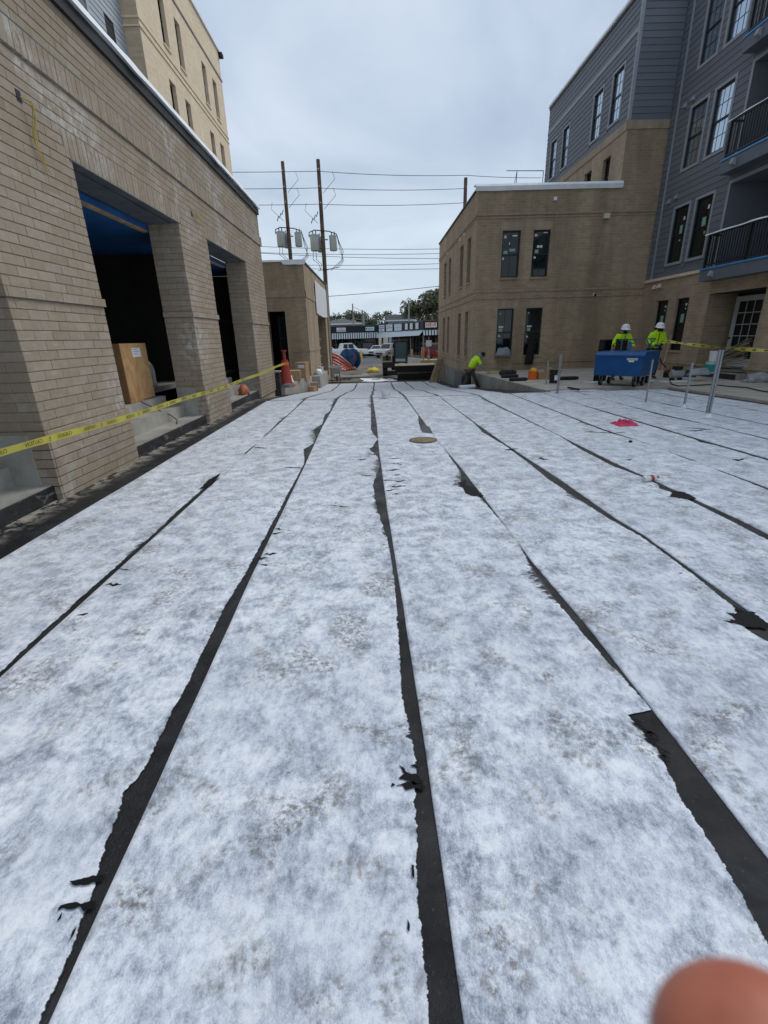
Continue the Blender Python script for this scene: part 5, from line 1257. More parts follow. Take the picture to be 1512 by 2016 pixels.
hs = [gp(x, y) + Vector((0, 0, .03)) for x, y in ((648, 750), (668, 749), (690, 746), (697, 744), (688, 743), (672, 744), (690, 748))]
MB().tube(hs, .03, 6).build('hose', BLACK, smooth=True, label='dark hose coiled on the ground beside the wheelbarrow', cat='hose')
rbox('concrete_pad', CONCD, (-1.9, 37.5, -1.24), (2.6, 3.2, .10), .1, .02, label='flat concrete pad in the mud behind the wheelbarrow', cat='slab')
crumple('yellow_bag', pm('yellow_bag', (.72, .58, .06), .7, .2), gp(735, 733) + Vector((0, 0, .05)), (.95, .7, .34), 71, label='crumpled yellow bag in the mud by the excavator', cat='bag')
m = MB()
MB().tube([gp(648, 753) + Vector((0, -.6, .02)), gp(700, 752.5) + Vector((0, -.3, .02)), gp(730, 752) + Vector((0, 0, .02))], .035, 6).build('drain_pipe', BLACK, smooth=True, label='long black pipe lying along the end of the ramp', cat='pipe')
# stacks of black sheet material on timber
DUN = pm('dunnage', (.26, .21, .14), .85, .3)
for k, (z0, z1, xa, xb, yy, lb) in enumerate(((-1.12, -.78, 1.45, 4.02, 32.2, 'lower stack of black sheets on timber dunnage'), (-.66, -.26, 1.28, 3.98, 32.3, 'upper stack of black sheets resting on timber battens'))):
    e = thing('sheet_stack', (xa, yy, z0), lb + ' at the ramp end', 'stack'); nlay = 9
    for i in range(nlay):
        a = z0 + (z1 - z0) * i / nlay; b = z0 + (z1 - z0) * (i + 1) / nlay - .006; j = .04 * math.sin(i * 2.3 + k)
        MB().prism([(xa + j, yy + j, a), (xb + j * .5, yy - .1 + j, a), (xb + .1, yy + 2.2, a), (xa + .1, yy + 2.4, a)], (0, 0, b - a)).build('sheet', BLACK, e)
    for yy2 in (yy + .06, yy + 1.3): MB().box(xa + .15, xb - .1, yy2, yy2 + .12, z0 - .085, z0 - .004).build('batten', DUN, e)
    if k: MB().prism([(xa - .02, yy - .03, z1 + .001), (xb, yy - .12, z1 + .001), (xb + .1, yy + 2.2, z1 + .001), (xa + .1, yy + 2.4, z1 + .001)], (0, 0, .03)).build('top_board', DUN, e)
    else:
        for x in (xa + .3, (xa + xb) / 2, xb - .3): MB().box(x, x + .12, yy + .2, yy + 2.0, z1 + .002, z1 + .075).build('batten', DUN, e)
        for x in (xa + .3, xb - .4): MB().box(x, x + .12, yy + .05, yy + 2.1, zg(32) - .02, z0 - .086).build('batten', DUN, e)
# mini excavator
ex = Vector((gy(777, 720, 38).x, 38, zg(38) - .02)); EX = thing('mini_excavator', ex, 'dark mini excavator with glazed cab parked behind the black sheets', 'excavator')
E_ = lambda x, y, z: tuple(ex + Vector((x, y, z)))
DK = pm('excavator_dark', (.02, .022, .024), .5, .2); CREAM = pm('excavator_cream', (.55, .47, .32), .5, .15)
for s in (-1, 1):
    t = MB(); pr_ = []
    for a in range(9): th = math.pi / 2 + math.pi * a / 8; pr_.append((-.75 + .24 * math.cos(th), .25 + .24 * math.sin(th)))
    for a in range(9): th = -math.pi / 2 + math.pi * a / 8; pr_.append((.75 + .24 * math.cos(th), .25 + .24 * math.sin(th)))
    t.prism([E_(s * .75 - .18, y, z) for y, z in pr_], (.36, 0, 0)); t = t.build('track', BLACK, EX)
    m = MB()
    for i in range(9): m.box(*[v for v in (ex.x + s * .75 - .19, ex.x + s * .75 + .19, ex.y - .72 + i * .17, ex.y - .66 + i * .17, ex.z + .49, ex.z + .515)])
    for z in (.08, .2, .32, .42): m.box(ex.x + s * .75 - .19, ex.x + s * .75 + .19, ex.y - 1.02, ex.y - .985, ex.z + z, ex.z + z + .05)
    m.build('track_pads', BLACK, t)
MB().box(ex.x - .6, ex.x + .6, ex.y - 1.3, ex.y - 1.22, ex.z + .05, ex.z + .42).box(ex.x - .35, ex.x - .25, ex.y - 1.22, ex.y - .3, ex.z + .25, ex.z + .33).box(ex.x + .25, ex.x + .35, ex.y - 1.22, ex.y - .3, ex.z + .25, ex.z + .33).build('blade', DK, EX)
MB().box(ex.x - .25, ex.x + .25, ex.y - .4, ex.y + .4, ex.z + .4, ex.z + .6).build('turntable', DK, EX)
MB().prism([E_(-.95, -.85, .6), E_(.95, -.85, .6), E_(.95, .85, .6), E_(-.95, .85, .6)], (0, 0, .42)).build('deck', DK, EX)
MB().prism([E_(-.95, -.3, 1.02), E_(-.05, -.3, 1.02), E_(-.05, .85, 1.02), E_(-.95, .85, 1.02)], (0, 0, .45)).build('engine_cover', DK, EX)
cab = MB()
for x in (.0, .92):
    for y in (-.8, .55): cab.box(ex.x + x - .04, ex.x + x + .04, ex.y + y - .04, ex.y + y + .04, ex.z + 1.02, ex.z + 2.45)
cab.prism([E_(-.08, -.9, 2.45), E_(1.0, -.9, 2.45), E_(1.0, .65, 2.45), E_(-.08, .65, 2.45)], (0, 0, .10)); cab = cab.build('cab', DK, EX)
for q in (((.045, -.8), (.875, -.8)), ((-.0, -.75), (-.0, .5)), ((.92, -.75), (.92, .5)), ((.045, .55), (.875, .55))):
    (a, b), (c, d) = q; m = MB().quad(E_(a, b, 1.25), E_(c, d, 1.25), E_(c, d, 2.42), E_(a, b, 2.42)); m.build('cab_window', glass_mat('cab_glass', (.05, .10, .10), .06) if 'cab_glass' not in MATS else MATS['cab_glass'], cab, recalc=False)
for i in range(5): MB().lathe([(.05, 0), (.06, .08), (.05, .1)], E_(.05 + i * .2, -.92, 2.6), 10, Matrix.Rotation(R_(90), 3, 'X')).build('work_light', DK, cab)
MB().tube([E_(-.55, -.6, 1.0), E_(-.60, -1.2, 1.5), E_(-.62, -1.0, 1.45)], .09, 8).build('boom', DK, EX, smooth=True)
fr = MB().box(ex.x - 1.02, ex.x - .22, ex.y - .95, ex.y - .86, ex.z + 1.03, ex.z + 1.12).box(ex.x - 1.02, ex.x - .94, ex.y - .95, ex.y - .86, ex.z + 1.12, ex.z + 1.5).box(ex.x - .30, ex.x - .22, ex.y - .95, ex.y - .86, ex.z + 1.12, ex.z + 1.62).box(ex.x - .94, ex.x - .30, ex.y - .95, ex.y - .86, ex.z + 1.46, ex.z + 1.56).build('guard_frame', CREAM, EX)
MB().box(ex.x - .92, ex.x - .32, ex.y - .9, ex.y - .88, ex.z + 1.13, ex.z + 1.45).build('radiator_grille', pm('olive_grille', (.12, .11, .07)), EX)
MB().box(ex.x + .30, ex.x + .72, ex.y - .858, ex.y - .853, ex.z + .84, ex.z + .94).build('number_plate', PAPER, EX)
MB().box(ex.x + 1.0, ex.x + 1.06, ex.y - .95, ex.y - .9, ex.z + 1.6, ex.z + 1.9).build('mirror', DK, EX)
# cable reel with orange conduit
rl_ = Vector((gy(689, 700, 46).x, 46, zg(46))); RE = thing('cable_reel', rl_, 'large blue cable reel tipped towards the street, wound with cable', 'cable reel')
MR = Matrix.Rotation(R_(52), 3, 'Z') @ Matrix.Rotation(R_(90), 3, 'Y'); RBL = pm('reel_blue', (.02, .09, .24), .5, .2)
axr = MR @ Vector((0, 0, 1)); cR = rl_ + Vector((0, 0, .93))
for s in (-1, 1): MB().lathe([(.93, -.025), (.95, 0), (.93, .025)], cR + axr * (.42 * s), 28, MR).build('flange', RBL, RE, smooth=True)
MB().lathe([(.55, -.39), (.6, -.3), (.58, 0), (.6, .3), (.55, .39)], cR, 24, MR).build('cable_winding', pm('maroon_cable', (.16, .05, .045), .6), RE, smooth=True)
for a in range(3): th = a * 2.1; d = MR @ Vector((math.cos(th), math.sin(th), 0)); MB().bar(cR + axr * -.46 - d * .9, cR + axr * -.46 + d * .9, .09, .02).build('spoke', RBL, RE)
for k in range(9):
    rr = random.Random(k + 90); x0 = gy(640, 700, 44 - k * .3).x; pts = []
    for i in range(13):
        f = i / 12; pts.append((rl_.x + .5 - .22 * k - 3.4 * (1 - f), 45.6 - k * .34 - .5 * math.sin(f * 3), zg(45) + .08 + (1.5 - .19 * k) * max(0, math.cos((f - .32) * 2.25)) ** 1.2))
    MB().tube(pts, .085, 6).build('conduit', pm('conduit_orange', (.55, .085, .04), .5, .15) if k % 4 else pm('conduit_pale', (.68, .34, .25), .5, .15), smooth=True, label='orange conduit coil spilling from the blue reel', cat='conduit', group='orange conduits by the blue reel')
def bollard(px, y, h, r, mat, label, z=None):
    c = Vector((gy(px, 700, y).x, y, zg(y) - .01)); e = thing('bollard', c, label, 'bollard')
    MB().lathe([(r, 0), (r, h - r * .6), (r * .75, h - r * .2), (r * .3, h)], c, 14).build('shaft', mat, e, smooth=True); MB().lathe([(r * 1.25, 0), (r * 1.2, .03)], c, 14).build('collar', CONCD, e)
bollard(711, 57, 1.35, .14, pm('bollard_yellow', (.62, .42, .08), .6, .15), 'yellow bollard beside the blue cable reel')
bollard(811, 62, 1.1, .12, pm('bollard_ochre', (.45, .25, .08), .6, .15), 'ochre bollard in front of the shop walkway')
bd = Vector((gy(700, 690, 58).x, 58, zg(58) - .01)); e = thing('traffic_barrel', bd, 'orange and white traffic barrel on the lot', 'barrel')
MB().lathe([(.32, 0), (.30, .1), (.29, .9), (.24, 1.0), (.08, 1.02), (.08, 1.1)], bd, 16).build('drum', ORANGE, e, smooth=True)
for z in (.3, .62): MB().lathe([(.305, z), (.303, z + .14)], bd, 16).build('reflective_band', WHITE, e, smooth=True)
# jersey barrier
jb = Vector((gy(823, 715, 43).x, 43, zg(43))); e = thing('jersey_barrier', jb, 'white concrete barrier standing behind the excavator', 'barrier')
MB().prism([tuple(jb + Vector((-.95, y, z))) for y, z in ((-.3, 0), (.3, 0), (.3, .1), (.12, .35), (.08, 1.1), (-.08, 1.1), (-.12, .35), (-.3, .1))], (1.7, 0, -.18)).build('block', pm('white_concrete', (.66, .65, .62), .8, .12, 3), e)
MB().box(jb.x - .3, jb.x + .1, jb.y - .31, jb.y - .302, jb.z + .02, jb.z + .09).build('fork_slot', BLACK, e)
# timber guard platform
pf = Vector((gy(833, 715, 41).x, 41, zg(41))); e = thing('timber_platform', pf, 'raw timber platform with guard rails beside the brown brick corner', 'platform')
w = 2.0
for x, y in ((0, 0), (w, 0), (0, 1.6), (w, 1.6)): MB().box(pf.x + x, pf.x + x + .1, pf.y + y, pf.y + y + .1, pf.z, pf.z + (2.6 if x else 1.9)).build('post', WOOD, e)
for i in range(8): MB().box(pf.x - .1, pf.x + w + .2, pf.y + .01 + i * .2, pf.y + .19 + i * .2, pf.z + .85, pf.z + .9).build('deck_board', WOOD, e)
MB().box(pf.x - .1, pf.x + w + .2, pf.y - .05, pf.y - .005, pf.z + .58, pf.z + .849).build('rim_board', WOOD, e)
MB().box(pf.x - .12, pf.x + w + .2, pf.y - .05, pf.y - .005, pf.z + 2.15, pf.z + 2.26).build('top_rail', WOODG, e); MB().box(pf.x + w - .9, pf.x + w + .2, pf.y - .05, pf.y - .005, pf.z + 1.5, pf.z + 1.6).build('mid_rail', WOOD, e)
MB().box(pf.x + .42, pf.x + .54, pf.y + .1, pf.y + .2, pf.z + .901, pf.z + 1.75).build('yellow_guard', YELLOW, e)
sg = Vector((gy(844, 690, 40.5).x, 40.5, 0)); e2 = thing('sign_board', (sg.x, sg.y, zg(40.5)), 'small grey sign board on a thin stake by the timber platform', 'sign')
MB().box(sg.x - .03, sg.x + .03, sg.y, sg.y + .03, zg(40.5), 1.5).build('stake', GALV, e2); MB().box(sg.x - .22, sg.x + .22, sg.y - .02, sg.y - .002, .75, 1.22).build('face', PAPER, e2)
for i in range(6):
    a = Vector((3.25 + .13 * i, 29.3 + .12 * i, zg(29.3) + .01)); MB().bar(a, a + Vector((.55 - .05 * i, .5, 1.35 + .06 * math.sin(i * 2))), .10, .035).build('loose_board', WOOD if i % 2 else WOODG, label='loose board leaning against the concrete foundation wall', cat='board', group='boards leaning on the foundation')
rbox('plywood_sheet', pm('grey_ply', (.12, .125, .13), .8), (4.05, 23.6, zg(23.6) - .02), (.06, 2.3, .75), 0, .005, label='dark grey sheet propped against the foundation by the bending worker', cat='sheet')
MB().bar(tuple(gp(880, 700 + 45)), tuple(gp(880, 745) + Vector((.1, .3, .3))), .05).build('timber_scrap', WOOD, label='short timber scrap at the foot of the leaning boards', cat='board')

# ------------------------------------------------------------------ UTILITY POLES AND WIRES
def upole(px, ptop, y, label, bank=True, base_x=None):
    t = gy(px, ptop, y); e = thing('utility_pole', (t.x, y, zg(y)), label, 'utility pole', 'utility poles along the street')
    MB().tube([(t.x, y, zg(y) - .02), (t.x, y, t.z)], [.19, .13], 12).build('pole', POLEM, e, smooth=True)
    ins = []
    for pz in (t.z - .78, t.z - 1.82, t.z - 2.83):
        b = MB().bar((t.x, y - .14, pz), (t.x, y - .42, pz + .04), .05).build('bracket', WOODG, e); MB().lathe([(.05, 0), (.07, .04), (.04, .08), (.06, .12)], (t.x, y - .42, pz + .05), 10).build('insulator', GALV, b, smooth=True); ins.append(pz)
    if bank:
        TG = pm('transformer_grey', (.50, .54, .52), .4, .1)
        zb = t.z - 5.75
        for dx, dy, r, h in ((-.62, -.12, .33, 1.05), (.75, .05, .28, 1.0), (-.2, .5, .30, 1.0)):
            tr = MB().lathe([(r * .9, 0), (r, .04), (r, h - .06), (r * 1.06, h - .05), (r * 1.06, h), (r * .5, h + .05)], (t.x + dx, y + dy, zb), 16).build('transformer', TG, e, smooth=True)
            for q in (-.1, .12): MB().lathe([(.04, 0), (.055, .05), (.035, .1), (.05, .16), (.02, .24)], (t.x + dx + q, y + dy, zb + h + .04), 8).build('bushing', GALV, tr)
            MB().bar((t.x + dx * .5, y + dy * .5, zb + h * .75), (t.x, y, zb + h * .75), .08).build('mount', GALV, tr)
        MB().tube([(t.x - 1.0, y - .2, zb + .9), (t.x - .98, y - .2, zb + 1.2), (t.x - .6, y - .2, zb + 1.35), (t.x + .5, y - .2, zb + 1.25), (t.x + 1.05, y - .2, zb + 1.05), (t.x + 1.15, y - .2, zb + .7)], .035, 6).build('conductor_loop', BLACK, e, smooth=True)
        for q in range(3):
            MB().tube([(t.x + 1.1, y - .2, zb + .8), (t.x + 1.25 + .12 * q, y - .2, zb - .1), (t.x + 1.5 - .1 * q, y - .2, zb - .7), (t.x + 1.1 - .2 * q, y - .2, zb - 1.15), (t.x + .5 * (q - 1), y - .2, zb - 1.35)], .02, 5).build('lead_wire', BLACK, e, smooth=True)
        for q in range(2): MB().tube([(t.x - .75 + .2 * q, y - .3, zb), (t.x - .8 + .25 * q, y - .3, zb - .6), (t.x - .4 + .2 * q, y - .3, zb - .9), (t.x - .3, y - .2, zb - 1.3)], .02, 5).build('lead_wire', BLACK, e, smooth=True)
        for s, dz in ((1, 0), (1, 1.0), (-1, 1.9)):
            MB().tube([(t.x + s * 1.0, y - .4, ins[0] - .05 - dz), (t.x + s * 1.15, y - .35, ins[0] - .5 - dz), (t.x + s * .6, y - .3, ins[0] - 1.0 - dz), (t.x + s * .25, y - .2, ins[0] - 1.3 - dz)], .014, 4).build('jumper_wire', BLKMET, e, smooth=True)
        for q in range(3):
            MB().bar((t.x - .75 + .2 * q, y - .35, zb + 1.75 + .2 * q), (t.x - .6 + .2 * q, y - .35, zb + 2.1 + .2 * q), .05).build('fuse_cutout', BLKMET, e)
    return t, ins
tA, iA = upole(556, 318, 43, 'wooden utility pole with transformers rising behind the pavilion roof')
tB, iB = upole(626, 314, 40, 'wooden utility pole with transformers standing past the banner corner')
tC, iC = upole(917, 350, 41.5, 'wooden utility pole top showing over the low brown brick roof', False)
def wire(p, q, sag, label, r=.018):
    p, q = Vector(p), Vector(q); n = 16
    MB().tube([p.lerp(q, i / n) - Vector((0, 0, 4 * sag * (i / n) * (1 - i / n))) for i in range(n + 1)], r, 5).build('overhead_wire', BLKMET, smooth=True, label=label, cat='wire', group='overhead wires across the sky')
rows = ((337, 345, 'topmost'), (370, 371, 'second'), (402, 399, 'third'))
for (ra, rb, nm) in rows:
    a = gy(400, ra + 2, 40); b = gy(626, ra, 39.55); c = gy(930, rb, 39.55); d = gy(1072, rb + 3, 41)
    wire(gy(430, ra + 2, 40), b, .02, f'{nm} overhead wire running to the pole left of the gap'); wire(b, gy(917, rb, 41), .12, f'{nm} overhead wire spanning the gap between the poles')
wire(gy(917, 345, 41), gy(1066, 350, 41), .05, 'overhead wire past the pole behind the low brown roof')
for r0, r1, nm in ((493, 490, 'upper thin'), (505, 499, 'second thin'), (506, 509, 'third thin'), (520, 519, 'fourth thin'), (526, 529, 'lowest thin')):
    wire(gy(505, r0 - 8 if r0 < 510 else r0, 40), gy(870, r1, 40), .1, f'{nm} service wire low over the pavilion and the gap', .016)
wire(gy(640, 584, 46), gy(868, 563, 44), .05, 'single telephone wire crossing low above the shops', .022)
# roof access rail on the low roof
rr_ = thing('roof_rail', (6.5, 30, 6.4), 'thin pipe rail standing on the low brown roof', 'rail')
a, b, c_ = gy(997, 336, 30), gy(1070, 336, 30), gy(1018, 336, 30)
MB().tube([tuple(a), tuple(b)], .022, 6).build('top_rail', GALV, rr_); MB().tube([tuple(b), (b.x, b.y, 6.4)], .022, 6).build('leg', GALV, rr_); MB().tube([tuple(c_), (c_.x - .05, c_.y, 6.4)], .022, 6).build('leg', GALV, rr_)
MB().tube([tuple(c_), (c_.x - .6, c_.y, 6.4)], .015, 6).build('brace', GALV, rr_)

# ------------------------------------------------------------------ STRIP MALL
ML = thing('strip_mall', (-6, 78, -1), 'low strip mall with black fascia, shop signs and ribbed metal canopy', 'building')
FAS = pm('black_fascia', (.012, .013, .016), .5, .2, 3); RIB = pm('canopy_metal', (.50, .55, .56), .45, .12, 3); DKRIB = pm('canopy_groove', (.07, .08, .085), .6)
MBR = brick_wall_mat('maroon_brick', 'y', (.12, .055, .04), (.17, .08, .06), (.15, .12, .10))
path = [(-16.0, 78.0), (.6, 78.0), (6.1, 63.0), (16.0, 62.6)]; tops = [3.18, 3.28, 3.3, 3.3]; fbot = [2.25, 2.25, 2.22, 2.28]; abot = [1.38, 1.42, 1.62, 1.62]
for s in range(3):
    (x0, y0), (x1, y1) = path[s], path[s + 1]; L_ = math.hypot(x1 - x0, y1 - y0); d = Vector(((x1 - x0) / L_, (y1 - y0) / L_, 0)); nn = Vector((d.y, -d.x, 0))
    a, b = Vector((x0, y0, 0)), Vector((x1, y1, 0)); Z = lambda v, z: v + Vector((0, 0, z))
    MB().prism([Z(a, fbot[s]), Z(b, fbot[s + 1]), Z(b, tops[s + 1]), Z(a, tops[s])], -nn * .3).build('fascia', FAS, ML)
    MB().prism([Z(a + nn * .02, tops[s]), Z(b + nn * .02, tops[s + 1]), Z(b + nn * .02, tops[s + 1] + .07), Z(a + nn * .02, tops[s] + .07)], -nn * .34).build('coping', TRIMD, ML)
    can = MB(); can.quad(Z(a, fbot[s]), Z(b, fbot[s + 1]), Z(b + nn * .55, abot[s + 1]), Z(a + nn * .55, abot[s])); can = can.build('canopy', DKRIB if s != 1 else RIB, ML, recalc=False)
    if s != 1:
        k = int(L_ / .36); rb = MB()
        for i in range(k):
            p, q = a + d * (L_ * i / k), a + d * (L_ * i / k + .20); f = i / k; zt = fbot[s] + (fbot[s + 1] - fbot[s]) * f; zb = abot[s] + (abot[s + 1] - abot[s]) * f
            rb.prism([Z(p + nn * .03, zt), Z(q + nn * .03, zt), Z(q + nn * .60, zb), Z(p + nn * .60, zb)], nn * .05)
        rb.build('canopy_ribs', RIB, can, kind='stuff')
    wl = a - nn * 2.2; wr = b - nn * 2.2
    MB().prism([Z(wl, -1), Z(wr, -1), Z(wr, 3.0), Z(wl, 3.0)], -nn * .2).build('shop_wall', MBR if s != 1 else MBR, ML)
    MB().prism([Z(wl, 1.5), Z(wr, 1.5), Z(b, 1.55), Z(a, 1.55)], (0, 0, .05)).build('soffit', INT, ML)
    k = max(2, int(L_ / 3.4))
    for i in range(k):
        p = a + d * (L_ * (i + .08) / k) - nn * 2.15; q = a + d * (L_ * (i + .86) / k) - nn * 2.15
        sf = MB().prism([Z(p, -.55), Z(q, -.55), Z(q, 1.25), Z(p, 1.25)], nn * .05).build('shop_window', GLASSD, ML)
        for t in (0, .33, .66, 1): c = p.lerp(q, t); MB().bar(Z(c + nn * .06, -.95), Z(c + nn * .06, 1.28), .07).build('mullion', GALV, sf)
        c = a + d * (L_ * (i + .97) / k) - nn * .1; MB().bar(Z(c, -1.0), Z(c, abot[s] + .3), .14).build('column', GALV if s else MBR, ML)
    MB().prism([Z(a + nn * .6, -1.0), Z(b + nn * .6, -1.0), Z(b - nn * 2.1, -1.0), Z(a - nn * 2.1, -1.0)], (0, 0, .12)).build('walkway', CONCD, ML)
    MB().prism([Z(a - nn * .3, 2.9), Z(b - nn * .3, 2.9), Z(b - nn * 14, 2.9), Z(a - nn * 14, 2.9)], (0, 0, .1)).build('roof', CONCD, ML)
INKB = pm('sign_ink', (.10, .11, .16), .6, .1)
def shop_sign(s, f0, f1, z0, z1, mat, bars=(), txt=None):
    (x0, y0), (x1, y1) = path[s], path[s + 1]; L_ = math.hypot(x1 - x0, y1 - y0); d = Vector(((x1 - x0) / L_, (y1 - y0) / L_, 0)); nn = Vector((d.y, -d.x, 0))
    a = Vector((x0, y0, 0)) + d * (L_ * f0) + nn * .03; b = Vector((x0, y0, 0)) + d * (L_ * f1) + nn * .03; Z = lambda v, z: v + Vector((0, 0, z))
    sgn = MB().prism([Z(a, z0), Z(b, z0), Z(b, z1), Z(a, z1)], nn * .08).build('shop_sign', mat, ML)
    for (u0, u1, v0, v1, mt) in bars:
        p, q = a.lerp(b, u0) + nn * .083, a.lerp(b, u1) + nn * .083; h = z1 - z0
        MB().prism([Z(p, z0 + h * v0), Z(q, z0 + h * v0), Z(q, z0 + h * v1), Z(p, z0 + h * v1)], nn * .01).build('sign_print', mt, sgn)
    if txt:
        c = Z(a.lerp(b, .5) + nn * .10, (z0 + z1) / 2); M = Matrix(((d.x, -d.x * .0, nn.x, c.x), (d.y, 0, nn.y, c.y), (.0, 1, 0, c.z), (0, 0, 0, 1)))
        M = M @ Matrix(((1, .25, 0, 0), (0, 1, 0, 0), (0, 0, 1, 0), (0, 0, 0, 1)))
        text_obj(txt, (z1 - z0) * 1.0, pm('sign_red', (.62, .09, .03), .5), 'lettering', M, sgn, .02, font_scale=(1.0, 1))
LX = lambda px: (gy(px, 655, 78).x + 16.0) / 16.6
nb = [(.08 + .13 * i, .08 + .13 * i + .07, .14, .38, INKB) for i in range(7)]
shop_sign(0, LX(663), LX(681), 2.45, 3.05, PAPER, nb + [(.2, .8, .6, .75, pm('sign_mauve', (.4, .3, .42)))])
shop_sign(0, LX(720), LX(737), 2.5, 3.05, pm('sign_mint', (.60, .74, .74)), [(.05, .17, .3, .75, INKB), (.25, .9, .5, .68, pm('sign_teal', (.2, .42, .48))), (.25, .8, .25, .36, MATS['sign_teal'])])
shop_sign(1, .03, .17, 2.32, 3.22, PAPER, [(0, 1, .45, .55, INKB), (.1, .9, .7, .82, pm('sign_blue', (.15, .2, .42))), (.3, .6, .15, .3, INKB)])
shop_sign(1, .22, .37, 2.32, 3.22, PAPER, [(0, 1, .45, .52, INKB), (.15, .85, .68, .78, pm('sign_green', (.2, .42, .3)))])
shop_sign(1, .42, .58, 2.32, 3.2, pm('sign_pale', (.62, .66, .74)), [(.15, .8, .4, .5, pm('sign_grey', (.45, .5, .6)))])
for f in (.66, .76, .87): shop_sign(1, f, f + .05, 2.4, 3.15, PAPER)
RX = lambda px: (gy(px, 640, 62.8).x - 6.1) / 9.9
shop_sign(2, RX(837.5), RX(860), 2.52, 3.12, pm('sign_cream', (.85, .80, .70), .5), [(.02, .98, .9, .96, pm('sign_orange', (.75, .25, .06)))], 'HE-R')

# ------------------------------------------------------------------ VEHICLES
def car(loc, rz, prof, w, paint, label, wheels, wr, green, cat='car', name='parked_car', bed=None, group='vehicles parked by the shops'):
    """prof: side outline (y along length, z); green: greenhouse outline"""
    e = thing(name, loc, label, cat, group, rz)
    b = MB(); n = len(prof); hw = w / 2
    secs = [(-hw, .90), (-hw * .97, 1.0), (hw * .97, 1.0), (hw, .90)]
    zc = .75; k = 0
    for x, s in secs: b.v += [(x, y * (1 - (1 - s) * .06), zc + (z - zc) * s) for y, z in prof]
    for i in range(3):
        for j in range(n): a = i * n + j; c = i * n + (j + 1) % n; b.f.append((a, c, c + n, a + n))
    b.f.append(tuple(range(n))[::-1]); b.f.append(tuple(range(3 * n, 4 * n)))
    body = b.build('body', paint, e, local=True, smooth=True)
    g = MB(); ng = len(green); hb, ht = hw * .93, hw * .76; zlo, zhi = min(z for y, z in green), max(z for y, z in green)
    for s in (-1, 1): g.v += [(s * (hb + (ht - hb) * (z - zlo) / (zhi - zlo)), y, z) for y, z in green]
    for j in range(ng): c = (j + 1) % ng; g.f.append((j, c, c + ng, j + ng))
    g.f.append(tuple(range(ng))[::-1]); g.f.append(tuple(range(ng, 2 * ng))); cb_ = g.build('cabin', paint, e, local=True)
    # windows slightly proud of the cabin
    ymin, ymax = min(y for y, z in green), max(y for y, z in green)
    def gl(y0, y1, f0, f1, nm='side_window'):
        for s in (-1, 1):
            zz0, zz1 = zlo + (zhi - zlo) * .14, zlo + (zhi - zlo) * .86; X = lambda z: s * (hb + (ht - hb) * (z - zlo) / (zhi - zlo) + .012)
            MB().prism([(X(zz0), y0, zz0), (X(zz0), y1, zz0), (X(zz1), y1 + f1, zz1), (X(zz1), y0 + f0, zz1)], (s * .008, 0, 0)).build(nm, GLASSD, e, local=True)
    L2 = ymax - ymin; gl(ymin + .22 * L2, ymin + .52 * L2, .06 * L2, 0); gl(ymin + .56 * L2, ymin + .80 * L2, 0, -.04 * L2)
    lo = sorted([p for p in green if abs(p[1] - zlo) < .02]); hi = sorted([p for p in green if abs(p[1] - zhi) < .06])
    for A, B, nm, s in ((lo[0], hi[0], 'windscreen', -1), (lo[-1], hi[-1], 'rear_window', 1)):
        t = lambda f: (A[0] + (B[0] - A[0]) * f + s * .012, A[1] + (B[1] - A[1]) * f)
        (ya_, za_), (yb_, zb_) = t(.12), t(.9); MB().quad((-hb * .88, ya_, za_), (hb * .88, ya_, za_), (ht * .9, yb_, zb_), (-ht * .9, yb_, zb_)).build(nm, GLASSD, e, local=True, recalc=False)
    for y in wheels:
        for s in (-1, 1):
            Mx = Matrix.Rotation(R_(90), 3, 'Y'); wh_ = MB().lathe([(wr * .65, -.11), (wr * .95, -.11), (wr, -.06), (wr, .06), (wr * .95, .11), (wr * .65, .11)], (s * (hw - .09), y, wr), 20, Mx).build('wheel', BLACK, e, local=True, smooth=True)
            MB().lathe([(wr * .64, -.112), (wr * .3, -.118), (wr * .28, .118), (wr * .64, .112)], (s * (hw - .09), y, wr), 14, Mx).build('rim', GALV, wh_, local=True, smooth=True)
    yf, yr = min(y for y, z in prof), max(y for y, z in prof)
    for s in (-1, 1):
        MB().obox((s * hw * .72, yf + .02, .72), (hw * .4, .08, .15)).build('headlight', WHITE, e, local=True)
        MB().obox((s * hw * .80, yr - .02, .85), (hw * .25, .08, .22)).build('tail_light', RED, e, local=True)
        MB().obox((s * (hw + .07), ymin + .26 * L2, zlo + .08), (.14, .1, .12)).build('mirror', paint, e, local=True)
    MB().obox((0, yf + .01, .55), (w * .55, .06, .18)).build('grille', BLKMET, e, local=True)
    return e
SED = [(-2.2, .32), (-2.25, .55), (-2.1, .78), (-1.0, .92), (1.2, .95), (2.1, .92), (2.25, .6), (2.2, .32)]
SEDG = [(-1.05, .90), (-.35, 1.42), (.75, 1.42), (1.55, .92)]
SUV = [(-2.3, .36), (-2.35, .65), (-2.2, .95), (-1.1, 1.06), (1.9, 1.08), (2.3, 1.02), (2.35, .6), (2.3, .36)]
SUVG = [(-1.15, 1.04), (-.45, 1.72), (1.75, 1.74), (2.15, 1.06)]
TRK = [(-2.85, .45), (-2.9, .75), (-2.8, 1.08), (-1.55, 1.16), (1.0, 1.18), (2.8, 1.16), (2.85, .7), (2.8, .45)]
TRKG = [(-1.55, 1.14), (-.75, 1.88), (.75, 1.88), (1.0, 1.16)]
PW = pm('white_paint', (.78, .79, .80), .25, .04, 3, .0); PSI = pm('silver_paint', (.50, .48, .47), .3, .05, 3, .0, metal=.3); PDK = pm('dark_paint', (.03, .032, .036), .25, .1, 3, 0.0); PRD = pm('red_paint', (.25, .03, .03), .25, .1, 3, 0.0)
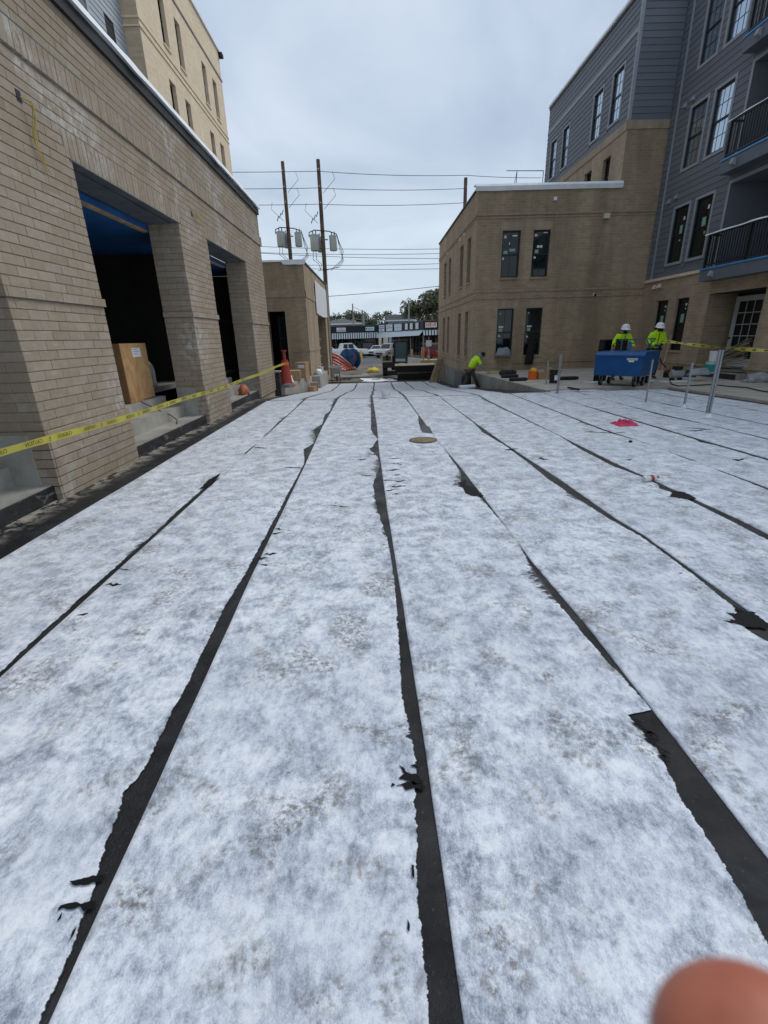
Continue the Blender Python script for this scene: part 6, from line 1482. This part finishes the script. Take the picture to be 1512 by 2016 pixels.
y = 67; car((gy(682, 695, y).x, y, zg(y)), R_(100), TRK, 1.98, PW, 'white crew cab pickup truck parked in front of the shops', (-1.8, 1.75), .40, TRKG, 'pickup truck', 'pickup_truck')
y = 74; car((gy(643, 690, y).x, y, zg(y)), R_(160), SED, 1.8, PW, 'white car half hidden behind the pavilion wall', (-1.35, 1.35), .32, SEDG)
y = 66; car((gy(766, 690, y).x, y, zg(y)), R_(-35), SUV, 1.85, PSI, 'silver van-shaped car parked behind the excavator', (-1.4, 1.4), .36, SUVG)
y = 72; car((gy(748, 690, y).x - .2, y + .6, zg(y)), R_(-30), SED, 1.8, PW, 'white sedan nose showing left of the silver car', (-1.35, 1.35), .32, SEDG)
y = 58; car((gy(868, 690, y).x, y - .3, zg(y)), R_(78), SUV, 1.85, PRD, 'dark red car behind the timber platform', (-1.4, 1.4), .36, SUVG)
y = 73; car((gy(724, 690, y).x, y + 1.2, zg(y)), R_(8), SUV, 1.85, PDK, 'dark car in the shade of the shop canopy', (-1.4, 1.4), .36, SUVG)

# ------------------------------------------------------------------ BACKGROUND HOUSES, FAR POLES, TREES
def house(px0, px1, y, zt, roofz, label, wall, roof, hip=True, d=9):
    a, b = gy(px0, 640, y), gy(px1, 640, y); e = thing('house', ((a.x + b.x) / 2, y, -1), label, 'house', 'houses behind the shops')
    MB().box(a.x, b.x, y, y + d, -1, zt).build('wall', wall, e)
    o = .4; x0, x1, y0, y1 = a.x - o, b.x + o, y - o, y + d + o; ym = (y0 + y1) / 2; k = (y1 - y0) / 2 if hip else 0
    m = MB(); m.add([(x0, y0, zt), (x1, y0, zt), (x1, y1, zt), (x0, y1, zt), (x0 + k, ym, roofz), (x1 - k, ym, roofz)], [(0, 1, 5, 4), (1, 2, 5), (2, 3, 4, 5), (3, 0, 4), (3, 2, 1, 0)]); rf = m.build('roof', roof, e)
    MB().box(x0 - .05, x1 + .05, y0 - .06, y0 - .002, zt - .22, zt + .05).build('eave_board', WHITE, rf)
    n = max(3, int((b.x - a.x) / 2.6))
    for i in range(n):
        u = a.x + (b.x - a.x) * (i + .28) / n; v = a.x + (b.x - a.x) * (i + .72) / n
        w_ = MB().box(u, v, y - .05, y - .002, zt - 1.75, zt - .5).build('window', WHITE, e); MB().box(u + .12, v - .12, y - .07, y - .051, zt - 1.65, zt - .6).build('pane', GLASSD, w_)
    return e
GRNR = pm('grey_shingle', (.10, .11, .105), .9, .25, 2); DSH = pm('dark_shingle', (.055, .055, .06), .9, .2, 2)
house(628, 712, 100, gy(680, 637, 100).z, gy(680, 626, 104).z, 'pale house with a low hipped grey roof behind the strip mall', pm('pale_green_wall', (.38, .42, .38), .8), GRNR)
house(765, 815, 98, gy(790, 630, 98).z, gy(790, 619, 101.5).z, 'pale blue house with a dark roof behind the strip mall', pm('pale_blue_wall', (.42, .52, .60), .8), DSH, False, 7)
def far_pole(px, ptop, y, label, arm=True, sgn=False):
    t = gy(px, ptop, y); e = thing('street_pole', (t.x, y, zg(y)), label, 'pole', 'thin poles beyond the shops')
    MB().tube([(t.x, y, zg(y) - .02), (t.x, y, t.z)], [.17, .11], 8).build('pole', GALV if sgn else WOODG, e, smooth=True)
    if arm:
        MB().bar((t.x - 1.3, y, t.z - 1.6), (t.x + 1.3, y, t.z - 1.7), .13).build('crossarm', WOODG, e)
        for q in (-1.1, 0, 1.1): MB().lathe([(.06, 0), (.08, .1), (.05, .22)], (t.x + q, y, t.z - 1.56), 6).build('insulator', GALV, e)
    if sgn: MB().box(t.x - .5, t.x + .5, y - .1, y - .02, t.z - 4.2, t.z - 3.0).build('sign_plate', PAPER, e)
far_pole(694, 598, 92, 'pale far pole with one crossarm above the hipped roof'); far_pole(713, 610, 96, 'slim far pole beside the dark trees'); far_pole(716, 620, 90, 'short far pole with a small sign plate', False, True); far_pole(805, 598, 80, 'thin pole with a square sign above the angled shop fascia', False, True)
wire(gy(640, 625, 92), gy(694, 616, 92), .3, 'far thin wire left of the crossarm pole', .03); wire(gy(694, 603, 92), gy(800, 628, 96), .8, 'far thin wire right of the crossarm pole', .03)
LF = [leaf_mat('leaf_green', (.055, .085, .03)), leaf_mat('leaf_olive', (.085, .095, .04)), leaf_mat('leaf_dark', (.035, .06, .028))]
def tree(px, ybase, h, r, n, label, mt, seed, y, flat=1.0):
    rr = random.Random(seed); c = Vector((gy(px, 660, y).x, y, zg(y))); e = thing('tree', c, label, 'tree', 'trees behind the shops')
    tk_ = MB(); tk_.tube([c, c + Vector((.1, 0, h * .3)), c + Vector((-.1, .1, h * .55))], [h * .03, h * .022, h * .012], 8)
    cl = []
    for i in range(18):
        a = rr.random() * 6.28; el = rr.uniform(-.35, 1.0); rad = r * rr.uniform(.45, 1.0)
        p = c + Vector((math.cos(a) * rad * math.cos(el), math.sin(a) * rad * math.cos(el) * .8, h * .62 + math.sin(el) * r * .85 * flat)); cl.append((p, r * rr.uniform(.22, .42)))
        tk_.tube([c + Vector((0, 0, h * .42)), c.lerp(p, .55) + Vector((0, 0, h * .16)), p], [h * .012, h * .008, h * .003], 5)
    tk_.build('trunk', POLEM, e, smooth=True)
    lv = MB(); s0 = r * .055
    for i in range(n):
        p, q = rr.choice(cl); d = Vector((rr.gauss(0, 1), rr.gauss(0, 1), rr.gauss(0, .8))); d = _n(d) * q * rr.random() ** .45
        o = p + d; u = _n(Vector((rr.gauss(0, 1), rr.gauss(0, 1), rr.gauss(0, 1)))); v = u.orthogonal().normalized(); s = s0 * rr.uniform(.6, 1.5)
        lv.add([o - u * s, o + v * s * .6, o + u * s, o - v * s * .6], [(0, 1, 2, 3)])
    lv.build('crown', mt, e, recalc=False)
tree(843, 640, 9.6, 4.2, 4200, 'broad leafy tree showing over the right end of the shops', LF[1], 1, 84)
tree(868, 640, 9.0, 4.0, 3000, 'leafy tree against the far brown brick corner', LF[0], 2, 88)
tree(815, 640, 7.4, 3.0, 2200, 'smaller leafy tree beside the square sign pole', LF[1], 3, 100)
tree(752, 640, 8.2, 2.9, 2200, 'rounded tree left of the dark roofed house', LF[0], 4, 104)
tree(738, 640, 6.4, 2.2, 1200, 'low tree at the left of the rounded one', LF[2], 5, 112)
tree(700, 640, 8.4, 3.6, 2600, 'dark tree behind the hipped grey roof', LF[2], 6, 118)
tree(722, 640, 7.6, 3.0, 1800, 'dark tree right of the far poles', LF[2], 7, 116)
tree(668, 640, 8.0, 3.4, 1800, 'dark tree at the left over the hipped roof', LF[0], 8, 122)

# ------------------------------------------------------------------ PEOPLE
class SK:
    def __init__(s): s.v = []; s.e = []; s.r = []
    def j(s, p, r, par=None):
        s.v.append(Vector(p)); s.r.append(r if isinstance(r, tuple) else (r, r)); i = len(s.v) - 1
        if par is not None: s.e.append((par, i))
        return i
    def chain(s, pts, rs, par=None):
        for p, r in zip(pts, rs): par = s.j(p, r, par)
        return par
    def hand(s, wrist, d, nrm, par, k=1.0, curl=.35):
        """palm with four fingers and a side thumb; d = pointing direction, nrm = back of the hand"""
        d = _n(Vector(d)); nrm = Vector(nrm); nrm = _n(nrm - d * nrm.dot(d)); sd_ = d.cross(nrm); w = Vector(wrist)
        pm_ = s.j(w + d * .055 * k, (.034 * k, .018 * k), par)
        for i, ln in enumerate((.070, .080, .074, .058)):
            o = w + d * .085 * k + sd_ * (.027 - .018 * i) * k; dd = _n(d - nrm * curl); d2 = _n(d - nrm * curl * 2.6)
            a = s.j(o, .0095 * k, pm_); b = s.j(o + dd * ln * .5 * k, .009 * k, a); s.j(o + dd * ln * .5 * k + d2 * ln * .5 * k, .0078 * k, b)
        a = s.j(w + d * .03 * k + sd_ * .032 * k, .012 * k, pm_); b = s.j(w + d * .055 * k + sd_ * .055 * k - nrm * .012 * k, .0105 * k, a); s.j(w + d * .085 * k + sd_ * .06 * k - nrm * .02 * k, .009 * k, b)
    def build(s, name, mat, parent, sub=1, local=True):
        me = bpy.data.meshes.new(name); off = Vector((0, 0, 0)) if local else wloc(parent)
        me.from_pydata([tuple(p - off) for p in s.v], s.e, []); o = bpy.data.objects.new(name, me); COL.objects.link(o)
        o.modifiers.new('skin', 'SKIN'); sv = me.skin_vertices[0].data
        for i, r in enumerate(s.r): sv[i].radius = r; sv[i].use_root = (i == 0)
        md = o.modifiers.new('sub', 'SUBSURF'); md.levels = md.render_levels = sub
        dg = bpy.context.evaluated_depsgraph_get(); new = bpy.data.meshes.new_from_object(o.evaluated_get(dg)); bpy.data.objects.remove(o)
        for p in new.polygons: p.use_smooth = True
        new.materials.clear(); new.materials.append(mat); o = bpy.data.objects.new(name, new); COL.objects.link(o)
        if parent is not None: o.parent = parent
        return o
BLKCL = MATS['black_cloth']; BROWNP = pm('brown_canvas', (.065, .05, .032), .9, .25, 8); HAIR = pm('dark_hair', (.012, .010, .009), .8)
GLOVE = pm('black_glove', (.012, .012, .012), .8); BOOT = pm('dark_boot', (.022, .018, .015), .7); YGL = pm('yellow_glove', (.55, .34, .04), .8); GREYS = pm('grey_sleeve', (.26, .27, .28), .9)
SKND = pm('tan_skin', (.30, .15, .09), .55, .1, 25, .05)
def person(loc, J, top, trousers, label, head_dir, helmet, gloves=None, sleeve=None, beard=False, hood=False, local=True):
    e = thing('person', loc, label, 'person', 'workers in lime tops'); B = SK(); off = Vector((0, 0, 0)) if local else Vector(loc)
    G = {k: Vector(v) - off for k, v in J.items()}
    hd = _n(Vector(head_dir)); up_ = _n(G['crown'] - G['head']); rt_ = _n(hd.cross(up_)); hd = up_.cross(rt_)
    p = B.j(G['pelvis'], (.15, .11)); c = B.chain([G['spine'], G['chest']], [(.14, .10), (.16, .11)], p); nk = B.j(G['neck'], .055, c)
    h0 = B.j(G['head'], (.068, .078), nk); B.j(G['crown'], (.070, .082), h0)
    for s in 'LR':
        sh = B.j(G['sh' + s], .062, c); el = B.j(G['el' + s], .045, sh); wr = B.j(G['wr' + s], .030, el); d = G['ha' + s] - G['wr' + s]; B.hand(G['wr' + s], d, G['hn' + s] + off if 'hn' + s in G else Vector((0, 0, 1)), wr)
        hp_ = B.j(G['hip' + s], .09, p); kn = B.j(G['kn' + s], .06, hp_); an = B.j(G['an' + s], .042, kn); B.j(G['to' + s], .034, an)
    body = B.build('body', SKND, e)
    T = SK(); p = T.j(G['pelvis'] + (G['spine'] - G['pelvis']) * .1, (.175, .135)); c = T.chain([G['spine'], G['chest']], [(.175, .135), (.19, .14)], p); T.j(G['neck'] - up_ * .02, .078, c)
    for s in 'LR':
        sh = T.j(G['sh' + s], .088, c); end = 1.0 if sleeve is None else .75
        if sleeve is None: el = T.j(G['el' + s], .068, sh); T.j(G['wr' + s].lerp(G['el' + s], .08), .055, el)
        else: T.j(G['sh' + s].lerp(G['el' + s], .8), .075, sh)
    jk_ = T.build('jacket' if sleeve is None else 'shirt', top, e, 2)
    if sleeve is None:
        for s in 'LR':
            a, b_ = G['el' + s], G['wr' + s]; d = _n(b_ - a); ref = d.orthogonal().normalized(); MR_ = Matrix((ref, d.cross(ref), d)).transposed()
            MB().lathe([(.066, -.018), (.066, .018)], a.lerp(b_, .45), 12, MR_).build('sleeve_band', pm('navy_band', (.015, .018, .03), .7), jk_, local=True, smooth=True)
        d = _n(G['chest'] - G['spine']); ref = Vector((1, 0, 0)); ref = _n(ref - d * ref.dot(d)); MR_ = Matrix((ref, d.cross(ref), d)).transposed()
        MB().lathe([(1, -.02), (1, .02)], G['spine'].lerp(G['chest'], .25), 18, MR_ @ Matrix.Diagonal(Vector((.185, .145, 1)))).build('reflective_band', pm('silver_band', (.45, .46, .47), .4), jk_, local=True, smooth=True)
        MB().bar(G['spine'].lerp(G['chest'], -.3) + Vector((0, -.142, 0)), G['neck'] + Vector((0, -.095, -.03)), .012, .012).build('zip', BLKCL, jk_, local=True)
    if sleeve is not None:
        for s in 'LR': Q = SK(); Q.chain([G['sh' + s].lerp(G['el' + s], .5), G['el' + s], G['wr' + s].lerp(G['el' + s], .1)], [.055, .052, .042]); Q.build('sleeve', sleeve, e)
    Tr = SK(); p = Tr.j(G['pelvis'], (.165, .125))
    for s in 'LR': hp_ = Tr.j(G['hip' + s], .105, p); kn = Tr.j(G['kn' + s], .078, hp_); Tr.j(G['an' + s], .068, kn)
    Tr.build('trousers', trousers, e)
    for s in 'LR':
        Q = SK(); a = Q.j(G['an' + s] + Vector((0, 0, .05)), .058); b = Q.j(G['an' + s] - Vector((0, 0, .035)), .052, a); Q.j(G['to' + s], .048, b); Q.build('boot', BOOT, e)
        if gloves is not None: Q = SK(); a = Q.j(G['wr' + s].lerp(G['el' + s], .12), .040); a = Q.j(G['wr' + s], .036, a); Q.hand(G['wr' + s], G['ha' + s] - G['wr' + s], Vector((0, 0, 1)), a, 1.16); Q.build('glove', gloves, e)
    hc = (G['head'] + G['crown']) / 2 + hd * .01; MH = Matrix((rt_, hd, up_)).transposed()
    if helmet is not None:
        prof = [(.145, .0), (.138, .012), (.132, .02), (.128, .06), (.110, .105), (.075, .135), (.03, .148), (.002, .150)]
        hm_ = MB(); hm_.lathe(prof, G['head'].lerp(G['crown'], .62), 20, MH @ Matrix.Diagonal(Vector((.93, 1.06, 1)))); hm_ = hm_.build('hard_hat', helmet, e, local=True, smooth=True)
        MB().lathe([(.15, -.008), (.152, 0), (.13, .008)], G['head'].lerp(G['crown'], .62) + hd * .03, 20, MH @ Matrix.Diagonal(Vector((.93, 1.12, 1)))).build('brim', helmet, hm_, local=True, smooth=True)
        MB().ball(G['head'].lerp(G['crown'], .62) + hd * .125 + up_ * .065, (.03, .006, .025), 10, 6, MH).build('badge', INKB, hm_, local=True, smooth=True)
    else: MB().ball(G['head'].lerp(G['crown'], .6) - hd * .01, (.092, .104, .09), 14, 9, MH).build('cap', HAIR, e, local=True, smooth=True)
    MB().ball(hc + hd * .088 - up_ * .012, (.013, .02, .022), 8, 6, MH).build('nose', SKND, e, local=True, smooth=True)
    for s in (-1, 1):
        MB().ball(hc + hd * .078 + rt_ * .03 * s + up_ * .018, (.012, .008, .007), 8, 5, MH).build('eye', HAIR, e, local=True, smooth=True)
        MB().ball(hc + rt_ * .078 * s, (.012, .022, .032), 8, 6, MH).build('ear', SKND, e, local=True, smooth=True)
    MB().ball(hc + hd * .076 - up_ * .055, (.026, .012, .006), 8, 5, MH).build('mouth', pm('lip', (.16, .06, .05)), e, local=True, smooth=True)
    if beard: MB().ball(hc + hd * .045 - up_ * .07, (.066, .055, .05), 12, 8, MH).build('beard', HAIR, e, local=True, smooth=True)
    if hood: MB().ball(G['neck'] - hd * .03 + up_ * .01, (.125, .12, .075), 14, 8, MH).build('hood', top if sleeve is None else sleeve, e, local=True, smooth=True)
    return e
def standing(hands, lean=0.0, sc=1.0):
    J = dict(pelvis=(0, 0, .92), spine=(0, -.01, 1.08), chest=(0, -.03 - lean, 1.30), neck=(0, -.05 - lean, 1.44), head=(0, -.085 - lean, 1.535), crown=(0, -.10 - lean, 1.635))
    for s, k in (('L', -1), ('R', 1)):
        J['sh' + s] = (k * .185, -.03 - lean, 1.385); J['el' + s] = hands[s][0]; J['wr' + s] = hands[s][1]; J['ha' + s] = hands[s][2]
        J['hip' + s] = (k * .095, 0, .88); J['kn' + s] = (k * .12, -.03, .49); J['an' + s] = (k * .13, .02, .10); J['to' + s] = (k * .15, -.13, .05)
    return {k: Vector(v) * sc for k, v in J.items()}
wp = gy(1287, 690, 15.95)
person((wp.x, 15.95, PZ), standing({'L': ((-.29, -.06, 1.14), (-.11, -.27, 1.06), (-.03, -.33, 1.04)), 'R': ((.29, -.06, 1.14), (.09, -.27, 1.08), (.0, -.34, 1.05))}, .04, 1.0), HIVIS, BLKCL,
       'bearded worker in lime jacket and white hard hat looking at his gloved hands', (-.05, -.9, -.45), WHITE, GLOVE, None, True, True)
wp = gy(1222, 690, 15.75)
person((wp.x, 15.75, PZ), standing({'L': ((-.30, -.05, 1.15), (-.26, -.32, 1.08), (-.22, -.42, 1.05)), 'R': ((.30, -.05, 1.15), (.26, -.32, 1.05), (.22, -.42, 1.02))}, .02, .985), HIVIS, BROWNP,
       'worker in lime top and white hard hat standing behind the black panels', (-.1, -.95, -.2), WHITE, None, None, True)
YW = 19.7; q = lambda px, py, dy=0.0: gy(px, py, YW + dy)
fl = q(912, 762, .0); zf_ = zg(YW) + .02; fl.z = zf_; fr_ = q(941, 762, .1); fr_.z = zf_
J = dict(pelvis=q(925, 727), spine=q(929, 719), chest=q(937, 707), neck=q(944.5, 701), head=q(949.5, 699.5), crown=q(953, 696.5),
         shL=q(935, 704, .2), shR=q(941, 708, -.17), elL=q(930, 714, .38), elR=q(949, 721, -.22), wrL=q(934, 724, .30), wrR=q(960, 730, -.15), haL=q(938, 728, .26), haR=q(964.5, 733, -.12),
         hipL=q(922, 730, .06), hipR=q(929, 731, -.06), knL=q(919, 747, .05), knR=q(936, 746, -.1), anL=fl + Vector((0, .05, .10)), anR=fr_ + Vector((0, 0, .10)), toL=fl + Vector((.13, -.06, .045)), toR=fr_ + Vector((.16, -.05, .045)))
person(tuple((fl + fr_) / 2), J, HIVIS, BROWNP, 'worker in lime shirt bending over the concrete wall edge', (.85, .25, -.55), None, YGL, GREYS, False, True, local=False)
rw = gz(910, 762, zg(YW - .3) + .02)
ro = thing('fleece_roll', (3.75, YW - .25, zg(YW)), 'end of a white fleece roll at the feet of the bending worker', 'fabric roll')
MB().tube([(3.35, YW - .35, zg(YW) + .10), (4.0, YW - .15, zg(YW) + .10)], .09, 14).build('roll', WRAP, ro, smooth=True)
MB().tube([(3.34, YW - .353, zg(YW) + .10), (4.01, YW - .147, zg(YW) + .10)], .035, 10).build('core', CARD, ro, smooth=True)
MB().bar(tuple(q(958, 735, .1)), tuple(q(985, 733, .25)), .09, .05).build('hand_tool', YELLOW, label='long yellow and black tool on the wall top at the bending worker', cat='tool')
crumple('tool_bag', BLACK, (3.95, 20.6, zg(20.6)), (.55, .5, .7), 83, label='black tool bag on the ramp behind the bending worker', cat='bag')

# ------------------------------------------------------------------ HAND OF THE PERSON TAKING THE PICTURE
def cpt(px, py, dep): return EYE + c2w(((px - CX) / FPX * dep, (py - CY) / FPX * dep, dep))
tip = cpt(1462, 2042, .052); ax = _n(c2w((.42, .86, .28)))
hb_ = NB('finger_skin'); po = hb_.pos(); hb_.col(hb_.mix(hb_.rng(hb_.noise(160, po, 4), .3, .7), (.40, .115, .065), (.50, .165, .10)))
hb_.b.inputs['Roughness'].default_value = .5; hb_.b.inputs['Subsurface Weight'].default_value = .15; hb_.b.inputs['Subsurface Radius'].default_value = (.004, .0015, .0008)
hb_.bump(hb_.noise(900, po, 3), .2, .0004)
HD = thing('hand', tip + ax * .09, 'out of focus fingertip of the photographer close to the lens', 'hand')
S = SK(); sdx = _n(ax.cross(_n(tip - EYE))); bkx = _n(sdx.cross(ax))
palm = S.j(tip + ax * .105, (.038, .018)); wrj = S.j(tip + ax * .165 + bkx * .004, (.030, .024), palm); S.j(tip + ax * .27, (.036, .032), wrj)
i1 = S.j(tip + ax * .075, .0125, palm); i2 = S.j(tip + ax * .045, .0125, i1); i3 = S.j(tip + ax * .02, .0135, i2); S.j(tip + ax * .0005, .0135, i3)
for i, (off_, ln) in enumerate(((.022, .070), (.044, .064), (.062, .050))):
    o = tip + ax * (.082 + .006 * i) + sdx * off_; a = S.j(o, .0095, palm); b = S.j(o + ax * .01 + bkx * .03, .009, a); S.j(o + ax * .035 + bkx * .028, .0082, b)
a = S.j(tip + ax * .12 - sdx * .036, .0125, palm); b = S.j(tip + ax * .12 - sdx * .05 + bkx * .02, .011, a); S.j(tip + ax * .115 - sdx * .045 + bkx * .045, .0098, b)
hm2 = S.build('body', hb_.m, HD, 3, local=False)
n_ = -bkx; MB().obox(tip + ax * .006 - bkx * .0098, (.011, .013, .0012), Matrix((sdx, ax, n_)).transposed()).build('nail', pm('nail', (.55, .32, .25), .35, .05), HD)
